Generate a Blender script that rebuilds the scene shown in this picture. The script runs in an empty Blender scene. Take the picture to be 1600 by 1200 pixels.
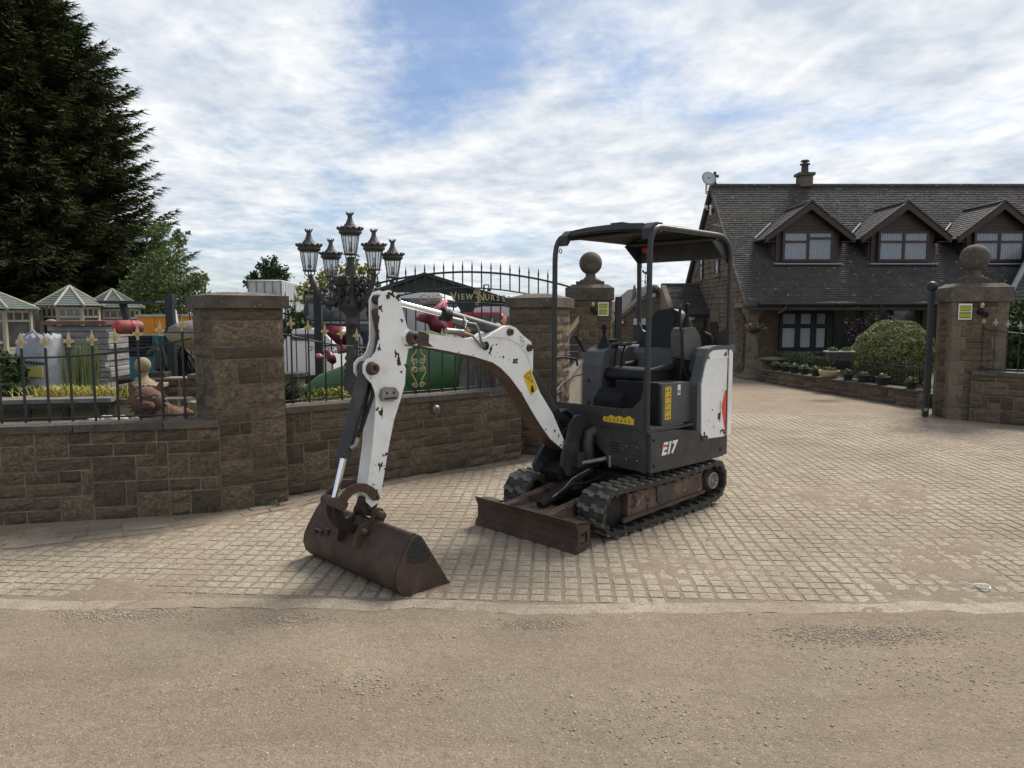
import bpy, bmesh, math, random
import numpy as np
from mathutils import Vector, Matrix
R=math.radians
sc=bpy.context.scene; col=sc.collection
# ---------------------------------------------------------------- camera, light, exposure
CF=1150.; CTH=R(5.46); CH=1.6
cam=bpy.data.objects.new('camera',bpy.data.cameras.new('camera')); col.objects.link(cam)
cam.location=(0,0,CH); cam.rotation_euler=(R(90)-CTH,0,0)
cam.data.sensor_width=36; cam.data.lens=CF/1600*36; cam.data.clip_start=.05; cam.data.clip_end=3000
sc.camera=cam
SUN_EL,SUN_AZ=R(48),R(38)      # azimuth from +Y towards +X (ahead and right of the camera)
w=bpy.data.worlds.new('World'); sc.world=w; w.use_nodes=True
nt=w.node_tree; N=nt.nodes; L=nt.links; N.clear()
def nd(t,**k):
    n=N.new(t)
    for a,b in k.items(): setattr(n,a,b)
    return n
def mth(op,a,b=None,c=None):
    n=N.new('ShaderNodeMath'); n.operation=op
    for i,v in enumerate((a,b,c)):
        if v is None: continue
        if isinstance(v,(int,float)): n.inputs[i].default_value=v
        else: L.new(v,n.inputs[i])
    return n.outputs[0]
sky=nd('ShaderNodeTexSky',sky_type='NISHITA',sun_disc=False,sun_elevation=SUN_EL,sun_rotation=SUN_AZ,air_density=1.0,dust_density=.8,ozone_density=1.5)
tc=nd('ShaderNodeTexCoord'); sx=nd('ShaderNodeSeparateXYZ'); L.new(tc.outputs['Generated'],sx.inputs[0])
zz=mth('ADD',mth('MAXIMUM',sx.outputs[2],0.0),.09)
cx=nd('ShaderNodeCombineXYZ'); L.new(mth('DIVIDE',sx.outputs[0],zz),cx.inputs[0]); L.new(mth('DIVIDE',sx.outputs[1],zz),cx.inputs[1])
def noise(vec,scale,det,rough,dist=0,loc=(0,0,0),rot=0,sca=(1,1,1)):
    m=nd('ShaderNodeMapping'); m.inputs['Location'].default_value=loc; m.inputs['Rotation'].default_value=(0,0,rot); m.inputs['Scale'].default_value=sca
    L.new(vec,m.inputs[0]); n=nd('ShaderNodeTexNoise'); L.new(m.outputs[0],n.inputs['Vector'])
    n.inputs['Scale'].default_value=scale; n.inputs['Detail'].default_value=det; n.inputs['Roughness'].default_value=rough; n.inputs['Distortion'].default_value=dist
    return n.outputs['Fac']
v=cx.outputs[0]
big=noise(v,.62,3,.5,.3,(3.1,1.7,0),R(35),(1,.55,1))
mid=noise(v,2.0,7,.62,.35,(1.3,5.2,0),R(30),(1,.45,1))
fine=noise(v,13,6,.6,.1,(7.3,2.2,0),R(20),(1,.8,1))
wisp=noise(v,1.5,5,.6,1.2,(9,4,0),R(75),(.35,1.5,1))
dens=mth('ADD',mth('MULTIPLY',big,1.25),mth('ADD',mth('MULTIPLY',mid,.75),mth('ADD',mth('MULTIPLY',fine,.34),mth('MULTIPLY',wisp,.36))))
# the cloud sheet is thinner to the left, where the blue shows
dens=mth('ADD',dens,mth('MULTIPLY',sx.outputs[0],.16))
def bank(px_,py_,wid,amp,d):      # a bank of cloud, or a gap, about one direction of the sky
    u=(px_-800)/CF; q=(py_-600)/CF; s_,c_=math.sin(CTH),math.cos(CTH); D=Vector((u,c_-q*s_,-s_-q*c_)).normalized()
    n=nd('ShaderNodeVectorMath',operation='DOT_PRODUCT'); L.new(tc.outputs['Generated'],n.inputs[0]); n.inputs[1].default_value=D
    m=nd('ShaderNodeMapRange',interpolation_type='SMOOTHSTEP'); L.new(n.outputs['Value'],m.inputs[0]); m.inputs[1].default_value=math.cos(R(wid)); m.inputs[2].default_value=1; m.inputs[3].default_value=0; m.inputs[4].default_value=amp
    return mth('ADD',d,m.outputs[0])
for a in ((260,20,18,.46),(680,20,10,-.33),(560,110,9,-.06),(310,280,13,-.17),(600,260,14,.10),(700,200,9,.14),(1250,120,24,.10),(970,60,7,-.18),(1080,230,9,-.06)): dens=bank(*a,dens)
ss=nd('ShaderNodeMapRange',interpolation_type='SMOOTHSTEP'); L.new(dens,ss.inputs[0]); ss.inputs[1].default_value=1.00; ss.inputs[2].default_value=1.50; ss.inputs[3].default_value=.14; ss.inputs[4].default_value=1.0
hz=nd('ShaderNodeMapRange'); L.new(sx.outputs[2],hz.inputs[0]); hz.inputs[1].default_value=0; hz.inputs[2].default_value=.17; hz.inputs[3].default_value=.75; hz.inputs[4].default_value=0
fac=mth('MAXIMUM',ss.outputs[0],hz.outputs[0])
sh=nd('ShaderNodeMapRange'); L.new(mth('ADD',mth('MULTIPLY',noise(v,4.2,6,.6,.15,(4.3,8.2,0),R(30),(1,.8,1)),.5),mth('MULTIPLY',noise(v,1.25,4,.55,.4,(2.3,6.2,0),R(25),(1,.7,1)),.5)),sh.inputs[0]); sh.inputs[1].default_value=.38; sh.inputs[2].default_value=.60
cc=nd('ShaderNodeMix',data_type='RGBA'); L.new(sh.outputs[0],cc.inputs[0])
cc.inputs[6].default_value=(3.15,3.55,4.1,1); cc.inputs[7].default_value=(5.6,5.65,5.65,1)
mx=nd('ShaderNodeMix',data_type='RGBA'); L.new(fac,mx.inputs[0])
sk2=nd('ShaderNodeMix',data_type='RGBA',blend_type='MULTIPLY'); sk2.inputs[0].default_value=1; L.new(sky.outputs[0],sk2.inputs[6]); sk2.inputs[7].default_value=(.40,.48,.58,1)
L.new(sk2.outputs[2],mx.inputs[6]); L.new(cc.outputs[2],mx.inputs[7])
bg=nd('ShaderNodeBackground'); L.new(mx.outputs[2],bg.inputs[0]); bg.inputs[1].default_value=.1
wo=nd('ShaderNodeOutputWorld'); L.new(bg.outputs[0],wo.inputs[0])
sl=bpy.data.lights.new('sun','SUN'); sl.energy=2.5; sl.angle=R(20); sl.color=(1,.94,.86)
so=bpy.data.objects.new('sun',sl); col.objects.link(so)
so.rotation_euler=Vector((math.sin(SUN_AZ)*math.cos(SUN_EL),math.cos(SUN_AZ)*math.cos(SUN_EL),math.sin(SUN_EL))).to_track_quat('Z','Y').to_euler()
sc.view_settings.view_transform='Standard'; sc.view_settings.look='None'; sc.view_settings.exposure=.90; sc.view_settings.gamma=1
sc.render.engine='CYCLES'

# ---------------------------------------------------------------- helpers
def pix(x,y,Y):      # world point at depth Y seen at photo pixel x,y (used only to measure the place)
    s_,c_=math.sin(CTH),math.cos(CTH); u=(x-800)/CF; q=(y-600)/CF
    t=Y/(c_-q*s_); return Vector((u*t,Y,CH+(-s_-q*c_)*t))
class MB:
    def __init__(s): s.v=[]; s.f=[]; s.sm=[]
    def add(s,V,Fs,smooth=False):
        o=len(s.v); s.v+= [tuple(p) for p in V]
        for f in Fs: s.f.append(tuple(i+o for i in f)); s.sm.append(smooth)
        return s
    def box(s,c,d,rz=0,M=None):
        x,y,z=d[0]/2,d[1]/2,d[2]/2
        V=[Vector((a*x,b*y,e*z)) for a in(-1,1) for b in(-1,1) for e in(-1,1)]
        if rz: V=[Matrix.Rotation(rz,3,'Z')@p for p in V]
        if M: V=[M@p for p in V]
        V=[p+Vector(c) for p in V]
        return s.add(V,[(0,1,3,2),(4,6,7,5),(0,4,5,1),(2,3,7,6),(0,2,6,4),(1,5,7,3)])
    def prism(s,pts,a,b,ax='y',M=None,smooth=False):   # outline extruded along an axis
        def mk(p,t):
            q={'y':(p[0],t,p[1]),'x':(t,p[0],p[1]),'z':(p[0],p[1],t)}[ax]
            q=Vector(q); return M@q if M else q
        n=len(pts); V=[mk(p,a) for p in pts]+[mk(p,b) for p in pts]
        s.add(V,[tuple(range(n)),tuple(range(2*n-1,n-1,-1))])
        s.add(V,[(i,(i+1)%n,n+(i+1)%n,n+i) for i in range(n)],smooth); return s
    def tube(s,path,r,n=10,cap=True):
        path=[Vector(p) for p in path]; m=len(path)
        if not hasattr(r,'__len__'): r=[r]*m
        rings=[]; up=None
        for i,p in enumerate(path):
            t=(path[min(i+1,m-1)]-path[max(i-1,0)]).normalized()
            if up is None: up=t.orthogonal().normalized()
            up=(up-t*up.dot(t)); up=up.normalized() if up.length>1e-6 else t.orthogonal().normalized()
            b=t.cross(up)
            rings.append([p+(up*math.cos(2*math.pi*k/n)+b*math.sin(2*math.pi*k/n))*r[i] for k in range(n)])
        V=[q for g in rings for q in g]
        s.add(V,[(i*n+k,i*n+(k+1)%n,(i+1)*n+(k+1)%n,(i+1)*n+k) for i in range(m-1) for k in range(n)],True)
        if cap: s.add(rings[0],[tuple(range(n))]); s.add(rings[-1],[tuple(range(n-1,-1,-1))])
        return s
    def lathe(s,prof,c=(0,0,0),n=20,smooth=True,M=None):   # prof [(r,z)]
        V=[]
        for r,z in prof:
            for k in range(n):
                q=Vector((r*math.cos(2*math.pi*k/n),r*math.sin(2*math.pi*k/n),z))
                V.append((M@q if M else q)+Vector(c))
        m=len(prof)
        s.add(V,[(i*n+k,i*n+(k+1)%n,(i+1)*n+(k+1)%n,(i+1)*n+k) for i in range(m-1) for k in range(n)],smooth)
        s.add(V[:n],[tuple(range(n-1,-1,-1))]); s.add(V[-n:],[tuple(range(n))]); return s
    def ball(s,c,r,n=16,m=10,M=None):
        if not hasattr(r,'__len__'): r=(r,r,r)
        V=[];F=[]
        for i in range(m+1):
            a=math.pi*i/m
            for k in range(n):
                b=2*math.pi*k/n; q=Vector((r[0]*math.sin(a)*math.cos(b),r[1]*math.sin(a)*math.sin(b),r[2]*math.cos(a)))
                V.append((M@q if M else q)+Vector(c))
        for i in range(m):
            for k in range(n): F.append((i*n+k,(i+1)*n+k,(i+1)*n+(k+1)%n,i*n+(k+1)%n))
        return s.add(V,F,True)
    def mesh(s,name='m'):
        me=bpy.data.meshes.new(name); me.from_pydata(s.v,[],s.f)
        me.polygons.foreach_set('use_smooth',s.sm); me.update()
        bm=bmesh.new(); bm.from_mesh(me); bmesh.ops.remove_doubles(bm,verts=bm.verts,dist=1e-7) if False else None
        bmesh.ops.recalc_face_normals(bm,faces=bm.faces); bm.to_mesh(me); bm.free(); return me
def tag(o,label=None,cat=None,group=None,kind=None):
    if label: o['label']=label
    if cat: o['category']=cat
    if group: o['group']=group
    if kind: o['kind']=kind
    return o
def root(name,label,cat,loc=(0,0,0),rz=0,group=None):
    o=bpy.data.objects.new(name,None); col.objects.link(o); o.empty_display_size=.2
    o.location=loc; o.rotation_euler=(0,0,rz); o['local']=0
    del o['local']
    return tag(o,label,cat,group)
def part(name,mb,m,parent=None,world=False,bev=0,seg=2,label=None,kind=None,loc=None,rz=0,sca=None):
    me=mb.mesh(name) if isinstance(mb,MB) else mb
    if m is not None and not me.materials: me.materials.append(m)
    o=bpy.data.objects.new(name,me); col.objects.link(o)
    if loc is not None: o.location=loc
    if rz: o.rotation_euler=(0,0,rz)
    if sca: o.scale=sca
    if parent:
        o.parent=parent
        if world:
            P=parent; M=Matrix.LocRotScale(P.location,P.rotation_euler,P.scale)
            if P.parent: M=P.parent.matrix_basis@P.matrix_parent_inverse@M
            o.matrix_parent_inverse=M.inverted()
    if bev:
        b=o.modifiers.new('bevel','BEVEL'); b.width=bev; b.segments=seg; b.limit_method='ANGLE'; b.angle_limit=R(35)
    if label: o['label']=label
    if kind: o['kind']=kind
    return o
def copy_thing(o,parent=None):
    c=o.copy(); col.objects.link(c)
    if parent is not None: c.parent=parent
    for ch in [x for x in kids.get(o.name,[])]: copy_thing(ch,c)
    return c
kids={}
def index_kids():
    kids.clear()
    for o in bpy.data.objects:
        if o.parent: kids.setdefault(o.parent.name,[]).append(o)
_tm={}
def text_mb(txt,size=.1,ext=.002,bold=0,shear=0):
    c=bpy.data.curves.new('t','FONT'); c.body=txt; c.size=size; c.extrude=ext; c.align_x='CENTER'; c.offset=bold; c.shear=shear; c.resolution_u=3
    o=bpy.data.objects.new('t',c); col.objects.link(o); dg=bpy.context.evaluated_depsgraph_get(); dg.update()
    me=bpy.data.meshes.new_from_object(o.evaluated_get(dg)); bpy.data.objects.remove(o); 
    mb=MB(); mb.v=[tuple(q.co) for q in me.vertices]; mb.f=[tuple(p.vertices) for p in me.polygons]; mb.sm=[False]*len(mb.f); bpy.data.meshes.remove(me); return mb
def xf(mb,M): mb.v=[tuple(M@Vector(p)) for p in mb.v]; return mb
def basis(o,x,y,z):  # matrix from axes
    M=Matrix.Identity(4)
    for i,a in enumerate((Vector(x),Vector(y),Vector(z),Vector(o))):
        for j in range(3): M[j][i]=a[j]
    return M
def quads_obj(name,V,m,parent=None,kind=None,world=False,label=None):   # V: (n,4,3)
    n=len(V); me=bpy.data.meshes.new(name)
    me.vertices.add(4*n); me.vertices.foreach_set('co',np.asarray(V,dtype=np.float32).ravel())
    me.loops.add(4*n); me.loops.foreach_set('vertex_index',np.arange(4*n,dtype=np.int32))
    me.polygons.add(n); me.polygons.foreach_set('loop_start',np.arange(0,4*n,4,dtype=np.int32))
    try: me.polygons.foreach_set('loop_total',np.full(n,4,dtype=np.int32))
    except Exception: pass
    me.update(calc_edges=True); me.validate()
    return part(name,me,m,parent,world=world,kind=kind,label=label)

# ---------------------------------------------------------------- materials
def mat(name,c1,c2=None,scale=6,rough=.7,metal=0,bump=0,bscale=40,rand=0,spots=None,patch=None,world=False,spec=.5,stretch=(1,1,1),grime=None):
    m=bpy.data.materials.new(name); m.use_nodes=True; t=m.node_tree; n=t.nodes; l=t.links
    b=n['Principled BSDF']; b.inputs['Roughness'].default_value=rough; b.inputs['Metallic'].default_value=metal
    b.inputs['Specular IOR Level'].default_value=spec
    co=n.new('ShaderNodeTexCoord'); oi=n.new('ShaderNodeObjectInfo')
    mp=n.new('ShaderNodeMapping'); mp.inputs['Scale'].default_value=stretch
    if world:
        ge=n.new('ShaderNodeNewGeometry'); l.new(ge.outputs['Position'],mp.inputs[0])
    else:
        l.new(co.outputs['Object'],mp.inputs[0])
        if rand:
            sc_=n.new('ShaderNodeVectorMath'); sc_.operation='SCALE'; sc_.inputs[0].default_value=(37,21,53); l.new(oi.outputs['Random'],sc_.inputs['Scale']); l.new(sc_.outputs[0],mp.inputs['Location'])
    vec=mp.outputs[0]
    def nz(s,d=5,r=.6,dist=0):
        q=n.new('ShaderNodeTexNoise'); l.new(vec,q.inputs['Vector']); q.inputs['Scale'].default_value=s; q.inputs['Detail'].default_value=d; q.inputs['Roughness'].default_value=r; q.inputs['Distortion'].default_value=dist; return q.outputs['Fac']
    def mix(f,a,b_,mode='MIX'):
        q=n.new('ShaderNodeMix'); q.data_type='RGBA'; q.blend_type=mode
        for i,v_ in ((0,f),(6,a),(7,b_)):
            if isinstance(v_,tuple): q.inputs[i].default_value=(*v_,1)
            elif isinstance(v_,(int,float)): q.inputs[i].default_value=v_
            else: l.new(v_,q.inputs[i])
        return q.outputs[2]
    def ramp(f,a,b_):
        q=n.new('ShaderNodeMapRange'); l.new(f,q.inputs[0]); q.inputs[1].default_value=a; q.inputs[2].default_value=b_; return q.outputs[0]
    c=tuple(c1)
    if c2: c=mix(ramp(nz(scale),.36,.64),tuple(c1),tuple(c2))
    if rand:
        q=n.new('ShaderNodeMapRange'); l.new(oi.outputs['Random'],q.inputs[0]); q.inputs[3].default_value=1-rand; q.inputs[4].default_value=1+rand
        g=n.new('ShaderNodeCombineColor'); 
        for i in range(3): l.new(q.outputs[0],g.inputs[i])
        c=mix(1.0,c,g.outputs[0],'MULTIPLY')
    if grime: # (scale, lo, hi, colour)
        c=mix(ramp(nz(grime[0],6,.65,.4),grime[1],grime[2]),c,tuple(grime[3]))
    if spots: # (scale, threshold, colour)
        c=mix(ramp(nz(spots[0],3,.5),spots[1],spots[1]+.03),c,tuple(spots[2]))
    if patch:
        c=mix(ramp(nz(patch[0],5,.6,.3),patch[1],patch[1]+.015),c,tuple(patch[2]))
    if isinstance(c,tuple): b.inputs['Base Color'].default_value=(*c,1)
    else: l.new(c,b.inputs['Base Color'])
    if bump:
        q=n.new('ShaderNodeBump'); q.inputs['Strength'].default_value=bump; q.inputs['Distance'].default_value=.02
        l.new(nz(bscale,6,.65),q.inputs['Height']); l.new(q.outputs[0],b.inputs['Normal'])
    rn=n.new('ShaderNodeMapRange'); l.new(nz(scale*2.3,4),rn.inputs[0]); rn.inputs[1].default_value=.3; rn.inputs[2].default_value=.7; rn.inputs[3].default_value=max(.05,rough-.1); rn.inputs[4].default_value=min(1,rough+.12); l.new(rn.outputs[0],b.inputs['Roughness'])
    return m
M={}
M['stone']=mat('rock_faced_stone',(.115,.085,.054),(.20,.150,.098),9,.9,bump=.8,bscale=26,rand=.42,spots=(60,.69,(.30,.28,.23)),grime=(7,.42,.72,(.042,.034,.026)))
M['ashlar']=mat('dressed_stone',(.145,.115,.08),(.20,.16,.115),9,.9,bump=.4,bscale=50,rand=.14,spots=(45,.70,(.32,.30,.26)),grime=(5,.45,.75,(.07,.058,.044)))
M['mortar']=mat('mortar',(.27,.23,.175),(.13,.108,.082),11,.95,bump=.3,bscale=70,world=True)
M['coping']=mat('coping_stone',(.125,.102,.075),(.075,.062,.049),7,.85,bump=.45,bscale=45,rand=.16,spots=(38,.675,(.30,.29,.25)),grime=(4,.45,.75,(.04,.034,.03)))
M['iron']=mat('black_iron',(.012,.013,.016),(.022,.023,.026),12,.5,bump=.1,bscale=90)
M['gatepaint']=mat('dark_green_paint',(.006,.011,.013),(.010,.016,.018),10,.5)
M['gold']=mat('gold_paint',(.34,.25,.11),(.55,.46,.26),30,.45,metal=.35,bump=.2,bscale=120)
M['white']=mat('white_machine_paint',(.84,.84,.82),(.78,.78,.76),7,.32,bump=.02,bscale=30,spots=(42,.735,(.07,.045,.035)),grime=(3.5,.56,.95,(.50,.46,.39)))
M['rust']=mat('rusty_steel',(.050,.028,.018),(.088,.052,.033),9,.6,bump=.3,bscale=60,grime=(5,.45,.7,(.036,.021,.017)),spots=(55,.72,(.24,.2,.16)))
M['rust_light']=mat('worn_rusty_steel',(.080,.047,.032),(.14,.092,.066),7,.75,bump=.4,bscale=50,patch=(11,.56,(.028,.022,.019)),spots=(16,.66,(.26,.21,.17)))
M['chip']=mat('bare_chip',(.028,.018,.014),(.055,.032,.022),30,.8,bump=.2,bscale=80)
M['charcoal']=mat('charcoal_panel',(.024,.0245,.026),(.032,.033,.034),5,.48,bump=.04,bscale=200,grime=(6,.46,.82,(.085,.077,.064)))
M['grey']=mat('grey_plastic',(.066,.068,.070),(.082,.083,.084),6,.5,bump=.05,bscale=220,grime=(5,.55,.9,(.12,.11,.1)))
M['taupe']=mat('taupe_plastic',(.075,.073,.067),(.092,.089,.082),6,.6,bump=.05,bscale=200)
M['black']=mat('matt_black',(.010,.010,.010),(.017,.016,.015),20,.65,spec=.3,bump=.1,bscale=80)
M['darkgap']=mat('dark_interior',(.006,.006,.007),rough=.9)  # near black, stands in for the shade inside gaps, holes and recesses
M['vinyl']=mat('black_vinyl',(.009,.0095,.011),(.013,.0135,.016),12,.5,bump=.08,bscale=150,spec=.3)
M['post']=mat('dark_grey_post',(.022,.024,.025),(.030,.032,.033),8,.42,bump=.03,bscale=80)
M['chrome']=mat('chrome',(.75,.76,.78),rough=.14,metal=1)
M['steel']=mat('dull_steel',(.2,.19,.18),(.3,.28,.26),20,.45,metal=.7,bump=.2,bscale=60)
M['rubber']=mat('track_rubber',(.017,.017,.017),(.035,.033,.03),12,.75,bump=.25,bscale=60,grime=(8,.5,.75,(.085,.078,.062)))
M['lug']=mat('dusty_track_lug',(.09,.085,.065),(.16,.148,.115),22,.9,bump=.3,bscale=60)
M['yellow']=mat('yellow_sticker',(.72,.5,.02),(.62,.42,.02),20,.5)
M['black_ink']=mat('black_ink',(.01,.01,.01),rough=.6)
M['white_ink']=mat('white_sticker',(.75,.75,.74),rough=.5)
M['red_ink']=mat('orange_red_sticker',(.72,.07,.03),(.6,.06,.03),20,.45)
M['tile']=mat('roof_tile',(.038,.034,.032),(.058,.053,.049),5,.85,bump=.4,bscale=20,world=True,spots=(11,.665,(.24,.24,.22)),grime=(1.1,.45,.75,(.078,.070,.060)))
M['brownwood']=mat('brown_joinery',(.032,.013,.012),(.045,.019,.016),8,.5,stretch=(1,1,6))
M['lead']=mat('lead_flashing',(.22,.25,.26),(.3,.32,.32),6,.6)
M['glass']=mat('window_glass',(.28,.32,.36),(.4,.45,.5),2,.06,spec=1.0)
M['darkglass']=mat('dark_glass',(.03,.035,.04),(.06,.065,.07),3,.06,spec=1.0)
M['blind']=mat('pale_blind',(.5,.53,.56),rough=.7)
M['cream']=mat('cream_timber',(.27,.25,.185),(.34,.32,.245),8,.6)
M['shingle']=mat('green_grey_shingle',(.09,.12,.115),(.13,.15,.14),6,.85,rand=.1)
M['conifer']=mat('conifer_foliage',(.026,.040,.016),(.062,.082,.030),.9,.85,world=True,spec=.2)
M['conifer_lit']=mat('conifer_lit_tips',(.065,.080,.024),(.115,.13,.04),1.2,.85,world=True,spec=.2)  # lighter yellow-green for bough tips, with the light on them put into the colour
M['bark']=mat('bark',(.06,.045,.035),(.1,.08,.06),10,.95,bump=.5,bscale=20)
M['leaf']=mat('green_leaf',(.08,.125,.04),(.17,.22,.08),1.5,.7,world=True,spec=.3)
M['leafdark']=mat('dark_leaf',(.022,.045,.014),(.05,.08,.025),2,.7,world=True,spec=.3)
M['leafyellow']=mat('yellow_green_leaf',(.17,.19,.035),(.30,.29,.07),6,.7,world=True,spec=.3)
M['leafvar']=mat('variegated_leaf',(.13,.16,.05),(.36,.36,.18),10,.6,world=True,spec=.3)
M['acer']=mat('purple_leaf',(.035,.022,.03),(.06,.035,.045),5,.75,world=True,spec=.3)
M['grassyel']=mat('yellow_grass',(.30,.26,.04),(.5,.44,.1),9,.8,world=True)
M['reed']=mat('green_reed',(.10,.14,.05),(.18,.2,.08),9,.8,world=True)
M['soil']=mat('garden_soil',(.07,.06,.04),(.07,.10,.035),3,.95,bump=.6,bscale=20,world=True)
M['pot']=mat('dark_plastic_pot',(.035,.038,.042),rough=.6)
M['terracotta']=mat('pale_terracotta',(.42,.33,.2),rough=.8)
M['green']=mat('green_fibreglass',(.035,.10,.035),(.055,.15,.05),2.5,.4,bump=.05,bscale=20,grime=(2,.55,.8,(.16,.2,.05)))
M['maroon']=mat('maroon_fibreglass',(.12,.008,.025),(.17,.015,.035),5,.4)
M['pink']=mat('pink_fibreglass',(.42,.09,.14),(.5,.14,.19),5,.45)
M['navy']=mat('navy_car_paint',(.012,.018,.03),(.018,.025,.04),4,.25)
M['whitecar']=mat('white_car_paint',(.65,.66,.67),rough=.3)
M['redcar']=mat('red_car_paint',(.5,.02,.03),rough=.3)
M['tealp']=mat('teal_machine_paint',(.008,.10,.12),(.013,.125,.14),6,.45,grime=(5,.55,.8,(.05,.09,.09)))
M['orange']=mat('orange_paint',(.62,.24,.01),(.55,.2,.01),6,.5)
M['redp']=mat('red_paint',(.40,.015,.02),(.30,.02,.02),8,.4)
M['pinkp']=mat('faded_red_paint',(.32,.075,.065),(.26,.06,.055),8,.6)
M['bag']=mat('white_woven_bag',(.26,.28,.31),(.34,.36,.39),8,.8,bump=.3,bscale=25)
M['greywrap']=mat('grey_wrapped_stone',(.18,.18,.175),(.3,.3,.29),4,.7,bump=.4,bscale=14,stretch=(1,1,3))
M['clay']=mat('red_clay_statue',(.12,.062,.042),(.17,.092,.064),9,.85,bump=.4,bscale=40)
M['palestone']=mat('pale_stone',(.45,.42,.36),(.32,.29,.24),8,.9,bump=.4,bscale=25)
M['sandstone']=mat('sandstone',(.3,.24,.15),(.22,.18,.12),8,.9,bump=.3,bscale=30)
M['greystat']=mat('weathered_statue',(.12,.11,.095),(.19,.17,.15),8,.9,bump=.4,bscale=30)
M['container']=mat('pale_grey_steel',(.42,.45,.47),(.5,.53,.54),3,.6)
M['shed']=mat('dark_green_cladding',(.012,.03,.025),(.018,.04,.032),3,.7,stretch=(4,1,1))
M['lamp']=mat('weathered_lamp_iron',(.035,.033,.032),(.075,.065,.058),14,.6,bump=.3,bscale=50)
M['lampglass']=mat('lantern_glass',(.5,.55,.58),rough=.1)
lg=M['lampglass'].node_tree.nodes['Principled BSDF']; lg.inputs['Alpha'].default_value=.35
M['bulb']=mat('bulb_glass',(.75,.72,.65),rough=.3)
M['signyel']=mat('yellow_sign',(.30,.36,.03),rough=.5)
M['plastic_white']=mat('white_plastic',(.72,.72,.7),rough=.5)
M['weed']=mat('weed_green',(.06,.10,.025),(.12,.15,.05),30,.8,world=True)
M['straw']=mat('dry_stem',(.35,.3,.18),rough=.8)

def ground_mat(name,kind):
    m=bpy.data.materials.new(name); m.use_nodes=True; t=m.node_tree; n=t.nodes; l=t.links; b=n['Principled BSDF']
    b.inputs['Roughness'].default_value=.95; b.inputs['Specular IOR Level'].default_value=.2
    ge=n.new('ShaderNodeNewGeometry')
    def nz(s,d=6,r=.6,dist=0,st=(1,1,1),off=(0,0,0)):
        mp=n.new('ShaderNodeMapping'); mp.inputs['Scale'].default_value=st; mp.inputs['Location'].default_value=off; l.new(ge.outputs['Position'],mp.inputs[0])
        q=n.new('ShaderNodeTexNoise'); l.new(mp.outputs[0],q.inputs['Vector']); q.inputs['Scale'].default_value=s; q.inputs['Detail'].default_value=d; q.inputs['Roughness'].default_value=r; q.inputs['Distortion'].default_value=dist; return q.outputs['Fac']
    def mr(f,a,b_,c=0,d=1):
        q=n.new('ShaderNodeMapRange'); l.new(f,q.inputs[0]); 
        for i,v_ in enumerate((a,b_,c,d)): q.inputs[i+1].default_value=v_
        return q.outputs[0]
    def mix(f,a,b_,mode='MIX'):
        q=n.new('ShaderNodeMix'); q.data_type='RGBA'; q.blend_type=mode
        for i,v_ in ((0,f),(6,a),(7,b_)):
            if isinstance(v_,tuple): q.inputs[i].default_value=(*v_,1)
            elif isinstance(v_,(int,float)): q.inputs[i].default_value=v_
            else: l.new(v_,q.inputs[i])
        return q.outputs[2]
    if kind=='dirt': A,B=(.335,.267,.192),(.275,.217,.156)
    elif kind=='joint': A,B=(.20,.152,.105),(.165,.125,.088)
    else: A,B=(.52,.455,.355),(.43,.37,.28)
    c=mix(mr(nz(2.2,5,.62,.4),.36,.66),A,B)
    if kind=='dirt':
        c=mix(mr(nz(.7,4,.6,.8,(1,1.6,1),(5,2,0)),.5,.72),c,(.265,.208,.148))
        c=mix(mr(nz(1.1,5,.6,.5,(.8,1.5,1),(1,9,0)),.52,.68,0,.5),c,(.385,.315,.225))
        c=mix(mr(nz(1.6,5,.65,.3,(.22,2.6,1),(8,3,1)),.50,.66,0,.45),c,(.225,.175,.122))
        c=mix(mr(nz(.8,3,.5,.6,(1,1.4,1),(11,2,4)),.56,.70,0,.5),c,(.29,.25,.19))
        c=mix(mr(nz(34,5,.8,.3),.50,.64,0,.55),c,(.19,.148,.108))
        c=mix(mr(nz(48,4,.8,0,(1,1,1),(7,1,2)),.60,.68,0,.6),c,(.50,.43,.33))
    if kind=='sett':
        c=mix(mr(nz(10.4,0,.5),.40,.62,0,.30),c,(.30,.245,.175))
        c=mix(mr(nz(.9,5,.62,.6),.44,.62,0,.75),c,(.33,.265,.19))
        c=mix(mr(nz(60,3,.6),.5,.62,0,.55),c,(.30,.24,.17))
    c=mix(mr(nz(120,3,.8),.54,.62,0,.7),c,(.13,.105,.08))
    c=mix(mr(nz(90,3,.8,0,(1,1,1),(3,3,3)),.60,.66,0,.7),c,(.62,.55,.44))
    c=mix(mr(nz(26,4,.7,.3),.48,.75,0,.35),c,(.18,.14,.10))
    if kind!='joint': c=mix(mr(nz(.45,4,.6,.7,(.7,1.6,1),(2,4,0)),.50,.66,0,.35),c,(.225,.18,.135))
    l.new(c,b.inputs['Base Color'])
    q=n.new('ShaderNodeBump'); q.inputs['Strength'].default_value=.8; q.inputs['Distance'].default_value=.016
    l.new(nz(75,5,.75),q.inputs['Height']); q2=n.new('ShaderNodeBump'); q2.inputs['Strength'].default_value=.4; q2.inputs['Distance'].default_value=.03; l.new(nz(13,6,.65),q2.inputs['Height']); l.new(q.outputs[0],q2.inputs['Normal'])
    l.new(q2.outputs[0],b.inputs['Normal']); return m
M['dirt']=ground_mat('dusty_dirt','dirt'); M['joint']=ground_mat('dirt_joint','joint'); M['sett']=ground_mat('concrete_sett','sett')
M['pebble']=mat('pebble',(.36,.30,.225),(.60,.52,.42),25,.9,world=True)
M['flag']=mat('worn_flagstone',(.21,.175,.135),(.30,.24,.18),7,.9,bump=.4,bscale=40,rand=.2,grime=(5,.45,.7,(.2,.155,.11)))

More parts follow.
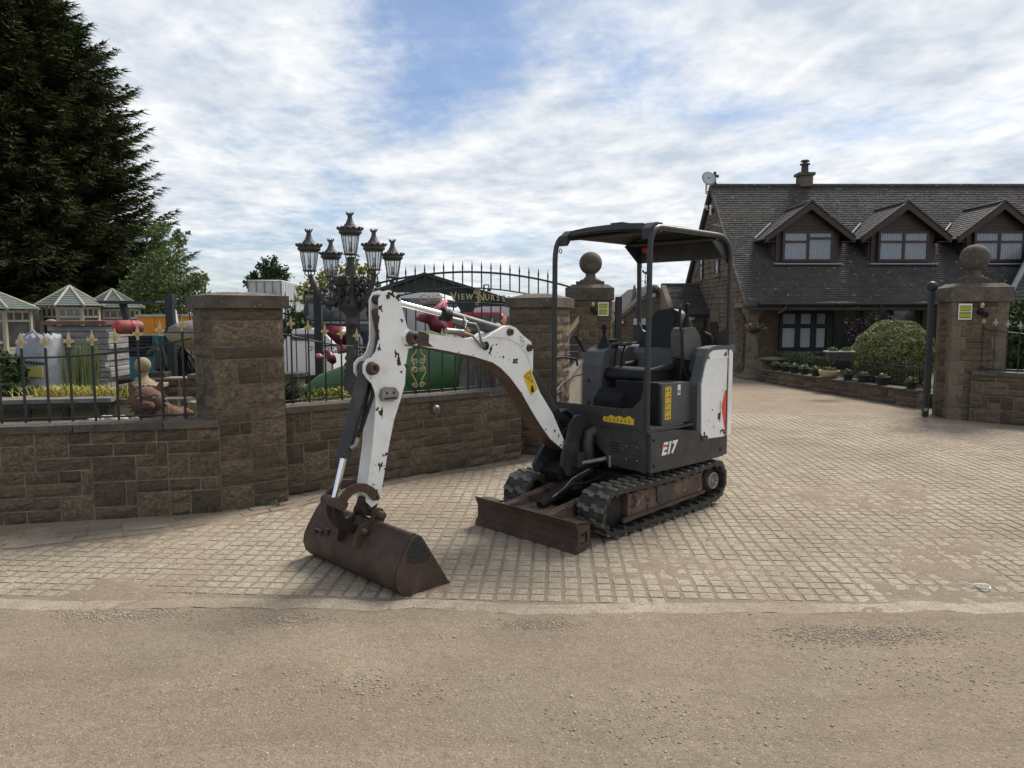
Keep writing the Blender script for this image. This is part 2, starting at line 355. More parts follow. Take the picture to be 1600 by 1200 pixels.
# ---------------------------------------------------------------- ground
rng=random.Random(7); nrg=np.random.default_rng(5)
g=MB(); g.add([(-900,-60,-.03),(900,-60,-.03),(900,1500,-.03),(-900,1500,-.03)],[(0,1,2,3)])
tag(part('ground',g,M['soil']),kind='structure')
def vnoise(x,y,s,seed):
    r=np.random.default_rng(seed); n=256; g_=r.random((n,n)); u=x/s+100; v_=y/s+100
    i=np.floor(u).astype(int); j=np.floor(v_).astype(int); a=u-i; b=v_-j; a=a*a*(3-2*a); b=b*b*(3-2*b)
    G=lambda p,q: g_[p%n,q%n]
    return (G(i,j)*(1-a)+G(i+1,j)*a)*(1-b)+(G(i,j+1)*(1-a)+G(i+1,j+1)*a)*b
def near_edge(x): return 3.80+.10*(vnoise(x,x*0,1.1,3)-.5)+.06*(vnoise(x,x*0,.25,4)-.5)-.02*x
def dirt_h(x,y):
    f=.5*vnoise(x,y,1.1,11)+.3*vnoise(x,y,.45,12)+.2*vnoise(x,y,.16,13)
    d=y-near_edge(x)
    # windblown dust lies over the setts in patches, thickest towards the road
    bias=np.clip(1-d/1.1,0,1)*.22*np.clip(.35+vnoise(x,y*0,1.6,21)*1.3,0,1.3)
    bias+= .07*np.exp(-((x+1.9)/1.5)**2-((y-4.5)/.34)**2)
    pass
    bias+= .10*np.exp(-((x-6)/2.5)**2-((y-8.5)/2.5)**2)
    t=np.clip((f+bias+.22*(vnoise(x,y,.055,14)-.5)+.10*(vnoise(x,y,.021,15)-.5)-.655)/.30,0,1)
    h=.0062+.0105*t
    nf=.6*(vnoise(x,y,.05,41)-.5)+.4*(vnoise(x,y,.02,42)-.5)+.8*(vnoise(x,y,.3,43)-.5)
    s=np.clip(1-np.abs(d-.07)/.13,0,1)*np.clip((vnoise(x,y*0,1.3,31)-.35)*2.6,0,1)
    h=h*(1-s)+s*(.0128+.0035*nf-.022*d)
    road=np.clip(.5-d/.03,0,1); deep=np.clip((-d-.05)/.3,0,1)
    h=h*(1-road)+road*((.0142+.0022*nf)*(1-deep)+deep*(.010+.010*f))
    far=np.clip((y-11.5)/.5,0,1)
    return h*(1-far)+far*(.008+.01*f)
xs=np.concatenate([np.arange(-9,-4.5,.25),np.arange(-4.5,6.5,.028),np.arange(6.5,16,.2)]); ys=np.concatenate([np.arange(-3,1.2,.3),np.arange(1.2,3.4,.06),np.arange(3.4,8.5,.026),np.arange(8.5,12.6,.1),np.arange(12.6,30,.5)])
X,Y=np.meshgrid(xs,ys); Z=dirt_h(X,Y); nx,ny=len(xs),len(ys)
V=np.stack([X,Y,Z],-1).reshape(-1,3); idx=np.arange(nx*ny).reshape(ny,nx)
Fq=np.stack([idx[:-1,:-1],idx[:-1,1:],idx[1:,1:],idx[1:,:-1]],-1).reshape(-1,4)
me=bpy.data.meshes.new('road'); me.vertices.add(len(V)); me.vertices.foreach_set('co',V.astype(np.float32).ravel())
me.loops.add(Fq.size); me.loops.foreach_set('vertex_index',Fq.astype(np.int32).ravel()); me.polygons.add(len(Fq)); me.polygons.foreach_set('loop_start',np.arange(0,Fq.size,4,dtype=np.int32))
me.update(calc_edges=True); me.polygons.foreach_set('use_smooth',[True]*len(Fq))
road=part('dirt_road',me,M['dirt']); tag(road,kind='structure')
# setts
drive=part('driveway',MB().add([(-8,3.7,.002),(14,3.7,.002),(14,12.3,.002),(-8,12.3,.002)],[(0,1,2,3)]),M['joint']); tag(drive,kind='structure')
EDGE=[(-12,3.6),(-4.3,4.60),(-3.457,4.84),(-2.563,5.23),(-1.813,5.90),(-.935,6.98),(.208,7.83),(1.2,8.35),(1.9,9.2),(2.0,12.5)]
def edge_y(x):
    for (a,b),(c_,d) in zip(EDGE,EDGE[1:]):
        if a<=x<c_: return b+(d-b)*(x-a)/(c_-a)
    return 11.75 if x>=2 else 3
dv=Vector((.06,1)).normalized(); eu=Vector((dv.y,-dv.x)); S=.096
def sett_mesh(seed):
    r=random.Random(seed); h=.012; a=.0395; ay=.0445; V=[]
    j=lambda: r.uniform(-.0025,.0025)
    for (sx_,sy_) in ((-1,-1),(1,-1),(1,1),(-1,1)): V.append((sx_*a+j(),sy_*ay+j(),-.008))
    for (sx_,sy_) in ((-1,-1),(1,-1),(1,1),(-1,1)): V.append((sx_*(a-.004)+j(),sy_*(ay-.003)+j(),h-.002))
    V.append((0,0,h))
    return V,[(0,1,5,4),(1,2,6,5),(2,3,7,6),(3,0,4,7),(4,5,8),(5,6,8),(6,7,8),(7,4,8)]
SV=[sett_mesh(i) for i in range(8)]; SM=[]
for V_,F_ in SV:
    q=MB(); q.add(V_,F_); SM.append(q.mesh('sett'))
    SM[-1].materials.append(M['sett'])
cells=[]
ang=math.atan2(eu.y,eu.x)
for j in range(0,90):
    for i in range(-75,130):
        p=eu*(i*S)+dv*(3.62+j*S*1.0)
        if p.x<-7.6 or p.x>13: continue
        if p.y<near_edge(np.array([p.x]))[0]+.17 or p.y>11.75: continue
        if p.y>edge_y(p.x)-.05: continue
        if p.x>6.4 and p.y>10.55-(p.x-6.5)*1.0: continue
        cells.append((p.x,p.y))
cells.sort(key=lambda p:(p[1]+ (100 if abs(p[0])>p[1]*.72 else 0)))
big_=MB(); V4=[]
bv=[];bf=[]
for k,(x,y) in enumerate(cells):
    t=rng.randrange(8); dz=rng.uniform(-.002,.0015); a=ang+rng.uniform(-.02,.02)
    if k<300:
        o=bpy.data.objects.new('sett',SM[t]); col.objects.link(o); o.location=(x,y,dz); o.rotation_euler=(0,0,a); o.parent=drive
    else:
        ca,sa=math.cos(a),math.sin(a); o_=len(bv)
        for (vx,vy,vz) in SV[t][0]: bv.append((x+vx*ca-vy*sa,y+vx*sa+vy*ca,vz+dz))
        for f in SV[t][1]: bf.append(tuple(q+o_ for q in f))
me=bpy.data.meshes.new('setts'); me.from_pydata(bv,[],bf); part('setts',me,M['sett'],drive,kind='stuff')
kb=MB(); kx=np.arange(-4.5,6.5,.12); kv=[(x,near_edge(np.array([x]))[0]+.005+rng.uniform(-.012,.012),.0125) for x in kx]+[(x,near_edge(np.array([x]))[0]+.135,.0125) for x in kx]; nk=len(kx); kb.add(kv,[(i,i+1,nk+i+1,nk+i) for i in range(nk-1)]); part('concrete_edge',kb,M['sett'],drive)
# border of worn flags between wall foot and setts
bd=part('pavement_border',MB().add([(-8,3.9,.004),(-4.3,4.5,.004),(-3.46,4.80,.004),(-2.56,5.2,.004),(-1.81,5.88,.004),(-.93,6.96,.004),(.21,7.81,.004),(1.3,8.3,.004),(.8,8.9,.004),(-2,6.6,.004),(-2.5,5.95,.004),(-8,4.65,.004)],[tuple(range(12))]),M['joint']); tag(bd,kind='structure')
fl=MB()
def flag_mesh(seed):
    r=random.Random(seed); q=[(a*.5+r.uniform(-.05,.05),b*.5+r.uniform(-.05,.05)) for a,b in((-1,-1),(0,-1),(1,-1),(1,1),(0,1),(-1,1))]
    return MB().prism(q,-.004,.0135,'z').mesh('flagstone')
FM=[flag_mesh(i) for i in range(5)]
for f_ in FM: f_.materials.append(M['flag'])
for (a,b),(c_,d) in zip(EDGE[1:8],EDGE[2:8]):
    e=Vector((c_-a,d-b)); Ln=e.length; e.normalize(); nn=Vector((-e.y,e.x)); 
    for row in range(4):
        s=rng.uniform(0,.1)
        while s<Ln:
            wd=rng.uniform(.16,.34); p=Vector((a,b))+e*(s+wd/2)+nn*(.075+row*.125)
            if row<3 or rng.random()<.6:
                o=bpy.data.objects.new('flagstone',FM[rng.randrange(5)]); col.objects.link(o); o.parent=bd
                o.location=(p.x,p.y,rng.uniform(-.006,.002)); o.rotation_euler=(rng.uniform(-.02,.02),rng.uniform(-.02,.02),math.atan2(e.y,e.x)+rng.uniform(-.05,.05)); o.scale=(wd*.94,.115*rng.uniform(.85,1),1)
            s+=wd
# pebbles
n=26000; px=nrg.uniform(-5,6.5,n); py=1.6+nrg.random(n)**1.3*4.2
dd=py-near_edge(px); keep=(nrg.random(n)<np.where(dd<-.35,.45,np.where(dd<.05,1,.22))); px,py=px[keep],py[keep]; n=len(px)
sz=.0018+.0045*nrg.random(n)**3; pz=dirt_h(px,py)
sz=np.where(nrg.random(n)<.012,sz*1.9,sz)
bv=[];bf=[]
O6=np.array([(1,0,0),(0,1,0),(-1,0,0),(0,-1,0),(0,0,.5),(0,0,-.5)]); T8=[(0,1,4),(1,2,4),(2,3,4),(3,0,4),(1,0,5),(2,1,5),(3,2,5),(0,3,5)]
VV=(O6[None]*(.7+.6*nrg.random((n,6,1)))*sz[:,None,None]); a=nrg.random(n)*6.28; ca,sa=np.cos(a),np.sin(a)
vx=VV[:,:,0]*ca[:,None]-VV[:,:,1]*sa[:,None]+px[:,None]; vy=VV[:,:,0]*sa[:,None]+VV[:,:,1]*ca[:,None]+py[:,None]; vz=VV[:,:,2]+pz[:,None]+sz[:,None]*.3
me=bpy.data.meshes.new('gravel'); T=(np.array(T8)[None]+6*np.arange(n)[:,None,None]).reshape(-1,3)
me.vertices.add(6*n); me.vertices.foreach_set('co',np.stack([vx,vy,vz],-1).astype(np.float32).ravel()); me.loops.add(T.size); me.loops.foreach_set('vertex_index',T.astype(np.int32).ravel()); me.polygons.add(len(T)); me.polygons.foreach_set('loop_start',np.arange(0,T.size,3,dtype=np.int32)); me.update(calc_edges=True)
tag(part('loose_gravel',me,M['pebble']),'small loose stones scattered over the dusty dirt road','gravel',kind='stuff')
# darker coarse gravel gathered in hollows along the edge of the setts
def pebbles(name,label,px,py,sz,m):
    n=len(px); pz=dirt_h(px,py); VV=(O6[None]*(.6+.8*nrg.random((n,6,1)))*sz[:,None,None]); a=nrg.random(n)*6.28; ca,sa=np.cos(a),np.sin(a)
    vx=VV[:,:,0]*ca[:,None]-VV[:,:,1]*sa[:,None]+px[:,None]; vy=VV[:,:,0]*sa[:,None]+VV[:,:,1]*ca[:,None]+py[:,None]; vz=VV[:,:,2]+pz[:,None]+sz[:,None]*.25
    me=bpy.data.meshes.new(name); T=(np.array(T8)[None]+6*np.arange(n)[:,None,None]).reshape(-1,3)
    me.vertices.add(6*n); me.vertices.foreach_set('co',np.stack([vx,vy,vz],-1).astype(np.float32).ravel()); me.loops.add(T.size); me.loops.foreach_set('vertex_index',T.astype(np.int32).ravel()); me.polygons.add(len(T)); me.polygons.foreach_set('loop_start',np.arange(0,T.size,3,dtype=np.int32)); me.update(calc_edges=True)
    tag(part(name,me,m),label,'gravel',kind='stuff')
gx=[];gy=[]
for cx0,cy0,rx,ry,k in ((1.72,3.50,.42,.10,1500),(.12,3.63,.20,.06,500),(-1.18,3.70,.18,.06,450),(-2.05,3.76,.34,.07,800),(-2.9,2.95,.22,.16,700),(-.6,3.0,.5,.12,260),(.6,2.7,.6,.2,260),(1.9,3.1,.5,.2,260)):
    gx.append(cx0+nrg.normal(size=k)*rx*.55); gy.append(cy0+nrg.normal(size=k)*ry*.6)
gx=np.concatenate(gx); gy=np.concatenate(gy); pebbles('coarse_gravel','darker coarse gravel collected in hollows along the edge of the setts',gx,gy,.003+.005*nrg.random(len(gx))**2,mat('dark_gravel',(.24,.195,.15),(.44,.37,.29),30,.95,world=True))
# ---------------------------------------------------------------- stone walls and pillars
def stone_mesh(seed,rough=.5):
    r=random.Random(seed); nx_,nz_=5,4; V=[];F=[]
    d=.034*rough
    px_,pz_=r.uniform(-.2,.2),r.uniform(-.2,.2)
    for j in range(nz_):
        for i in range(nx_):
            x=-.5+i/(nx_-1); z=-.5+j/(nz_-1); e=(i in(0,nx_-1)) or (j in(0,nz_-1))
            if e: y=-.004
            else: y=-.004-d*r.uniform(.45,1.5)
            V.append((x*.985 if e else x+r.uniform(-.06,.06),y,z*.97 if e else z+r.uniform(-.06,.06)))
    for j in range(nz_-1):
        for i in range(nx_-1): a=j*nx_+i; F.append((a,a+1,a+nx_+1,a+nx_))
    ring=[i for i in range(nx_)]+[j*nx_+nx_-1 for j in range(1,nz_)]+[(nz_-1)*nx_+i for i in range(nx_-2,-1,-1)]+[j*nx_ for j in range(nz_-2,0,-1)]
    o=len(V)
    for k in ring: V.append((V[k][0]*1.01,.02,V[k][2]*1.01))
    m_=len(ring)
    for k in range(m_): F.append((ring[k],o+k,o+(k+1)%m_,ring[(k+1)%m_]))
    q=MB(); q.add(V,F); return q.mesh('stone')
ST=[stone_mesh(i) for i in range(10)]; SA=[stone_mesh(30+i,.12) for i in range(4)]
for m_ in ST: m_.materials.append(M['stone'])
for m_ in SA: m_.materials.append(M['ashlar'])
def put_stone(parent,o,u,s0,s1,z0,z1,r,meshes=ST,gap=.008):
    q=bpy.data.objects.new('stone',r.choice(meshes)); col.objects.link(q); q.parent=parent
    c=Vector((o[0]+u[0]*(s0+s1)/2,o[1]+u[1]*(s0+s1)/2,(z0+z1)/2))
    q.location=c-parent.location; q.rotation_euler=(0,0,math.atan2(u[1],u[0])); q.scale=(max(.02,s1-s0-gap),1,max(.02,z1-z0-gap)); return q
def stones(parent,o,u,Ln,z0,z1,seed,rh=.095,cw=.078,ends=None):
    """random coursed stones on the vertical face starting at o and running Ln along u"""
    r=random.Random(seed); nr=max(1,round((z1-z0)/rh)); rh=(z1-z0)/nr; nc=max(1,round(Ln/cw)); cw=Ln/nc
    occ=[[0]*nc for _ in range(nr)]
    for j in range(nr):
        for i in range(nc):
            if occ[j][i]: continue
            h=r.choices([1,2],[.70,.30])[0] if j<nr-1 else 1
            wd=r.choice([2,3,3,4,5]) if h==1 else r.choice([2,3,3,4])
            if cw>.12: wd=max(1,wd//2)
            k=0
            while k<wd and i+k<nc and not occ[j][i+k]: k+=1
            if i+k<nc and i+k+1>=nc: k=nc-i if not occ[j][nc-1] else k
            if h==2 and any(occ[j+1][i+q] for q in range(k)): h=1
            for a in range(h):
                for b in range(k): occ[j+a][i+b]=1
            put_stone(parent,o,u,i*cw,(i+k)*cw,z0+j*rh,z0+(j+h)*rh,r)
def wall_body(parent,o,u,Ln,z0,z1,t,ins=.0005,name='mortar_core'):
    n_=Vector((-u[1],u[0])); a=Vector(o)+n_*ins; b=a+Vector(u)*Ln; c=b+n_*t; d=a+n_*t
    return part(name,MB().prism([tuple(a),tuple(b),tuple(c),tuple(d)],z0,z1,'z'),M['mortar'],parent,world=True)
def copings(parent,o,u,Ln,z,th,t,seed,over=.03,ln=.62):
    r=random.Random(seed); n_=Vector((-u[1],u[0])); s=0; U=Vector(u)
    while s<Ln-.01:
        l_=min(ln*r.uniform(.8,1.2),Ln-s)
        if Ln-s-l_<.2: l_=Ln-s
        a=Vector(o)-n_*over+U*(s+.003); b=a+U*(l_-.006); c=b+n_*(t+2*over); d=a+n_*(t+2*over)
        part('coping_stone',MB().prism([tuple(a),tuple(b),tuple(c),tuple(d)],z+r.uniform(0,.003),z+th+r.uniform(0,.003),'z'),M['coping'],parent,world=True,bev=.006); s+=l_
def uv(a,b):
    d=Vector(b)-Vector(a); return (d.normalized().x,d.normalized().y),d.length
# left wall, in two lengths either side of the near pillar
A0=Vector((-2.33,5.80)); d1=Vector((-1.486,-.34)).normalized(); W1=A0+d1*4.2
u1,L1=uv(W1,A0)
wl=root('stone_wall','low rock-faced stone wall with flat coping at the left edge, left of the tall pillar','wall',(W1.x,W1.y,0))
wall_body(wl,W1,u1,L1,0,.70,.22); stones(wl,W1,u1,L1,0,.70,101); copings(wl,W1,u1,L1,.70,.055,.22,5)
B0=Vector((-2.03,6.30)); B1=Vector((.10,7.98)); u2,L2=uv(B0,B1)
wm=root('stone_wall','low stone wall behind the excavator arm, running back between the two capped pillars','wall',(B0.x,B0.y,0))
wall_body(wm,B0,u2,L2,0,.735,.22); stones(wm,B0,u2,L2,0,.735,102); copings(wm,B0,u2,L2,.735,.055,.22,6)
c_=Vector(B0)+Vector(u2)*1.58; nn=Vector((-u2[1],u2[0]))
Mv=basis((c_.x-nn.x*.03,c_.y-nn.y*.03,.66),(u2[0],u2[1],0),(0,0,1),(-nn.x,-nn.y,0))
bl=root('bulkhead_light','small round grey light fixed under the wall coping behind the excavator arm','light',(c_.x,c_.y,.66))
part('housing',xf(MB().lathe([(.035,0),(.042,.02),(.04,.045),(.03,.055)],n=18),Mv),M['steel'],bl,world=True)
part('lens',xf(MB().lathe([(.024,.0555),(.02,.062),(.005,.065)],n=14),Mv),M['darkglass'],bl,world=True)
def pillar(name,label,corner,u,wd,dp,h,seed,capz,capt,over,rh=.10,quoin=False):
    """corner = front left corner; u = direction of the front face"""
    r=random.Random(seed); P_=root(name,label,'pillar',(corner[0],corner[1],0)); U=Vector(u); n_=Vector((-u[1],u[0])); C=Vector(corner)
    wall_body(P_,C+U*.003,u,wd-.006,0,h,dp-.006,ins=.003)
    faces=[(C,u,wd),(C+U*wd,(n_.x,n_.y),dp),(C+n_*dp,(-n_.x,-n_.y),dp)]
    nr=round(h/rh); 
    for fi,(o,uu,ln) in enumerate(faces):
        if not quoin: stones(P_,o,uu,ln,0,h,seed*7+fi,rh=rh,cw=ln/6)
        else:
            z=0; q=0
            hh=h/10
            for k in range(10):
                e=.13 if (k+fi)%2 else .20
                put_stone(P_,o,uu,0,e,z,z+hh,r,SA,.004); put_stone(P_,o,uu,ln-e,ln,z,z+hh,r,SA,.004)
                if r.random()<.8:
                    for b in (0,1): put_stone(P_,o,uu,e,ln-e,z+hh*b/2,z+hh*(b+1)/2,r)
                else: put_stone(P_,o,uu,e,ln-e,z,z+hh,r)
                z+=hh
    return P_,C,U,n_
def capslab(P_,C,U,n_,wd,dp,z0,z1,ov,top=0,name='cap_stone',inset=.12,m='coping'):
    a=[C-U*ov-n_*ov,C+U*(wd+ov)-n_*ov,C+U*(wd+ov)+n_*(dp+ov),C-U*ov+n_*(dp+ov)]
    q=MB().prism([tuple(p) for p in a],z0,z1,'z')
    part(name,q,M[m],P_,world=True,bev=.012)
    if top:
        c=C+U*wd/2+n_*dp/2; b=[p+(c-p)*inset for p in a]
        q=MB(); V_=[(*p,z1-.004) for p in a]+[(*p,z1+top) for p in b]
        V_=[((p[0]-c.x)*.985+c.x,(p[1]-c.y)*.985+c.y,p[2]) for p in V_]
        q.add(V_,[(0,1,5,4),(1,2,6,5),(2,3,7,6),(3,0,4,7),(4,5,6,7)]); part(name,q,M[m],P_,world=True)
uP=(math.cos(R(37)),math.sin(R(37)))
pl,C,U,n_=pillar('stone_pillar','square stone pillar with flat dark capstone, the nearest one at left',(-2.36,5.80),uP,.57,.55,1.645,11,0,0,0)
capslab(pl,C,U,n_,.57,.55,1.645,1.745,.045,.03,inset=.5)
uQ=(math.cos(R(-23)),math.sin(R(-23)))
pm,C,U,n_=pillar('stone_pillar','square stone pillar with low flat cap directly behind the excavator boom elbow',(-.02,8.30),uQ,.52,.54,1.67,12,0,0,0)
capslab(pm,C,U,n_,.52,.54,1.67,1.775,.045,.05,inset=.6)
# tall gate pillars with balls
def gate_pillar(label,corner,u,wd,dp,h,seed,quoin):
    P_,C,U,n_=pillar('gate_pillar',label,corner,u,wd,dp,h,seed,0,0,0,rh=.13,quoin=quoin)
    capslab(P_,C,U,n_,wd,dp,h,h+.21,.045,.06,inset=.25)
    o=.13*wd/.75; C2=C+U*o+n_*o; capslab(P_,C2,U,n_,wd-2*o,dp-2*o,h+.265,h+.33,0)
    c=C+U*wd/2+n_*dp/2
    part('finial_neck',MB().lathe([(.19,0),(.19,.025),(.13,.045),(.09,.09),(.085,.13),(.10,.15)],n=22),M['coping'],P_,world=True,loc=(c.x,c.y,h+.331))
    part('stone_ball',MB().ball((0,0,0),.205,28,18),M['coping'],P_,world=True,loc=(c.x,c.y,h+.655))
    return P_,C,U,n_
gl,GC,GU,Gn=gate_pillar('tall stone gate pillar with ball finial, seen left of the excavator canopy posts',(.98,13.0),(math.cos(R(-8)),math.sin(R(-8))),.76,.7,1.84,13,False)
gr,RC,RU,Rn=gate_pillar('tall stone gate pillar with ball finial at the right edge beside the folded gate',(6.55,11.0),(math.cos(R(-14)),math.sin(R(-14))),.74,.7,1.78,14,True)
# right hand wall
D0=Vector((6.80,10.86)); D1=Vector((9.6,8.3)); u4,L4=uv(D0,D1)
wr=root('stone_wall','low rock-faced stone wall at the right edge, joined to the ball-topped pillar','wall',(D0.x,D0.y,0))
wall_body(wr,D0,u4,L4,0,.70,.22); stones(wr,D0,u4,L4,0,.70,104); copings(wr,D0,u4,L4,.70,.055,.22,8,ln=.9)
# short return wall from the second pillar to the gate pillar
E0=Vector((.66,8.75)); E1=Vector((1.25,12.9)); u5,L5=uv(E0,E1)
ws=root('stone_wall','short stone return wall seen through the excavator cab, between the two pillars there','wall',(E0.x,E0.y,0))
wall_body(ws,E0,u5,L5,0,.78,.22); stones(ws,E1+Vector((-u5[1],u5[0]))*.221,(-u5[0],-u5[1]),L5,0,.78,105,cw=.1); stones(ws,E0+Vector((-u5[1],u5[0]))*.222,(u5[1],-u5[0]),.222,0,.78,109); copings(ws,E0,u5,L5,.78,.055,.22,9,ln=.9)
# ---------------------------------------------------------------- railings
def fleur(s=1.0):
    q=MB(); q.tube([(0,0,0),(0,0,.012),(0,0,.022),(0,0,.034)],[.012*s,.009*s,.014*s,.006*s],8)
    q.prism([(-.006,.03),(-.015,.055),(0,.115),(.015,.055),(.006,.03)],-.005,.005,'y')
    for a in(-1,1): q.prism([(a*.004,.032),(a*.022,.030),(a*.043,.040),(a*.030,.048),(a*.036,.060),(a*.018,.052),(a*.004,.044)],-.004,.004,'y')
    q.ball((0,0,.041),.011,8,6); return q.mesh('finial')
FLEUR=fleur(); FLEUR.materials.append(M['gold'])
FLEURW=FLEUR.copy(); FLEURW.materials.clear(); FLEURW.materials.append(M['palestone'])
SPK=MB().tube([(0,0,0),(0,0,.02),(0,0,.11)],[.009,.012,.001],8).mesh('spike'); SPK.materials.append(M['iron'])
def barmesh(r=.008,n=8):
    m_=MB().tube([(0,0,0),(0,0,1)],r,n).mesh('bar'); m_.materials.append(M['iron']); return m_
BAR=barmesh()
def railing(rt,o,u,Ln,s0,step,zb,top,fin=None,brad=1,collar=True,rail=True,finz=0.0,bot=True,barz=None,skip=None):
    """bars along u from o; top(s) = height of the top rail"""
    s=s0; U=Vector(u); O=Vector(o); ang_=math.atan2(u[1],u[0])
    while s<=Ln:
        p=O+U*s; zt=top(s)+finz; b0=zb if barz is None else barz
        q=bpy.data.objects.new('bar',BAR); col.objects.link(q); q.parent=rt; q.location=Vector((p.x,p.y,b0))-rt.location; q.scale=(brad,brad,zt-b0)
        if fin:
            f=bpy.data.objects.new('finial' if fin!=SPK else 'spike',fin); col.objects.link(f); f.parent=rt; f.location=Vector((p.x,p.y,zt))-rt.location; f.rotation_euler=(0,0,ang_)
        s+=step
    if rail:
        pts=[(*(O+U*(Ln*k/16)),top(Ln*k/16)) for k in range(17)]
        part('top_rail',MB().tube(pts,.0075,6),M['iron'],rt,world=True)
    if bot: part('bottom_rail',MB().tube([(*O,zb+.03),(*(O+U*Ln),zb+.03)],.008,6),M['iron'],rt,world=True)
nw=Vector((-u1[1],u1[0])); o1=Vector(W1)+nw*.11
r1=root('iron_railing','black iron railing with gold fleur finials on the wall left of the nearest pillar','railing',(o1.x,o1.y,.76))
railing(r1,o1,u1,L1-.20,.02,.163,.765,lambda s:1.265+max(0,s-2.9)**2*.115,FLEUR,1.25,finz=.075)
nw=Vector((-u2[1],u2[0])); o2=Vector(B0)+nw*.11
r2=root('iron_railing','black iron railing with gold fleur finials and a sagging top, behind the excavator arm','railing',(o2.x,o2.y,.8))
sag=lambda s:1.255+.20*((s-L2*.5)/(L2*.5))**2
railing(r2,o2,u2,L2,.19,.158,.80,sag,FLEUR,1.0,finz=.065)
def scroll(c,r,t0,turns,sgn,n=26):
    return [(c[0]+sgn*r*(1-.75*k/n)*math.cos(t0+turns*2*math.pi*k/n),0,c[1]+r*(1-.75*k/n)*math.sin(t0+turns*2*math.pi*k/n)) for k in range(n+1)]
q=MB()
for sgn in(-1,1):
    q.tube([(sgn*x,0,z) for x,z in [(.018,.34),(.02,.31),(.05,.28),(.055,.245),(.035,.21),(.03,.20),(.052,.18),(.056,.14),(.03,.09),(.015,.05),(.012,.03)]],.0045,6)
    for cz in(.235,.165,.035): q.tube(scroll((sgn*.028,cz),.024,0,1.4,sgn),.004,6)
pc=o2+Vector(u2)*1.48; xf(q,basis((pc.x-nw.x*.012,pc.y-nw.y*.012,.85),(u2[0]*1.45,u2[1]*1.45,0),(nw.x,nw.y,0),(0,0,1.18)))
part('scroll_panel',q,M['gold'],r2,world=True)
nw=Vector((-u4[1],u4[0])); o4=Vector(D0)+nw*.11
r3=root('iron_railing','black iron railing with pale finials on the wall at the right edge','railing',(o4.x,o4.y,.76))
railing(r3,o4,u4,L4,.1,.15,.76,lambda s:1.28+.12*max(0,1-s/1.2)**2,FLEURW,1,finz=.07)
nw=Vector((-u5[1],u5[0])); o5=Vector(E0)+nw*.08
r4=root('iron_railing','dark iron railing with a rising row of gold tips beside the excavator control console','railing',(o5.x,o5.y,.83))
railing(r4,o5,u5,L5,1.2,.28,.83,lambda s:1.25+.04*max(0,s-1.2)**1.3,FLEUR,1.4,finz=.05)
# taller railing and double gate behind, with arched name sign
YS=10.0; us=(1,0)
r5=root('iron_railing','plain black spiked railing behind the orange trailer, left of the nearest pillar','railing',(-4.66,YS,0))
part('post',MB().box((-4.62,YS,1.15),(.10,.10,1.42)),M['gatepaint'],r5,world=True,bev=.004)
railing(r5,(-4.62,YS),us,1.95,.13,.13,.62,lambda s:1.77,SPK,1,finz=.03,barz=.62)
part('garden_wall_base',MB().box((-3.6,YS+.05,.33),(2.0,.2,.6)),M['sandstone'],r5,world=True)
ga=root('arched_gate','black iron gates with a spiked arch and curved nursery name sign above','gate',(-2.62,YS,0))
part('post',MB().box((-2.62,YS,.93),(.10,.10,1.86)),M['gatepaint'],ga,world=True,bev=.004)
arch=lambda X:2.158-.205*((X+.60)/1.4)**2
inner=lambda X:1.945-.10*((X+.60)/.9)**2
lower=lambda X:1.745-.075*((X+.60)/.9)**2
pts=[(x_,YS,arch(x_)) for x_ in np.linspace(-2.25,.80,40)]
part('arch_bar',MB().tube(pts,.014,8),M['iron'],ga,world=True)
part('arch_bar',MB().tube([(x_,YS,inner(x_)) for x_ in np.linspace(-1.52,.4,24)],.010,6),M['iron'],ga,world=True)
part('arch_bar',MB().tube([(x_,YS,lower(x_)) for x_ in np.linspace(-1.52,.4,24)],.010,6),M['iron'],ga,world=True)
part('arch_bar',MB().tube([(-1.52,YS,1.83),(-1.48,YS,1.70)],.010,6),M['iron'],ga,world=True)
x_=-2.45
while x_<.55:
    for z0_,z1_ in ([(max(inner(x_),1.4),arch(x_)+.04)] if -1.5<x_<.4 else [(.35,arch(x_)+.04)]):
        q=bpy.data.objects.new('bar',BAR); col.objects.link(q); q.parent=ga; q.location=(x_+2.62,0,z0_); q.scale=(1.15,1.15,z1_-z0_)
        f=bpy.data.objects.new('spike',SPK); col.objects.link(f); f.parent=ga; f.location=(x_+2.62,0,z1_)
    if -1.5<x_<.4:
        q=bpy.data.objects.new('bar',BAR); col.objects.link(q); q.parent=ga; q.location=(x_+2.62,0,.35); q.scale=(1.15,1.15,lower(x_)-.35)
    x_+=.1275
for z_ in(.37,1.17,1.08): part('cross_rail',MB().tube([(-2.62,YS,z_),(.9,YS,z_)],.011,6),M['iron'],ga,world=True)
for k in range(7):
    q=MB().tube(scroll((-2.74+k*.115,1.125),.042,0,1.4,1),.006,6); q.v=[(a,b+YS+.012,c) for a,b,c in q.v]; part('scroll_ring',q,M['iron'],ga,world=True)
word='CRICH VIEW NURSERIES'; x_=-1.24
for i,ch in enumerate(word):
    big=i in(0,6,11); sz_=.135 if big else .095
    if ch==' ': x_+=.058; continue
    wdt={'I':.035,'W':.097}.get(ch,.068)*(1.3 if big and ch!='I' else 1)
    xc=x_+wdt/2; zc=lower(xc)+(.03 if not big else .02)+.015; sl_=-2*.08*(xc+.6)/.81
    q=text_mb(ch,sz_*1.15,.004,.0026); q.v=[(a*.84,b,c) for a,b,c in q.v]
    Rm=Matrix.Rotation(math.atan(sl_),4,'Y').inverted()
    xf(q,Matrix.Translation((xc,YS-.012,zc))@Matrix.Rotation(-math.atan(sl_),4,'Y')@Matrix.Rotation(R(90),4,'X')); part('sign_letter',q,M['gold'],ga,world=True); x_+=wdt+.005
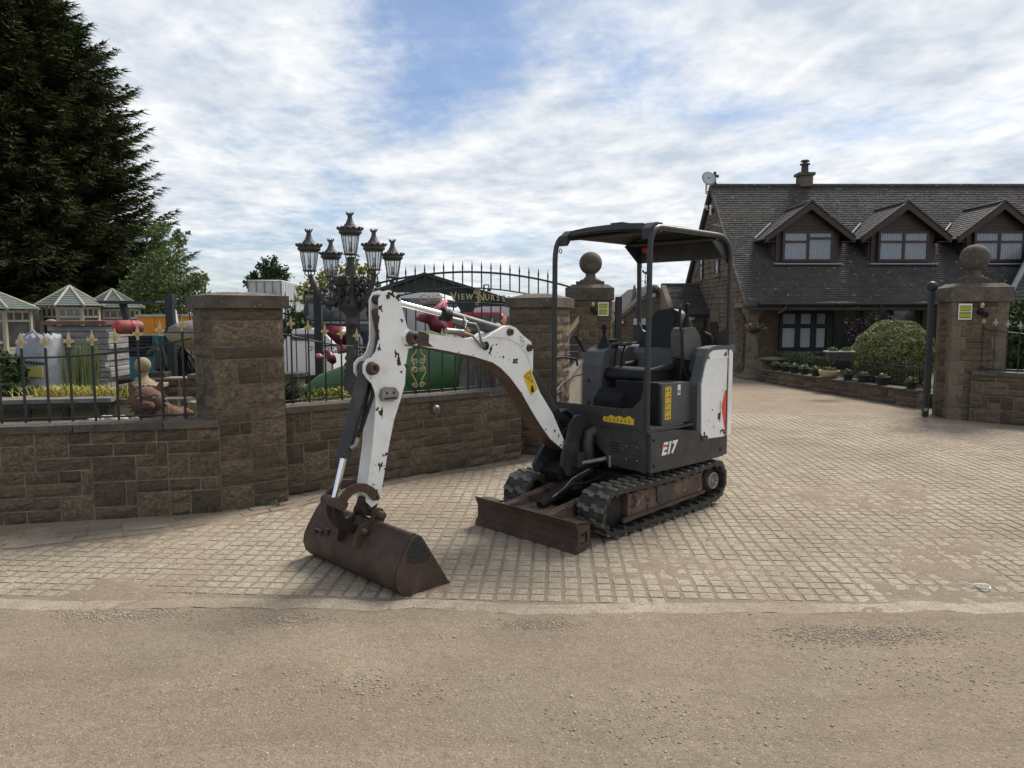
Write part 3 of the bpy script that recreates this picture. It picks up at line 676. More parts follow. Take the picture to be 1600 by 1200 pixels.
orn=MB()
for k,(dx,dz) in enumerate([(0,.06),(.03,.02),(-.03,.03),(.01,-.03),(.03,-.08),(-.01,-.13),(.02,.0)]): orn.tube(scroll((-.47+dx,1.86+dz),.028,k,1.1,1 if k%2 else -1),.005,6)
orn.v=[(a,b+YS-.015,c) for a,b,c in orn.v]; part('gilt_leaf_ornament',orn,M['gold'],ga,world=True)
# folded entrance gate leaves, seen edge on
g1=root('entrance_gate','dark green entrance gate folded open edge-on, with round ball on its post','gate',(6.37,11.25,0))
part('post',MB().box((0,0,.98),(.072,.072,1.92)),M['gatepaint'],g1,bev=.004); part('ball_cap',MB().ball((0,0,2.01),.078,18,12),M['gatepaint'],g1)
d_=Vector((6.33,11.45)).normalized()
for z_ in(.12,1.0,1.85): part('rail',MB().box((d_.x*1.3,d_.y*1.3,z_),(.05,2.5,.05),rz=math.atan2(d_.y,d_.x)-R(90)),M['gatepaint'],g1)
for k in range(18): part('bar',MB().tube([(d_.x*(.15+k*.14),d_.y*(.15+k*.14),.12),(d_.x*(.15+k*.14),d_.y*(.15+k*.14),1.85)],.01,6),M['gatepaint'],g1)
part('drop_bolt',MB().tube([(-.03,-.07,.12),(-.03,-.07,.16)],.03,10),M['steel'],g1)
g2=root('entrance_gate','dark entrance gate seen edge-on behind the excavator seat, beside the left ball-topped pillar','gate',(1.90,13.2,0))
part('post',MB().box((0,0,.95),(.11,.11,1.9)),M['gatepaint'],g2,bev=.004)
d_=Vector((1.95,13.3)).normalized()
for z_ in(.12,1.0,1.8): part('rail',MB().box((d_.x*1.3,d_.y*1.3,z_),(.05,2.5,.05),rz=math.atan2(d_.y,d_.x)-R(90)),M['gatepaint'],g2)
for k in range(16): part('bar',MB().tube([(d_.x*(.15+k*.15),d_.y*(.15+k*.15),.12),(d_.x*(.15+k*.15),d_.y*(.15+k*.15),1.8)],.01,6),M['gatepaint'],g2)
part('latch',MB().box((-.07,-.05,1.6),(.04,.03,.06)),M['iron'],g2)
# pillar signs and horns
def sign(label,o,U,n_,s,z,lines):
    X_=(U.x,U.y,0); c=Vector(o)+U*s-n_*.032
    sg=root('warning_sign',label,'sign',(c.x,c.y,z)); Bm=basis((c.x,c.y,z),X_,(0,0,1),(-n_.x,-n_.y,0))
    part('backing',xf(MB().box((0,0,0),(.18,.235,.006)),Bm),M['plastic_white'],sg,world=True,bev=.002)
    for y_,h_ in lines: part('yellow_panel',xf(MB().box((0,y_,.0045),(.155,h_,.002)),Bm),M['signyel'],sg,world=True)
    for y_ in(.085,.015,-.02,-.09):
        part('print_line',xf(MB().box((0,y_,.0062),(.13,.008,.0008)),Bm),M['black_ink'],sg,world=True)
    return Bm
sign('yellow and white notice on the gate pillar left of the canopy post',GC,GU,Gn,.62,1.68,[(.055,.085),(-.05,.09)])
sign('yellow and white notice on the right-hand gate pillar beneath its cap',RC,RU,Rn,.16,1.63,[(.055,.07),(-.05,.10)])
def horn(label,o,U,n_,s,z):
    c=Vector(o)+U*s-n_*.06; h_=root('alarm_beacon',label,'beacon',(c.x,c.y,z))
    part('bracket',MB().box((0,.03,0),(.05,.06,.05)),M['black'],h_); part('bell_horn',MB().lathe([(.02,0),(.03,.03),(.05,.06)],n=14,M=Matrix.Rotation(R(110),3,'X')),M['black'],h_,loc=(.03,0,-.02))
    part('amber_lens',MB().ball((0,-.02,.10),(.03,.03,.045),12,8),M['gold'],h_); part('body',MB().ball((0,0,.02),(.04,.04,.06),12,8),M['black'],h_)
horn('small black beacon with amber lens beside the notice on the left gate pillar',GC,GU,Gn,.44,1.66)
horn('small black beacon with amber lens beside the notice on the right gate pillar',RC,RU,Rn,.36,1.62)
# ---------------------------------------------------------------- mini excavator (x forward, y left, z up)
EA=R(224.6)
ex=root('mini_excavator','white and charcoal mini excavator with four-post canopy, arm lowered onto the paving','excavator',(.987,6.0,.014),EA)
def P_(name,mb,m,bev=0,parent=None,**k): return part(name,mb,m,parent or ex,bev=bev,**k)
# tracks
def track(sg):
    y0,y1=(.26,.49) if sg>0 else (-.49,-.26)
    ri,rs,zi,zs,xi,xs_=.165,.165,.185,.20,.83,-.52
    def loop(off,n=12):
        p=[]
        for k in range(n+1): a=R(90)-math.pi*k/n; p.append((xi+(ri+off)*math.cos(a),zi+(ri+off)*math.sin(a)))
        m_=7
        for k in range(1,m_): t=k/m_; p.append((xi+(xs_-xi)*t,max(zi-ri-off,0)+.004*0+ (0.0)))
        for k in range(n+1): a=R(-90)-math.pi*k/n; p.append((xs_+(rs+off)*math.cos(a),zs+(rs+off)*math.sin(a)))
        for k in range(1,m_): t=k/m_; p.append((xs_+(xi-xs_)*t,zs+rs+off+(zi+ri-zs-rs)*t-.018*math.sin(math.pi*t)))
        return p
    belt=MB(); Lo,Li=loop(0),loop(-.032); n=len(Lo)
    V_=[(p[0],y0,p[1]+.02*0) for p in Lo]+[(p[0],y1,p[1]) for p in Lo]+[(p[0],y0,p[1]) for p in Li]+[(p[0],y1,p[1]) for p in Li]
    F_=[]
    for i in range(n):
        j=(i+1)%n; F_+=[(i,j,n+j,n+i),(2*n+i,3*n+i,3*n+j,2*n+j),(i,2*n+i,2*n+j,j),(n+i,n+j,3*n+j,3*n+i)]
    belt.add(V_,F_); bt=P_('track_belt',belt,M['rubber'])
    # arc-length walk for the tread lugs
    seg_=[(Vector(Lo[i]),Vector(Lo[(i+1)%n])) for i in range(n)]; tot=sum((b-a).length for a,b in seg_); N_=36; LM=None
    def at(s):
        s%=tot
        for a,b in seg_:
            l_=(b-a).length
            if s<=l_ and l_>0: return a+(b-a)*(s/l_),(b-a).normalized()
            s-=l_
        return seg_[0][0],(seg_[0][1]-seg_[0][0]).normalized()
    # a lug is a kinked Z-shaped bar
    h=.017
    kn=[(-.115,-.022),(-.115,.012),(-.06,.012),(-.045,.030),(-.008,.030),(-.008,-.004),(-.04,-.004),(-.055,-.022)]
    q=MB(); q.prism([(b,a) for a,b in kn],-.003,h-.006,'z'); q.prism([(b*-1,-a) for a,b in kn],-.003,h-.006,'z')
    lm=q.mesh('track_lug'); lm.materials.append(M['lug']); lm.materials.append(M['rubber'])
    for k in range(N_):
        p,t=at(k*tot/N_); nrm=Vector((-t.y,t.x))
        if (p-Vector(((xi+xs_)/2,.19))).dot(nrm)<0: nrm=-nrm
        if abs(p.x-.15)>.75: nrm=nrm
        o=bpy.data.objects.new('track_lug',lm); col.objects.link(o); o.parent=ex
        o.matrix_local=basis((p.x,(y0+y1)/2,p.y),(t.x,0,t.y),(0,1 if nrm.dot(Vector((-t.y,t.x)))<0 else 1,0),(nrm.x,0,nrm.y))
        # inner guide lugs
    for k in range(30):
        p,t=at(k*tot/30); nrm=Vector((-t.y,t.x))
        if (p-Vector(((xi+xs_)/2,.19))).dot(nrm)<0: nrm=-nrm
        c=p-nrm*.04
        g_=MB().box((0,0,0),(.03,.225,.022)); xf(g_,basis((c.x,(y0+y1)/2,c.y),(t.x,0,t.y),(0,1,0),(nrm.x,0,nrm.y))); P_('guide_lug',g_,M['rubber'])
    ys=sg*.455; o_=sg
    # frame between the runs
    fr=[(.66,.125),(.66,.285),(.20,.30),(.18,.315),(-.02,.315),(-.04,.30),(-.34,.30),(-.36,.13),(.10,.095)]
    P_('track_frame',MB().prism(fr,sg*.30,ys),M['rust_light'],.006)
    P_('frame_lip',MB().prism([(.74,.095),(.74,.125),(-.36,.15),(-.36,.125)],ys,ys+sg*.022),M['rust'],.004)
    P_('frame_plate',MB().prism([(.30,.17),(.30,.285),(.08,.285),(.08,.17),(.11,.15),(.27,.15)],ys,ys+sg*.008),M['charcoal'],.003)
    for xx in(.62,.30,0.0,-.26): P_('track_roller',MB().lathe([(.02,-.06),(.062,-.055),(.062,.05),(.03,.06)],c=(xx,sg*.375,.075),n=16,M=Matrix.Rotation(R(90),3,'X')),M['black'])
    P_('idler_wheel',MB().lathe([(.03,-.06),(.125,-.05),(.13,-.02),(.13,.02),(.125,.05),(.03,.06)],c=(xi,sg*.385,zi),n=24,M=Matrix.Rotation(R(90),3,'X')),M['black'])
    sp=[]; 
    for k in range(22): a=2*math.pi*k/22; r_=.125 if k%2 else .105; sp.append((xs_+r_*math.cos(a),zs+r_*math.sin(a)))
    P_('drive_sprocket',MB().prism(sp,sg*.35,sg*.40),M['chip']); P_('sprocket_guard',MB().lathe([(.115,-.03),(.12,.02),(.10,.035),(.02,.035)],c=(xs_,sg*.40,zs),n=26,M=Matrix.Rotation(R(-90*sg),3,'X')),M['black'])
    Mx=Matrix.Rotation(R(-90*sg),3,'X')
    hub=P_('sprocket_hub',MB().lathe([(.075,-.05),(.075,.045),(.068,.058),(.058,.058),(.054,.050),(.02,.050),(.0,.055)],c=(xs_,sg*.41,zs),n=26,M=Mx),M['steel'])
    for k in range(6):
        a=2*math.pi*k/6; P_('hub_bolt',MB().lathe([(.011,0),(.011,.016),(.004,.018)],c=(xs_+.038*math.cos(a),sg*.458,zs+.038*math.sin(a)),n=6,M=Mx),M['steel'],parent=ex)
for sg in(1,-1): track(sg)
# undercarriage
P_('undercarriage_frame',MB().prism([(.42,-.26),(.42,.26),(-.42,.26),(-.42,-.26)],.20,.36,'z'),M['black'],.02)
P_('slew_ring',MB().lathe([(.30,.36),(.30,.415)],n=32),M['black'])
for s in(1,-1):
    P_('blade_arm',MB().prism([(1.25,.10),(1.25,.20),(1.02,.235),(.60,.29),(.36,.29),(.36,.19),(.60,.19)],s*.20-.035,s*.20+.035),M['rust_light'],.006)
P_('blade_crossplate',MB().prism([(1.25,-.17),(1.25,.17),(.98,.17),(.98,-.17)],.15,.185,'z'),M['rust_light'],.004)
P_('blade_cylinder',MB().tube([(1.10,0,.20),(.78,0,.30)],.036,14),M['black']); P_('blade_cylinder_rod',MB().tube([(.79,0,.295),(.52,0,.38)],.019,12),M['black'])
P_('hydraulic_hose',MB().tube([(.95,.045,.27),(.85,.08,.33),(.72,.10,.32),(.55,.09,.33),(.42,.08,.36)],.009,8),M['black'])
P_('hydraulic_hose',MB().tube([(1.0,.03,.25),(.90,.05,.30),(.80,.045,.36),(.6,.04,.40)],.006,8),M['steel'])
bp=[(1.285,.0),(1.268,.04),(1.258,.09),(1.262,.145),(1.285,.20),(1.297,.215)]
bk=[(p[0]-.018,p[1]) for p in bp][::-1]
bl_=P_('dozer_blade',MB().prism(bp+bk,-.495,.495,smooth=False),M['rust'],.003)
P_('blade_edge',MB().prism([(1.292,-.012),(1.276,.045),(1.262,.045),(1.275,-.012)],-.498,.498),M['rust'],.002)
for s in(1,-1):
    ya,yb=(s*.480,s*.497)
    o_=[(1.258,.0),(1.262,.20),(1.20,.215),(1.14,.175),(1.125,.10),(1.15,.035),(1.20,.0)]; i_=[(1.235,.045),(1.235,.125),(1.165,.135),(1.165,.06)]
    q=MB()
    # ring plate with opening
    O_=[(1.258,.0),(1.262,.20),(1.14,.185),(1.135,.035)]
    for k in range(4):
        a,b=O_[k],O_[(k+1)%4]; c,d=i_[(k+1)%4],i_[k]; q.prism([a,b,c,d],ya,yb)
    P_('blade_end_plate',q,M['rust'])
    for a,b in(((1.14,.185),(1.262,.20)),((1.135,.035),(1.258,.0))):
        P_('blade_rib',MB().prism([a,b,(b[0],b[1]-.012),(a[0],a[1]-.012)],ya-s*.16,yb),M['rust'])
# ------------- upper structure
base=[(.435,.43),(.40,.475),(-.58,.485),(-.78,.40),(-.80,0),(-.78,-.40),(-.58,-.485),(.40,-.475),(.435,-.43),(.435,-.12),(.40,-.05),(.40,.05)]
def slab(pts,z0,z1,name,m,bev=.012): return P_(name,MB().prism(pts,z0,z1,'z'),m,bev)
slab([(.30,.42),(.30,-.42),(-.74,-.38),(-.74,.38)],.415,.70,'revolving_frame',M['black'])
# left skirt panel (deep at the front, rising to the rear)
P_('side_panel',MB().prism([(.435,.41),(.43,.705),(.10,.700),(-.25,.655),(-.26,.585),(-.60,.570),(-.62,.40),(-.30,.395)],.455,.488),M['charcoal'],.01)
P_('side_panel',MB().prism([(.435,.41),(.43,.705),(-.25,.655),(-.26,.585),(-.60,.570),(-.62,.40)],-.488,-.455),M['charcoal'],.01)
P_('rear_bumper',MB().prism([(-.60,.486),(-.70,.475),(-.785,.41),(-.81,.30),(-.82,0),(-.81,-.30),(-.785,-.41),(-.70,-.475),(-.60,-.486),(-.60,-.40),(-.60,.40)],.405,.555,'z'),M['charcoal'],.012)
fp=[(.455,.41),(.455,.705),(.0,.705),(-.16,.705),(-.16,.60),(-.02,.57),(.08,.50),(.10,.43)]
P_('front_panel',MB().prism(fp,.415,.448,'x'),M['charcoal'],.008)
P_('front_panel',MB().prism([(-.46,.41),(-.46,.705),(-.32,.705),(-.32,.41)],.405,.44,'x'),M['charcoal'],.008)
P_('recess_backing',MB().box((.28,-.18,.56),(.02,.5,.28)),M['darkgap'])
for k in range(4): P_('vent_slot',MB().box((.449,.175,.535+k*.022),(.004,.075,.008)),M['darkgap'])
for yy,zz_ in((.30,.60),(.30,.50),(.40,.60),(.40,.50)): P_('panel_bolt',MB().lathe([(.008,0),(.008,.006),(.003,.008)],c=(.448,yy-.02,zz_-.01),n=8,M=Matrix.Rotation(R(90),3,'Y')),M['steel'])
for k,zz_ in enumerate((.60,.57,.545,.515)): P_('worn_decal_line',MB().box((.449,.33,zz_),(.002,.07,.004)),M['grey'])
for xx,zz_ in((.395,.655),(.39,.46),(-.57,.46),(-.755,.45)): P_('panel_bolt',MB().lathe([(.014,0),(.014,.006),(.006,.008)],c=(xx,.487 if xx>-.7 else .43,zz_),n=10,M=Matrix.Rotation(R(-90),3,'X')),M['black'])
# deck edge line and floor
P_('floor_plate',MB().prism([(.44,.47),(.44,-.47),(-.30,-.47),(-.30,.47)],.705,.722,'z'),M['charcoal'],.004)
P_('floor_mat',MB().prism([(.37,.44),(.37,-.1),(-.08,-.1),(-.08,.44)],.723,.731,'z'),M['rubber'] if False else mat('dusty_floor_mat',(.10,.09,.07),(.17,.15,.115),9,.9,bump=.2),.003)
# front guard plate with cut-out
gp_=[(.465,.725),(.465,1.16),(.425,1.15),(.42,1.02),(.40,.95),(.33,.885),(.22,.868),(-.46,.868),(-.465,.725)]
P_('front_guard_plate',MB().prism(gp_,.435,.447,'x'),M['charcoal'],.003)
q=MB().prism([(.05,.77),(.06,.80),(.10,.795),(.13,.815),(.17,.80),(.21,.815),(.25,.80),(.30,.822),(.345,.80),(.345,.757),(.07,.757)],.4475,.4487,'x'); P_('torn_yellow_sticker',q,M['yellow'])
for k in range(7): P_('sticker_print',MB().prism([(.08+k*.036,.768),(.086+k*.036,.80),(.092+k*.036,.768)],.4488,.4493,'x'),M['charcoal'])
# canopy posts and roof
pr_=.020
def post(path,name='canopy_post'): return P_(name,MB().tube(path,.021,12),M['post'])
def bend(p0,p1,r=.10,n=6):
    return [tuple(Vector(p0)*(1-t)**2+Vector(p1)*t**2+Vector((p0[0],p0[1],p1[2]))*2*t*(1-t)) for t in [k/n for k in range(n+1)]]
zt=2.215
post([(.45,.462,.73),(.452,.462,1.2),(.45,.462,1.95)]+bend((.45,.462,2.03),(.30,.455,zt))+[(-.50,.455,zt)]+[tuple(p) for p in bend((-.705,.455,2.02),(-.50,.455,zt))[::-1]][1:]+[(-.72,.455,1.30)])
post([(.45,-.455,.73),(.452,-.455,1.2),(.45,-.455,1.93)]+bend((.45,-.455,2.0),(.32,-.44,zt))+[(-.50,-.44,zt)]+[tuple(p) for p in bend((-.70,-.455,2.02),(-.50,-.44,zt))[::-1]][1:]+[(-.72,-.455,1.30)])
P_('canopy_crossbar',MB().tube([(.30,.45,zt-.02),(.30,-.45,zt-.02)],.018,10),M['post']); P_('canopy_crossbar',MB().tube([(-.50,.45,zt-.02),(-.50,-.45,zt-.02)],.018,10),M['post'])
# roof panel: shallow pan with raised centre and turned down lips
rf=MB(); nx_=9; prof=[]
ys_=[-.455,-.40,-.33,-.20,0,.20,.33,.40,.455]; zs_=[2.215,2.236,2.262,2.272,2.276,2.272,2.262,2.236,2.215]
xs2=[.405,.36,.24,-.1,-.5,-.66]; dz2=[-.055,-.01,.0,.006,-.002,-.05]
V_=[(x_,y_,z_+d_ ) for x_,d_ in zip(xs2,dz2) for y_,z_ in zip(ys_,zs_)]; V2=[(x_*.99,y_*.98,z_-.020) for x_,y_,z_ in V_]
nn_=len(ys_); F_=[(i*nn_+j,i*nn_+j+1,(i+1)*nn_+j+1,(i+1)*nn_+j) for i in range(5) for j in range(nn_-1)]; o_=len(V_)
rf.add(V_+V2,F_+[tuple(reversed([k+o_ for k in f])) for f in F_]); 
bd_=[j for j in range(nn_)]+[i*nn_+nn_-1 for i in range(1,6)]+[5*nn_+j for j in range(nn_-2,-1,-1)]+[i*nn_ for i in range(4,0,-1)]
rf.add(V_+V2,[(bd_[k],bd_[(k+1)%len(bd_)],bd_[(k+1)%len(bd_)]+o_,bd_[k]+o_) for k in range(len(bd_))]); P_('canopy_roof',rf,M['black'])
P_('roof_rib',MB().prism([(.25,-.06),(.25,.06),(-.6,.06),(-.6,-.06)],2.262,2.292,'z'),M['charcoal'],.012)
for s in(1,-1): P_('roof_corner_cap',MB().prism([(.42,2.12),(.425,2.20),(.36,2.25),(.27,2.252),(.27,2.225),(.36,2.20),(.395,2.14)],s*.40-.03,s*.40+.045),M['charcoal'],.01)
for s in(1,-1): P_('roof_gusset',MB().prism([(-.70,2.0),(-.70,2.18),(-.44,2.18)],s*.43-.006,s*.43+.006),M['post'],.002)
P_('roof_skirt',MB().prism([(-.44,2.04),(.44,2.04),(.44,2.205),(.33,2.245),(.2,2.258),(-.2,2.258),(-.33,2.245),(-.44,2.205)],-.685,-.662,'x'),M['charcoal'],.004)
P_('rear_lamp',MB().ball((-.45,-.2,2.14),(.03,.05,.03),10,8),M['redp'])
P_('tie_down_ring',MB().tube([(.40+.015*math.cos(a),-.44,2.09+.018*math.sin(a)) for a in np.linspace(0,6.28,12)],.004,6),M['post'])
# rear shelf panel between back posts
P_('rear_guard',MB().prism([(-.455,1.30),(.455,1.30),(.455,1.46),(.28,1.40),(.10,1.37),(-.28,1.37),(-.40,1.44),(-.455,1.54)],-.70,-.685,'x'),M['charcoal'],.004)
P_('engine_cover',MB().prism([(-.30,.72),(-.30,1.0),(-.36,1.25),(-.42,1.31),(-.72,1.31),(-.79,1.2),(-.79,.56),(-.30,.60)],-.44,.44),M['grey'],.02)
# left rear corner: grey trim and white cover
P_('rear_trim',MB().prism([(-.20,.66),(-.20,1.02),(-.245,1.10),(-.30,1.25),(-.36,1.305),(-.44,1.325),(-.77,1.325),(-.79,1.27),(-.46,1.27),(-.385,1.24),(-.30,1.04),(-.27,.60)],.40,.484),M['grey'],.012)
P_('rear_trim',MB().prism([(-.20,.66),(-.20,1.02),(-.30,1.25),(-.44,1.325),(-.77,1.325),(-.79,.60),(-.27,.60)],-.484,-.40),M['grey'],.012)
wc=[(-.262,.625),(-.245,1.02),(-.30,1.18),(-.36,1.265),(-.42,1.29),(-.63,1.292),(-.642,1.27),(-.638,.62),(-.635,.565),(-.30,.580)]
P_('white_side_cover',MB().prism(wc,.445,.492),M['white'],.012)
P_('white_side_cover',MB().prism([(x,z) for x,z in wc],-.492,-.445),M['white'],.012)
wr_=[(-.668,.494),(-.76,.478),(-.815,.40),(-.845,.20),(-.85,0),(-.845,-.20),(-.815,-.40),(-.76,-.478),(-.668,-.494),(-.668,-.43),(-.78,-.36),(-.80,0),(-.78,.36),(-.668,.43)]
P_('rear_door',MB().prism(wr_,.57,1.285,'z'),M['white'],.012)
P_('cover_gap',MB().box((-.654,.455,.93),(.027,.05,.72)),M['darkgap'])
P_('cover_seal',MB().box((-.654,.484,.93),(.012,.012,.72)),M['darkgap'])
P_('cover_latch',MB().ball((-.345,.493,1.235),(.014,.006,.014),10,6),M['steel'])
P_('cover_crease',MB().prism([(-.34,1.19),(-.40,1.235),(-.66,1.235),(-.66,1.225),(-.40,1.222)],.490,.4945),M['white'],.002)
P_('orange_marking',MB().prism([(-.637,.95),(-.615,.955),(-.59,.90),(-.565,.83),(-.58,.76),(-.603,.68),(-.634,.60),(-.637,.60)],.4922,.4935),M['red_ink'])
for k in range(5): P_('small_marking',MB().box((-.545,.4928,.80+k*.016),(.022,.001,.006)),M['redp'])
# paint chips on white: irregular bare patches
def chip(pts_c,r,seed,y=.4926,parent=None,name='paint_chip',elong=1,nrm=1,m='chip'):
    rr=random.Random(seed); n=19; o=[]
    for k in range(n):
        a=2*math.pi*k/n; q_=r*rr.uniform(.42,1.12)*(.8+.3*math.sin(k*1.1+seed)); o.append((pts_c[0]+q_*math.cos(a),pts_c[1]+q_*elong*math.sin(a)))
    return P_(name,MB().prism(o,y-.0012*nrm,y+.0008*nrm),M[m])
for i,(x_,z_,r_,e_) in enumerate([(-.535,.745,.030,2.0),(-.42,.805,.013,.8),(-.30,.600,.045,.9),(-.34,.592,.03,.9),(-.56,.615,.022,1.0),(-.60,.612,.03,.8),(-.60,1.245,.022,.9),(-.615,1.262,.026,1.0),(-.45,.66,.008,2),(-.33,.69,.005,1),(-.37,.72,.006,1.5),(-.62,.59,.018,1.5),(-.57,.95,.005,1),(-.49,1.0,.004,1)]): chip((x_,z_),r_,i,elong=e_)
def lettering(txt,size,x,z,y,m,bold=.004,shear=.25,name='lettering',ext=.0008,tilt=0):
    q=text_mb(txt,size,ext,bold,shear); xf(q,Matrix.Translation((x,y,z))@Matrix(((-1,0,0,0),(0,0,1,0),(0,1,0,0),(0,0,0,1)))@Matrix.Rotation(tilt,4,'Z')); return P_(name,q,M[m])
lettering('E17',.125,.20,.530,.4895,'white_ink',.006,.28)
P_('red_letter_flash',MB().prism([(.290,.605),(.245,.605),(.243,.585),(.288,.585)],.4896,.4910),M['red_ink'])
# grey box below seat at left with stickers
P_('seat_side_box',MB().prism([(.20,.735),(.205,1.055),(-.22,1.045),(-.26,.73)],.10,.425),M['grey'],.014)
P_('box_front_shade',MB().prism([(.22,.735),(.22,1.06),(.206,1.06),(.206,.735)],.0,.40),M['darkgap'],.004)  # thin black sheet over the box front paints the deep shade there
P_('yellow_instruction_sticker',MB().prism([(.165,.775),(.165,1.03),(.085,1.03),(.085,.775)],.4255,.427),M['yellow'])
for k in range(5):
    z_=.80+k*.05
    P_('sticker_rule',MB().box((.125,.4273,z_+.025),(.075,.0006,.0025)),M['black_ink'])
    P_('sticker_pictogram',MB().prism([(.155,z_-.012),(.145,z_+.012),(.135,z_-.012)],.4271,.4278),M['black_ink'])
    P_('sticker_pictogram',MB().prism([(.118,z_-.010),(.120,z_+.005),(.108,z_+.012),(.100,z_-.010)],.4271,.4278),M['black_ink'])
P_('noise_rating_sticker',MB().prism([(-.005,.955),(-.005,1.035),(-.045,1.035),(-.045,.955)],.4255,.427),M['white_ink'])
lettering('93',.038,-.024,.966,.4274,'black_ink',.001,0,ext=.0004)
# seat
P_('seat_base',MB().prism([(.06,.73),(.05,1.00),(-.42,1.00),(-.44,.73)],-.20,.18),M['darkgap'],.02)
for k in range(3): P_('suspension_bellows',MB().box((-.17,-.01,.90+k*.035),(.40,.40,.02)),M['black'],.008)
P_('seat_cushion',MB().prism([(.12,1.05),(.13,1.10),(.09,1.145),(-.02,1.155),(-.30,1.125),(-.42,1.14),(-.46,1.05),(-.1,1.03)],-.235,.225),M['vinyl'],.03,seg=4)
def backrest():
    q=MB(); pr=[(-.21,1.10),(-.235,1.25),(-.225,1.36),(-.17,1.47),(-.155,1.54),(-.125,1.60),(-.05,1.625),(.05,1.625),(.12,1.60),(.15,1.54),(.165,1.47),(.22,1.36),(.23,1.25),(.205,1.10)]
    q.prism([(y_,z_) for y_,z_ in pr],-.045,.045,'x'); return q
Mb=Matrix.Translation((-.44,0,0))@Matrix.Shear('XY',4,(0,0)) 
q=backrest(); q.v=[(x_-.43-(z_-1.1)*.22+.25*y_*y_*2.2,y_,z_) for x_,y_,z_ in q.v]; P_('seat_backrest',q,M['vinyl'],.028,seg=4)
hp=[(-.115,1.545),(-.09,1.59),(.08,1.59),(.105,1.545),(.06,1.475),(.03,1.465),(-.05,1.465),(-.075,1.475)]
q=MB().prism(hp,.035,.058,'x'); q.v=[(x_-.43-(z_-1.1)*.22+.5*y_*y_,y_,z_) for x_,y_,z_ in q.v]; P_('headrest_pad',q,M['vinyl'],.010,seg=3)
q=MB().prism([(-.13,1.13),(-.15,1.40),(.13,1.40),(.12,1.13)],.035,.052,'x'); q.v=[(x_-.43-(z_-1.1)*.22+.5*y_*y_,y_,z_) for x_,y_,z_ in q.v]; P_('back_pad',q,M['vinyl'],.012,seg=3)
P_('seat_bolster',MB().tube([(.08,.205,1.13),(-.1,.22,1.145),(-.3,.22,1.15),(-.42,.20,1.20)],[.02,.03,.032,.02],10),M['black'])
P_('seat_bolster',MB().tube([(.08,-.21,1.13),(-.1,-.225,1.145),(-.3,-.225,1.15),(-.42,-.20,1.20)],[.02,.03,.032,.02],10),M['black'])
P_('heater_box',MB().prism([(.28,.73),(.28,.90),(.20,.98),(.05,.98),(.05,.73)],-.18,.08),M['darkgap'],.01)  # near-black colour stands in for the deep shade in front of the seat
# consoles and controls
P_('front_console',MB().prism([(.16,.73),(.155,1.16),(.12,1.27),(.05,1.30),(-.10,1.285),(-.17,1.18),(-.20,.73)],-.40,-.20),M['grey'],.022,seg=3)
P_('console_side_rib',MB().prism([(.0,.75),(-.02,1.18),(-.06,1.19),(-.05,.75)],-.20,-.19),M['grey'],.006)
P_('console_side_rib',MB().prism([(-.08,.75),(-.10,1.18),(-.14,1.12),(-.13,.75)],-.20,-.185),M['charcoal'],.006)
for z_ in(1.03,.84): P_('console_hole',MB().ball((.163,-.33,z_),(.004,.010,.018),8,6),M['darkgap'])
def joystick(c,h,tx=0,ty=0,lean=0,bel=.055):
    x_,y_,z_=c; pr=[]
    for k in range(5): pr+= [(bel*(1-.16*k),k*.022),(bel*(1-.16*k)*.86,k*.022+.014)]
    P_('joystick_boot',MB().lathe(pr,c=c,n=18),M['black'])
    P_('joystick',MB().tube([(x_,y_,z_+.09),(x_+lean*.4,y_,z_+.14),(x_+lean,y_,z_+h-.04),(x_+lean,y_,z_+h)],[.011,.013,.018,.017],12),M['black'])
    P_('joystick_grip_top',MB().ball((x_+lean,y_,z_+h),(.024,.02,.018),12,8),M['black'])
joystick((.0,-.30,1.30),.185,bel=.065)
joystick((-.37,.265,1.465),.19,bel=.055)
P_('dozer_lever',MB().tube([(.13,-.41,1.27),(.16,-.43,1.34),(.20,-.45,1.405)],[.009,.018,.014],10),M['black'])
P_('left_console',MB().prism([(-.25,1.22),(-.235,1.42),(-.265,1.470),(-.40,1.475),(-.47,1.42),(-.545,1.23),(-.47,1.04),(-.425,1.05),(-.36,1.20)],.20,.325),M['taupe'],.022,seg=3)
P_('console_linkage',MB().prism([(-.25,1.0),(-.26,1.21),(-.38,1.20),(-.42,1.0)],.21,.315),M['darkgap'],.01)
for k in range(4): P_('cable',MB().tube([(-.24-.05*k,.33,1.14),(-.26-.05*k,.35,1.07),(-.25-.05*k,.33,1.0)],.008,6),M['black'])
P_('safety_lever',MB().tube([(-.22,.30,1.02),(-.20,.34,1.25),(-.20,.33,1.42),(-.23,.29,1.50),(-.27,.26,1.57),(-.29,.25,1.63)],.012,8),M['black']); P_('safety_lever_knob',MB().ball((-.293,.248,1.640),(.014,.014,.026),10,8),M['rust_light'])
P_('armrest',MB().tube([(-.56,.31,1.42),(-.62,.33,1.40),(-.65,.35,1.32),(-.64,.36,1.22)],.022,10),M['black'])
P_('right_console',MB().prism([(-.18,1.05),(-.20,1.22),(-.30,1.30),(-.55,1.28),(-.58,1.05)],-.42,-.27),M['grey'],.02,seg=3)
for y_ in(-.12,-.05): P_('travel_lever',MB().tube([(.02,y_-.05,1.15),(.03,y_-.04,1.25),(.04,y_,1.33)],.009,8),M['black'])
for y_ in(-.13,-.04): P_('travel_lever_grip',MB().tube([(.04,y_-.06,1.33),(.04,y_+.05,1.345)],.014,8),M['charcoal'])
P_('cup_holder',MB().lathe([(.04,1.28),(.045,1.34),(.045,1.36)],c=(-.25,-.40,.0),n=14),M['black'])
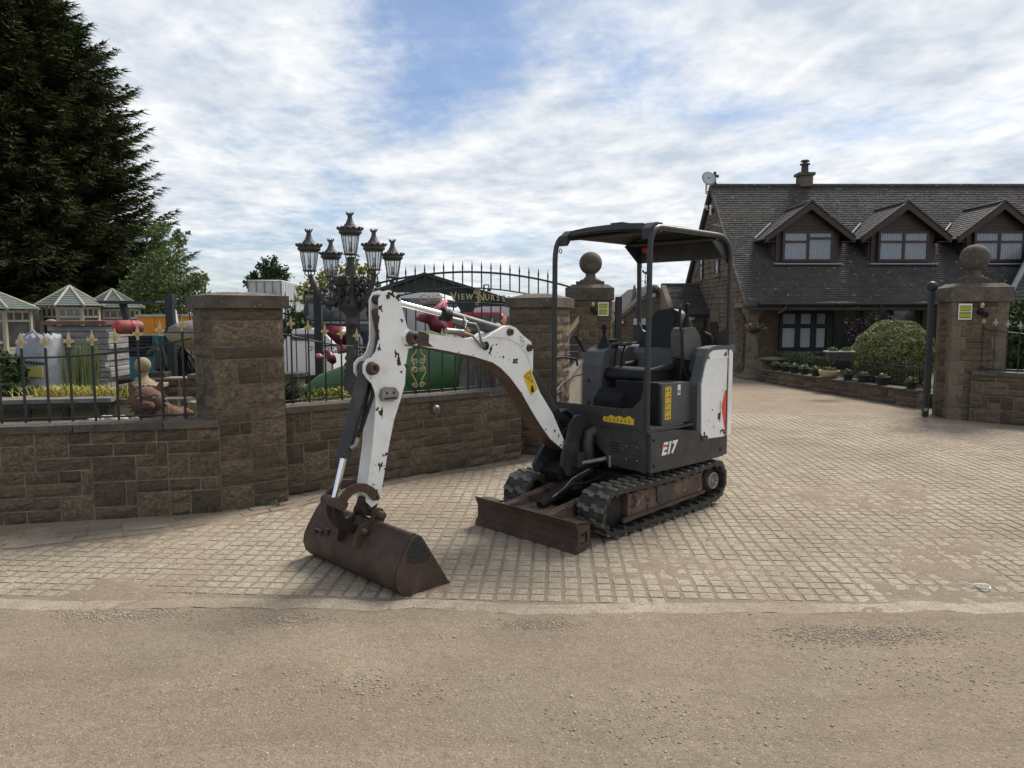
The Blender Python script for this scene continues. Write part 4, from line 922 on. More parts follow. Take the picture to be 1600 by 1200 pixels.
for s,a in((-1,0),):
    P_('grab_rail',MB().tube([(.45,-.475,1.22),(.30,-.50,1.225),(.13,-.50,1.20),(.11,-.50,1.17),(.11,-.50,1.14)],.009,8),M['black']); P_('grab_rail',MB().tube([(.45,-.475,.92),(.30,-.50,1.0),(.16,-.49,1.06),(.10,-.44,1.075)],.009,8),M['steel'])
# ------------- swing post, boom, stick, bucket
BY=-.205
def plate(name,pts,y0,y1,m,bev=.004,**k): return P_(name,MB().prism(pts,y0,y1),M[m],bev,**k)
plate('swing_post',[(.44,.36),(.44,.72),(.52,.80),(.60,.80),(.66,.74),(.70,.60),(.74,.52),(.76,.42),(.70,.34),(.58,.33)],BY+.085,BY+.115,'charcoal',.01)
plate('swing_post',[(.44,.36),(.44,.72),(.52,.80),(.60,.80),(.66,.74),(.70,.60),(.78,.52),(.86,.42),(.80,.33),(.58,.33)],BY-.115,BY-.085,'charcoal',.01)
P_('swing_bracket',MB().prism([(.30,-.31),(.50,-.30),(.56,-.24),(.56,-.16),(.50,-.10),(.30,-.09)],.43,.50,'z'),M['charcoal'],.012); P_('swing_bracket',MB().prism([(.30,-.31),(.50,-.30),(.56,-.24),(.56,-.16),(.50,-.10),(.30,-.09)],.335,.40,'z'),M['charcoal'],.012)
P_('swing_kingpin',MB().tube([(.50,BY,.30),(.50,BY,.56)],.035,14),M['black'])
P_('swing_bracket_lower',MB().prism([(.56,.32),(.56,.48),(.70,.44),(.80,.38),(.76,.31)],BY-.085,BY+.085),M['black'],.01)
P_('bracket_slot',MB().box((.765,BY+.03,.385),(.008,.09,.022)),M['steel'],.003)
P_('hose_cover',MB().tube([(.50,BY+.16,.46),(.52,BY+.17,.58),(.50,BY+.16,.65),(.44,BY+.17,.67)],.045,12),M['charcoal'])
P_('swing_cylinder',MB().tube([(.62,BY+.15,.43),(.40,.10,.47)],.019,12),M['steel']); P_('swing_cylinder_block',MB().box((.60,BY+.14,.46),(.075,.085,.12)),M['charcoal'],.01)
P_('hose_fitting',MB().tube([(.455,.13,.41),(.455,.13,.50)],.013,8),M['steel'])
for k in range(3): P_('hydraulic_hose',MB().tube([(.50,BY+.03*k,.75),(.62,BY+.03*k-.03,.84),(.72,BY+.02*k-.05,.80),(.80,BY+.02*k-.07,.90)],.011,8),M['black'])
for k in range(4): P_('hydraulic_hose',MB().tube([(.46,BY-.06+.05*k,.60),(.57,BY-.07+.045*k,.70),(.66,BY-.05+.03*k,.66),(.70,BY-.03+.02*k,.58)],.012,8),M['black'])
top_=[(2.20,1.445),(2.165,1.478),(2.10,1.470),(1.852,1.440),(1.62,1.412),(1.50,1.425),(1.42,1.462),(1.345,1.490),(1.28,1.502),(1.23,1.485),(1.15,1.425),(1.09,1.385),(1.055,1.330),(1.052,1.16),(.96,1.0),(.82,.831),(.72,.66),(.665,.58),(.66,.535)]
bot_=[(.691,.535),(.845,.641),(.952,.755),(1.055,.881),(1.156,1.016),(1.272,1.135),(1.36,1.205),(1.44,1.250),(1.617,1.299),(1.867,1.348),(2.10,1.388),(2.175,1.395)]
bm_=P_('boom',MB().prism(top_+bot_,BY-.072,BY+.072),M['white'],.004)
# welded underside plate: bare and rusty
for a,b in zip(bot_[:-1],bot_[1:]):
    d_=(Vector(b)-Vector(a)).normalized(); n_=Vector((d_.y,-d_.x)); q=[a,b,(b[0]+n_.x*.006,b[1]+n_.y*.006),(a[0]+n_.x*.006,a[1]+n_.y*.006)]
    P_('boom_underside',MB().prism(q,BY-.077,BY+.070),M['rust'])
# ear plates proud of the boom at the elbow
ear=[(1.50,1.428),(1.42,1.462),(1.345,1.492),(1.28,1.504),(1.225,1.487),(1.15,1.430),(1.07,1.385),(1.045,1.33),(1.05,1.16),(1.07,1.22),(1.12,1.31),(1.20,1.375),(1.30,1.412),(1.42,1.425)]
for s in(1,-1): plate('boom_ear_plate',ear,BY+s*.072,BY+s*.080,'white',.002)
def pin(x,z,r,y0,y1,m='rust',name='pivot_pin'):
    Mx=Matrix.Rotation(R(-90),3,'X')
    return P_(name,MB().lathe([(r,0),(r,(y1-y0)*.8),(r*.8,(y1-y0)*.98),(r*.35,(y1-y0)*.98),(r*.3,(y1-y0)*.9)],c=(x,y0,z),n=20,M=Mx),M[m])
pin(2.135,1.434,.045,BY-.10,BY+.115); pin(1.287,1.458,.030,BY-.10,BY+.105); pin(1.092,1.340,.030,BY-.10,BY+.105)
chip2=lambda x,z,r,s_,e=1,y=BY+.0725: chip((x,z),r,s_,y=y,elong=e)
plate('bare_patch',[(2.09,1.385),(2.085,1.475),(2.03,1.468),(1.995,1.45),(2.0,1.40),(1.96,1.372)],BY+.0718,BY+.0728,'rust',0)
for i,(x,z,r,e) in enumerate([(.755,.655,.012,2),(.80,.70,.018,.9),(.70,.60,.012,1),(1.62,1.31,.010,.4),(1.75,1.332,.012,.4),(.73,.58,.02,.6),(.90,.72,.012,1)]): chip2(x,z,r,60+i,e)
lettering('at',.062,1.225,1.235,BY+.0735,'black_ink',.002,.1,tilt=R(-4))
for i,(x,z,r,e) in enumerate([(1.495,1.372,.022,.9),(1.462,1.345,.017,1.1),(1.44,1.368,.010,.6),(1.47,1.315,.012,.8),(1.405,1.372,.008,.8),(1.455,1.30,.006,1),(1.40,1.315,.004,1),(1.34,1.285,.009,1.2),(1.375,1.290,.005,1),(1.285,1.262,.005,1.4),(1.42,1.285,.004,1)]): chip2(x,z,r,90+i,e,BY+.0728) if False else P_('worn_lettering_fragment',MB().prism([(x+r*random.Random(i*31+k).uniform(.4,1.3)*math.cos(k*.9),z+r*e*random.Random(i*17+k).uniform(.4,1.3)*math.sin(k*.9)) for k in range(7)],BY+.0722,BY+.0735),M['black_ink'])
yt=[(1.068,1.185),(1.145,1.140),(1.062,.985),(.990,1.035)]
P_('yellow_warning_sticker',MB().prism(yt,BY+.0722,BY+.0732),M['yellow'],label='yellow warning sticker with triangle and figure')
def lines(pts,w_,y,m='black_ink',name='sticker_line'):
    q=MB()
    for a,b in zip(pts,pts[1:]): 
        a,b=Vector(a),Vector(b); d=(b-a).normalized(); n=Vector((-d.y,d.x))*w_; q.prism([tuple(a-n),tuple(b-n),tuple(b+n),tuple(a+n)],y,y+.0006)
    P_(name,q,M[m])
lines([(1.125,1.135),(1.072,1.165),(1.045,1.085),(1.125,1.135)],.0022,BY+.0733)
lines([(1.088,1.130),(1.075,1.118)],.004,BY+.0733)
P_('sticker_figure',MB().prism([(1.06,1.06),(1.05,1.068),(1.035,1.045),(1.025,1.01),(1.04,1.015),(1.055,1.005),(1.062,1.03)],BY+.0733,BY+.0739),M['black_ink'])
lines([(1.185,1.425),(1.155,1.41),(1.135,1.365),(1.162,1.352),(1.185,1.425)],.0015,BY+.0805); lines([(1.175,1.40),(1.148,1.385)],.0015,BY+.0805)
# boom (lift) cylinder behind boom lower leg
P_('boom_cylinder',MB().tube([(1.06,BY-.03,1.27),(.68,BY-.03,.80)],.045,18),M['charcoal']); P_('boom_cylinder_rod',MB().tube([(.70,BY-.03,.82),(.56,BY-.03,.66)],.022,12),M['chrome'])
P_('cylinder_collar',MB().tube([(.715,BY-.03,.845),(.665,BY-.03,.78)],.051,18),M['black'])
P_('boom_cylinder_cap',MB().ball((1.09,BY-.03,1.31),(.05,.05,.05),14,10),M['charcoal'])
# stick cylinder on top of boom
P_('arm_cylinder',MB().tube([(1.79,BY,1.575),(1.29,BY,1.462)],.040,20),M['charcoal']); P_('cylinder_collar',MB().tube([(1.83,BY,1.584),(1.775,BY,1.572)],.045,20),M['black'])
P_('arm_cylinder_rod',MB().tube([(2.27,BY,1.670),(1.80,BY,1.577)],.020,14),M['chrome'])
# pipes beside
P_('work_lamp_pipe',MB().tube([(1.86,BY+.075,1.475),(1.72,BY+.08,1.462)],.021,14),M['steel'])
P_('valve_block',MB().tube([(1.79,BY+.05,1.55),(1.66,BY+.055,1.525)],.017,12),M['steel']); P_('valve_nut',MB().tube([(1.70,BY+.055,1.533),(1.685,BY+.055,1.53)],.022,6),M['steel'])
P_('hydraulic_pipe',MB().tube([(1.66,BY+.055,1.525),(1.585,BY+.06,1.515),(1.565,BY+.065,1.48),(1.555,BY+.078,1.40),(1.535,BY+.085,1.375),(1.515,BY+.075,1.37)],.0085,8),M['steel'])
P_('hydraulic_pipe',MB().tube([(1.72,BY+.08,1.462),(1.64,BY+.085,1.44),(1.60,BY+.088,1.40),(1.56,BY+.088,1.365),(1.52,BY+.075,1.36)],.0085,8),M['steel'])
P_('pipe_port',MB().lathe([(.028,0),(.030,.012),(.016,.013),(.014,.002)],c=(1.515,BY+.071,1.368),n=16,M=Matrix.Rotation(R(-90),3,'X')),M['black'])
P_('cable_tie',MB().tube([(1.715,BY+.10,1.49),(1.70,BY+.095,1.54),(1.69,BY+.06,1.56)],.004,6),M['white_ink'])
# stick (dipper)
sp_=[(2.36,1.67),(2.335,1.715),(2.285,1.728),(2.235,1.715),(2.200,1.675),(2.185,1.60),(2.155,1.50),(2.115,1.475),(2.082,1.44),(2.09,1.395),(2.125,1.372),(2.16,1.365),(2.165,1.30),(2.178,1.15),(2.215,1.05),(2.265,.93),(2.31,.76),(2.372,.475),(2.395,.43),(2.44,.41),(2.475,.45),(2.472,.53),(2.425,.79),(2.398,1.02),(2.40,1.10),(2.42,1.165),(2.455,1.20),(2.478,1.235),(2.478,1.285),(2.45,1.315),(2.415,1.325),(2.385,1.36),(2.362,1.43)]
SW=.050
for s in(1,-1): plate('arm_side_plate',sp_,BY+s*SW-.006,BY+s*SW+.006,'white',.002)
plate('arm_box',[(2.20,1.66),(2.17,1.50),(2.14,1.36),(2.19,1.15),(2.275,.93),(2.318,.76),(2.378,.47),(2.44,.43),(2.466,.53),(2.418,.79),(2.390,1.02),(2.375,1.12),(2.31,1.28),(2.28,1.45),(2.30,1.6),(2.26,1.70)],BY-SW+.006,BY+SW-.006,'white',.0)
pin(2.422,1.258,.042,BY-.085,BY+.095); pin(2.318,1.672,.030,BY-.055,BY+.055,'chip','arm_cylinder_pin')
pin(2.42,.475,.026,BY-.085,BY+.085)
yS=BY+SW+.0062
for i,(x,z,r,e,m_) in enumerate([(2.195,1.545,.022,.7,'chip'),(2.225,1.685,.030,1,'chip'),(2.265,1.705,.03,.9,'chip'),(2.295,1.69,.025,1.2,'chip'),(2.225,1.30,.026,2.4,'chip'),(2.245,1.34,.018,1.6,'chip'),(2.165,1.255,.022,1,'chip'),(2.205,1.225,.014,1,'chip'),(2.36,.985,.024,1.6,'chip'),(2.385,1.01,.016,1.2,'chip'),(2.325,.725,.020,1.1,'chip'),(2.350,.720,.012,.8,'chip'),(2.375,.655,.022,1.9,'rust'),(2.340,.635,.011,.9,'chip'),(2.345,.655,.006,1,'chip'),(2.41,.67,.005,1,'chip'),(2.33,.60,.007,2,'chip'),(2.31,.69,.008,1.5,'chip'),(2.335,.58,.008,2.5,'chip'),(2.355,.53,.007,2,'chip'),(2.29,.79,.007,1.6,'chip'),(2.265,.86,.009,2.2,'chip'),(2.25,.90,.010,2.5,'chip'),(2.22,.98,.009,3,'chip'),(2.20,1.03,.010,3,'chip'),(2.175,1.42,.012,1.4,'chip'),(2.37,1.55,.013,3,'chip'),(2.372,1.46,.014,3,'chip'),(2.365,1.38,.012,2,'chip'),(2.43,1.20,.006,1,'chip'),(2.425,.55,.01,.7,'chip'),(2.40,.51,.012,.6,'chip'),(2.39,.455,.02,.7,'chip'),(2.35,1.62,.018,1.6,'chip')]): chip((x,z),r,200+i,y=yS,elong=e,m=m_)
# front channel web: bare steel
plate('channel_web',[(2.345,1.62),(2.30,1.46),(2.335,1.28),(2.385,1.13),(2.40,1.14),(2.36,1.29),(2.33,1.46),(2.36,1.60)],BY-.03,BY+.03,'rust',.002)
# lifting bracket on the side
br=P_('lamp_bracket',MB().prism([(2.375,1.085),(2.365,1.128),(2.33,1.142),(2.27,1.135),(2.245,1.10),(2.25,1.065),(2.30,1.052),(2.36,1.058)],yS,yS+.03),M['steel'],.012)
for x in(2.335,2.285): P_('bracket_hole',MB().ball((x,yS+.031,1.105),(.009,.003,.009),8,6),M['chip'])
P_('bracket_slot',MB().box((2.31,yS+.031,1.072),(.085,.006,.012)),M['chip'])
# bucket cylinder
P_('bucket_cylinder',MB().tube([(2.425,BY,1.265),(2.590,BY,.745)],.041,20),M['charcoal']); P_('cylinder_collar',MB().tube([(2.578,BY,.782),(2.595,BY,.728)],.046,20),M['charcoal'])
P_('bucket_cylinder_rod',MB().tube([(2.585,BY,.76),(2.665,BY,.49)],.020,14),M['chrome'])
P_('hydraulic_hose',MB().tube([(2.38,BY+.03,1.24),(2.42,BY+.05,1.08),(2.49,BY+.05,.92),(2.53,BY+.045,.83)],.012,8),M['black']); P_('hydraulic_hose',MB().tube([(2.36,BY-.02,1.24),(2.44,BY+.02,1.06),(2.50,BY+.05,.90),(2.545,BY+.04,.80)],.010,8),M['black'])
P_('hose_fitting',MB().tube([(2.525,BY+.048,.85),(2.545,BY+.05,.80)],.016,6),M['steel']); P_('hose_fitting',MB().tube([(2.54,BY+.05,.81),(2.575,BY+.045,.79)],.014,6),M['steel'])
# guide links (curved)
def arcplate(name,cl,w0,y0,y1,m):
    L_,R_=[],[]
    for i,p in enumerate(cl):
        a=Vector(cl[max(i-1,0)]); b=Vector(cl[min(i+1,len(cl)-1)]); d=(b-a).normalized(); n=Vector((-d.y,d.x)); L_.append(tuple(Vector(p)+n*w0)); R_.append(tuple(Vector(p)-n*w0))
    q=MB()
    for i in range(len(cl)-1): q.prism([L_[i],L_[i+1],R_[i+1],R_[i]],y0,y1)
    P_(name,q,M[m])
gl_=[(2.665,.475),(2.640,.515),(2.60,.545),(2.55,.555),(2.50,.545),(2.46,.52),(2.425,.48)]
for s in(1,-1): arcplate('guide_link',gl_,.026,BY+s*.075-.011,BY+s*.075+.011,'rust')
bl2=[(2.665,.475),(2.672,.43),(2.660,.385),(2.635,.345),(2.60,.315),(2.545,.292)]
for s in(1,-1): arcplate('bucket_link',bl2,.028,BY+s*.045-.014,BY+s*.045+.014,'black' if s>0 else 'rust')
P_('link_boss',MB().tube([(2.665,BY-.10,.475),(2.665,BY+.10,.475)],.034,18),M['rust'])
P_('link_boss',MB().tube([(2.425,BY-.09,.475),(2.425,BY-.055,.475)],.03,16),M['rust'])
# bucket
bc=[(2.445,.335),(2.475,.325),(2.505,.285),(2.545,.225),(2.582,.160),(2.592,.105),(2.578,.050),(2.545,.012),(2.50,-.004),(2.44,-.008),(2.36,-.008),(2.29,-.004),(2.222,.0)]
th=.010
inn=[]
for i,p in enumerate(bc):
    a=Vector(bc[max(i-1,0)]); b=Vector(bc[min(i+1,len(bc)-1)]); d=(b-a).normalized(); n=Vector((d.y,-d.x)); inn.append((p[0]-abs(0)+n.x*th*(-1 if n.dot(Vector((2.44,.14))-Vector(p))<0 else 1),p[1]+n.y*th*(-1 if n.dot(Vector((2.44,.14))-Vector(p))<0 else 1)))
BL,BRr=-.715,.295
q=MB(); n=len(bc)
V_=[(x,BL,z) for x,z in bc]+[(x,BRr,z) for x,z in bc]; q.add(V_,[(i,i+1,n+i+1,n+i) for i in range(n-1)],True)
V_=[(x,BL,z) for x,z in inn]+[(x,BRr,z) for x,z in inn]; q.add(V_,[(i,n+i,n+i+1,i+1) for i in range(n-1)],True)
V_=[(*[bc[0][0]],BL,bc[0][1]),(bc[0][0],BRr,bc[0][1]),(inn[0][0],BRr,inn[0][1]),(inn[0][0],BL,inn[0][1])]; q.add(V_,[(0,1,2,3)])
bk_=P_('bucket_shell',q,M['rust'])
sd=[(2.432,.338)]+bc[1:]+[(2.216,.006),(2.225,.03),(2.405,.318)]
for y_ in(BL,BRr): P_('bucket_side_plate',MB().prism(sd,y_-.008,y_+.008),M['rust'],.003)
P_('bucket_top_tube',MB().tube([(2.452,BL,.322),(2.452,BRr-.01,.322)],.024,14),M['rust'])
P_('cutting_edge',MB().prism([(2.30,-.012),(2.30,.004),(2.205,.008),(2.205,-.012)],BL-.01,BRr+.01),M['rust'],.003)
tp=[(2.425,.318),(2.437,.326),(2.468,.312),(2.495,.275),(2.512,.245),(2.505,.215),(2.51,.19),(2.485,.185),(2.465,.172),(2.435,.176),(2.41,.165),(2.385,.170),(2.355,.176),(2.35,.19),(2.345,.20)]
P_('tar_patch',MB().prism(tp,BRr+.0082,BRr+.0095),mat('dried_tar',(.010,.010,.011),(.02,.018,.017),30,.5,bump=.8,bscale=60),0)
for s in(1,-1):
    y_=BY+s*.095
    plate('bucket_ear',[(2.60,.205),(2.585,.285),(2.555,.325),(2.51,.335),(2.475,.35),(2.465,.385),(2.435,.415),(2.395,.405),(2.375,.37),(2.385,.32),(2.45,.30),(2.50,.28),(2.56,.19)],y_-.010,y_+.010,'rust',.004)
pin(2.535,.292,.022,BY-.125,BY+.125,'rust','bucket_pin'); pin(2.418,.372,.026,BY-.125,BY+.130,'rust','bucket_pin')
P_('pin_nut',MB().lathe([(.026,0),(.026,.020),(.012,.022)],c=(2.418,BY+.125,.372),n=6,M=Matrix.Rotation(R(-90),3,'X')),M['rust'])
P_('pin_nut',MB().lathe([(.020,0),(.020,.014),(.01,.016)],c=(2.535,BY+.12,.292),n=4,M=Matrix.Rotation(R(-90),3,'X')),M['rust_light'])
P_('arm_nose',MB().tube([(2.43,BY-.05,.43),(2.43,BY+.05,.43)],.040,18),M['chip']); plate('arm_nose_web',[(2.47,.47),(2.50,.40),(2.47,.36),(2.42,.35),(2.40,.40),(2.39,.46)],BY-.04,BY+.04,'chip',.01)
for x,y_,z in((2.585,-.55,.165),): 
    P_('bucket_bracket',MB().box((2.575,-.56,.20),(.02,.09,.035)),M['rust_light'],.006); P_('bucket_bracket_hole',MB().ball((2.588,-.56,.205),(.006,.018,.012),8,6),M['darkgap']); P_('bucket_lug',MB().box((2.565,-.46,.215),(.02,.02,.05)),M['rust'],.004)
# ---------------------------------------------------------------- the house
HY,HX=18.0,5.78; RY,RZ,EZ=21.45,5.22,1.90; XR=15.6
ho=root('stone_house','stone house with dark tiled roof, three gabled dormers and a porch','house',(HX,HY,0))
H=lambda name,mb,m,**k: part(name,mb,M[m],k.pop('parent',ho),world=True,**k)
wdep=2*RY-HY-.1
H('gable_wall',MB().prism([(19.25,0),(19.25,2.9),(RY,RZ-.12),(wdep,EZ),(wdep,0)],HX,HX+.25,'x'),'mortar')
H('gable_wall',MB().prism([(HY+.15,1.75),(HY+.15,2.0),(19.25,3.02),(19.25,1.75)],HX,HX+.25,'x'),'mortar')
H('front_wall',MB().box(((HX+XR)/2+.03,19.40,1.2),(XR-HX-.02,.24,2.4)),'mortar')
def roofz(y): return EZ+(y-HY)*(RZ-EZ)/(RY-HY) if y<RY else RZ-(y-RY)*(RZ-EZ)/(RY-HY)
# rock faced stones on the gable: one joined mesh of individually raised blocks
q=MB(); r=random.Random(3); z=0.0
while z<RZ-.2:
    h=r.choice([.11,.14,.17]); y=18.2 if z>1.8 else 19.28
    while y<wdep:
        w_=r.uniform(.2,.5); zt_=min(roofz(y),roofz(y+w_))-.13
        if z+h<zt_:
            e=r.uniform(.02,.06); a,b=y+.006,y+w_-.006; c,d=z+.005,z+h-.005
            q.add([(HX+.01,a,c),(HX+.01,b,c),(HX+.01,b,d),(HX+.01,a,d),(HX-e*.5,a+.015,c+.012),(HX-e,b-.015,c+.012),(HX-e*.7,b-.015,d-.012),(HX-e,a+.015,d-.012)],[(0,1,5,4),(1,2,6,5),(2,3,7,6),(3,0,4,7),(4,5,6,7)])
        y+=w_
    z+=h
M['hstone']=mat('house_stone',(.185,.148,.10),(.115,.092,.064),1.6,.9,world=True,bump=.4,bscale=30,grime=(7,.45,.75,(.075,.06,.045))); H('gable_stones',q,'hstone',kind='stuff')
q=MB(); z=0
while z<2.25:
    h=.085; x=HX+.26+r.uniform(0,.05)
    while x<XR:
        w_=r.uniform(.2,.42); e=r.uniform(.004,.012); q.box((x+w_/2,19.275-e,z+h/2),(w_-.012,.02,h-.01)); x+=w_
    z+=h
H('front_wall_stones',q,'hstone',kind='stuff')
# roof slopes and courses
q=MB(); t_=.10
for s in(0,1):
    y0,y1=(HY-.12,RY) if s==0 else (RY,wdep+.2); 
    pr=[(y0,roofz(y0)-t_),(y0,roofz(y0)-.01),(y1,roofz(y1)-.01),(y1,roofz(y1)-t_)]
    q.prism(pr,HX-.10,XR,'x')
H('roof',q,'tile')
q=MB(); n_=56; r=random.Random(9)
sl=(RZ-EZ)/(RY-HY)
def courses(q,x0f,x1f,y0,y1,zf,n_,tw=.17,rr=r,dy=None):
    for k in range(n_):
        ya=y0+(y1-y0)*k/n_; yb=y0+(y1-y0)*(k+1)/n_
        x=x0f(ya); X1=x1f(ya)
        if (k%2): x-=tw/2
        while x<X1:
            a=max(x,x0f(ya))+.003; b=min(x+tw,X1)-.003
            if b-a>.02:
                j=rr.uniform(0,.008); za=zf(ya)+.022+j; zb=zf(yb)+.004
                q.add([(a,ya,za-.022),(b,ya,za-.022),(b,ya,za),(a,ya,za),(b,yb,zb),(a,yb,zb)],[(0,1,2,3),(3,2,4,5),(0,3,5),(1,4,2)])
            x+=tw
courses(q,lambda y:HX-.11,lambda y:XR,HY-.14,RY,roofz,60)
H('roof_tiles',q,'tile',kind='stuff')
for k in range(22): H('ridge_tile',MB().tube([(HX-.1+k*.45,RY,RZ+.0),(HX-.1+k*.45+.44,RY,RZ+.0)],.075,8),'tile')
H('verge',MB().prism([(HY-.1,roofz(HY-.1)-.12),(HY-.1,roofz(HY-.1)+.02),(RY,RZ+.02),(RY,RZ-.12)],HX-.15,HX-.09,'x'),'coping')
H('verge',MB().prism([(wdep,EZ-.12),(wdep,EZ+.02),(RY,RZ+.02),(RY,RZ-.12)],HX-.15,HX-.09,'x'),'coping')
H('fascia',MB().box(((HX+XR)/2+.1,HY+.02,1.83),(XR-HX-.3,.05,.16)),'brownwood')
H('porch_soffit',MB().box(((HX+XR)/2+.1,HY+.65,1.78),(XR-HX-.3,1.15,.03)),'brownwood')
H('gutter',MB().tube([(HX+.15,HY-.17,1.83),(XR,HY-.17,1.83)],.055,8),'iron')
H('gutter_end',MB().tube([(8.1-1.5,HY-.17,1.83),(8.1-1.5,HY-.17,1.72),(8.1-1.62,HY-.02,1.62)],.035,8),'coping')
H('porch_beam_stone',MB().box((HX+.18,HY+.32,1.70),(.36,.55,.16)),'hstone')
# porch column
H('porch_column',MB().lathe([(.24,0),(.24,.07),(.20,.08),(.22,.14),(.17,.18),(.155,.24),(.145,.9),(.135,1.40),(.16,1.44),(.16,1.50),(.20,1.56),(.20,1.62)],c=(5.98,18.35,0),n=20),'ashlar')
H('porch_step',MB().box((6.3,18.4,.04),(1.4,1.6,.08)),'ashlar')
# chimney
cx_=pix(1257,280,RY).x
H('chimney',MB().box((cx_,RY,RZ+.12),(.36,.34,.30)),'hstone'); H('chimney_cap',MB().box((cx_,RY,RZ+.32),(.46,.42,.08)),'coping'); H('chimney_pot',MB().lathe([(.11,0),(.10,.06),(.09,.22),(.14,.23),(.14,.26),(.07,.27),(.06,.31),(.13,.32),(.10,.36)],c=(cx_,RY,RZ+.365),n=16),'coping')
# cross finial
H('ridge_cross',MB().box((HX,RY,RZ+.22),(.07,.07,.36)).box((HX,RY,RZ+.28),(.22,.06,.07)).prism([(HX-.09,RZ),(HX+.09,RZ),(HX+.03,RZ+.1),(HX-.03,RZ+.1)],RY-.06,RY+.06),'iron')
# dormers
gm=bpy.data.materials.new('clear_window_pane'); gm.use_nodes=True; gb=gm.node_tree.nodes['Principled BSDF']; gb.inputs['Base Color'].default_value=(.35,.4,.45,1); gb.inputs['Roughness'].default_value=.05; gb.inputs['Alpha'].default_value=.38; M['pane']=gm
DY=19.02; sy=lambda z: HY+(z-EZ)/sl
for i,xc in enumerate((7.52,9.95,12.38)):
    dw=root('dormer','','',(xc,DY,2.9)) ; dw.parent=ho; dw.matrix_parent_inverse=Matrix.Translation(ho.location).inverted()
    for k_ in('label','category'): 
        if k_ in dw: del dw[k_]
    def D(name,mb,m,**k): 
        o=part(name,mb,M[m],dw,**k); o.matrix_parent_inverse=Matrix.Translation(dw.location).inverted(); return o
    hw=.79; z0=2.88; ze=3.72; za=4.32; ov=.34; pitch=(za-ze)/(hw+.0)
    D('dormer_front',MB().prism([(xc-hw,z0),(xc-hw,ze-.02),(xc,za-.06),(xc+hw,ze-.02),(xc+hw,z0)],DY,DY+.06),'brownwood')
    for k in range(7): D('timber_board',MB().box((xc,DY-.006,3.70+k*.07),(max(.1,2*hw-.22-k*.20),.012,.062)),'brownwood')
    # cheeks
    for s in(-1,1):
        yb=sy(ze); D('dormer_cheek',MB().prism([(DY+.06,z0+.05),(DY+.06,ze-.02),(yb+.15,ze-.02)],xc+s*hw-.04,xc+s*hw+.04,'x'),'tile')
        q=MB()
        for k in range(9):
            zc=z0+.07+k*.09; yE=sy(zc); 
            if yE>DY+.1: q.box((xc+s*(hw+.05),(DY+.06+yE)/2,zc),(.02,yE-DY-.06,.075))
        D('cheek_tiles',q,'tile',kind='stuff')
        # roof slope
        x1=xc+s*(hw+ov); z1=ze-ov*pitch+.04; ax_,az_=xc,za+.06
        yf=DY-.20
        yb1=sy(z1)+.05; yb2=sy(az_)+.05
        q=MB(); nC=13
        for k in range(nC):
            f0,f1=k/nC,(k+1)/nC
            def PT(f,y): return (x1+(ax_-x1)*f,y,z1+(az_-z1)*f)
            q.add([(*PT(f0,yf)[:2],PT(f0,yf)[2]+.02),(PT(f0,0)[0],yb1+(yb2-yb1)*f0,PT(f0,0)[2]+.02),(PT(f1,0)[0],yb1+(yb2-yb1)*f1,PT(f1,0)[2]+.004),(*PT(f1,yf)[:2],PT(f1,yf)[2]+.004),(*PT(f0,yf)[:2],PT(f0,yf)[2]-.02),(PT(f0,0)[0],yb1+(yb2-yb1)*f0,PT(f0,0)[2]-.02)],[(0,1,2,3),(0,4,5,1),(0,3,4)])
        D('dormer_roof_tiles',q,'tile',kind='stuff')
        D('bargeboard',MB().prism([(x1,z1-.13),(x1,z1+.01),(ax_,az_+.0),(ax_,az_-.17)],yf-.02,yf+.05),'brownwood')
        D('verge_tiles',MB().prism([(x1-s*-.02,z1+.012),(x1,z1+.05),(ax_,az_+.05),(ax_,az_+.012)],yf-.04,yf+.06),'tile')
        D('dormer_gutter',MB().tube([(x1,yf,z1-.03),(x1,yb1,z1-.03)],.035,6),'iron')
        D('soffit_board',MB().prism([(x1,z1-.10),(xc+s*hw,z1-.10),(xc+s*hw,z1-.085),(x1,z1-.085)],yf,DY),'brownwood')
        # lead valley
        D('lead_valley',MB().tube([(x1,yb1-.06,z1+.06),((x1+ax_)/2,(yb1+yb2)/2-.04,(z1+az_)/2+.07)],.03,6),'lead')
    D('ridge_tiles',MB().tube([(xc,DY-.22,za+.08),(xc,sy(za),za+.08)],.05,8),'tile')
    D('lead_apron',MB().box((xc,DY-.08,z0-.02),(1.72,.17,.035)),'lead')
    # window with blinds
    x0,x1,z0w,z1w=xc-.62,xc+.62,2.95,3.66
    wn=D('window',MB().box((xc,DY-.03,(z0w+z1w)/2),(1.24,.02,.70)),'darkglass')
    f=MB(); bw=.06; y=DY-.055
    for z_ in(z0w,z1w): f.box((xc,y,z_),(1.30,.06,bw))
    for x_ in(x0,xc,x1): f.box((x_,y-.003,(z0w+z1w)/2),(bw,.06,z1w-z0w-.06))
    for a,b,zf_ in((x0,xc,.66),(xc,x1,.78 if i==0 else .66)): f.box(((a+b)/2,y-.005,z0w+(z1w-z0w)*zf_),(b-a-.06,.06,.05))
    D('window_frame',f,'brownwood')
    q=MB(); k=x0+.05
    rr=random.Random(i)
    while k<x1-.05: q.box((k+.022,DY-.046,(z0w+z1w)/2),(.046,.004,z1w-z0w-.06),rz=R(rr.uniform(10,22))); k+=.058
    D('vertical_blind',q,'blind')
    D('pane',MB().box((xc,DY-.062,(z0w+z1w)/2),(1.22,.004,.68)),'pane')
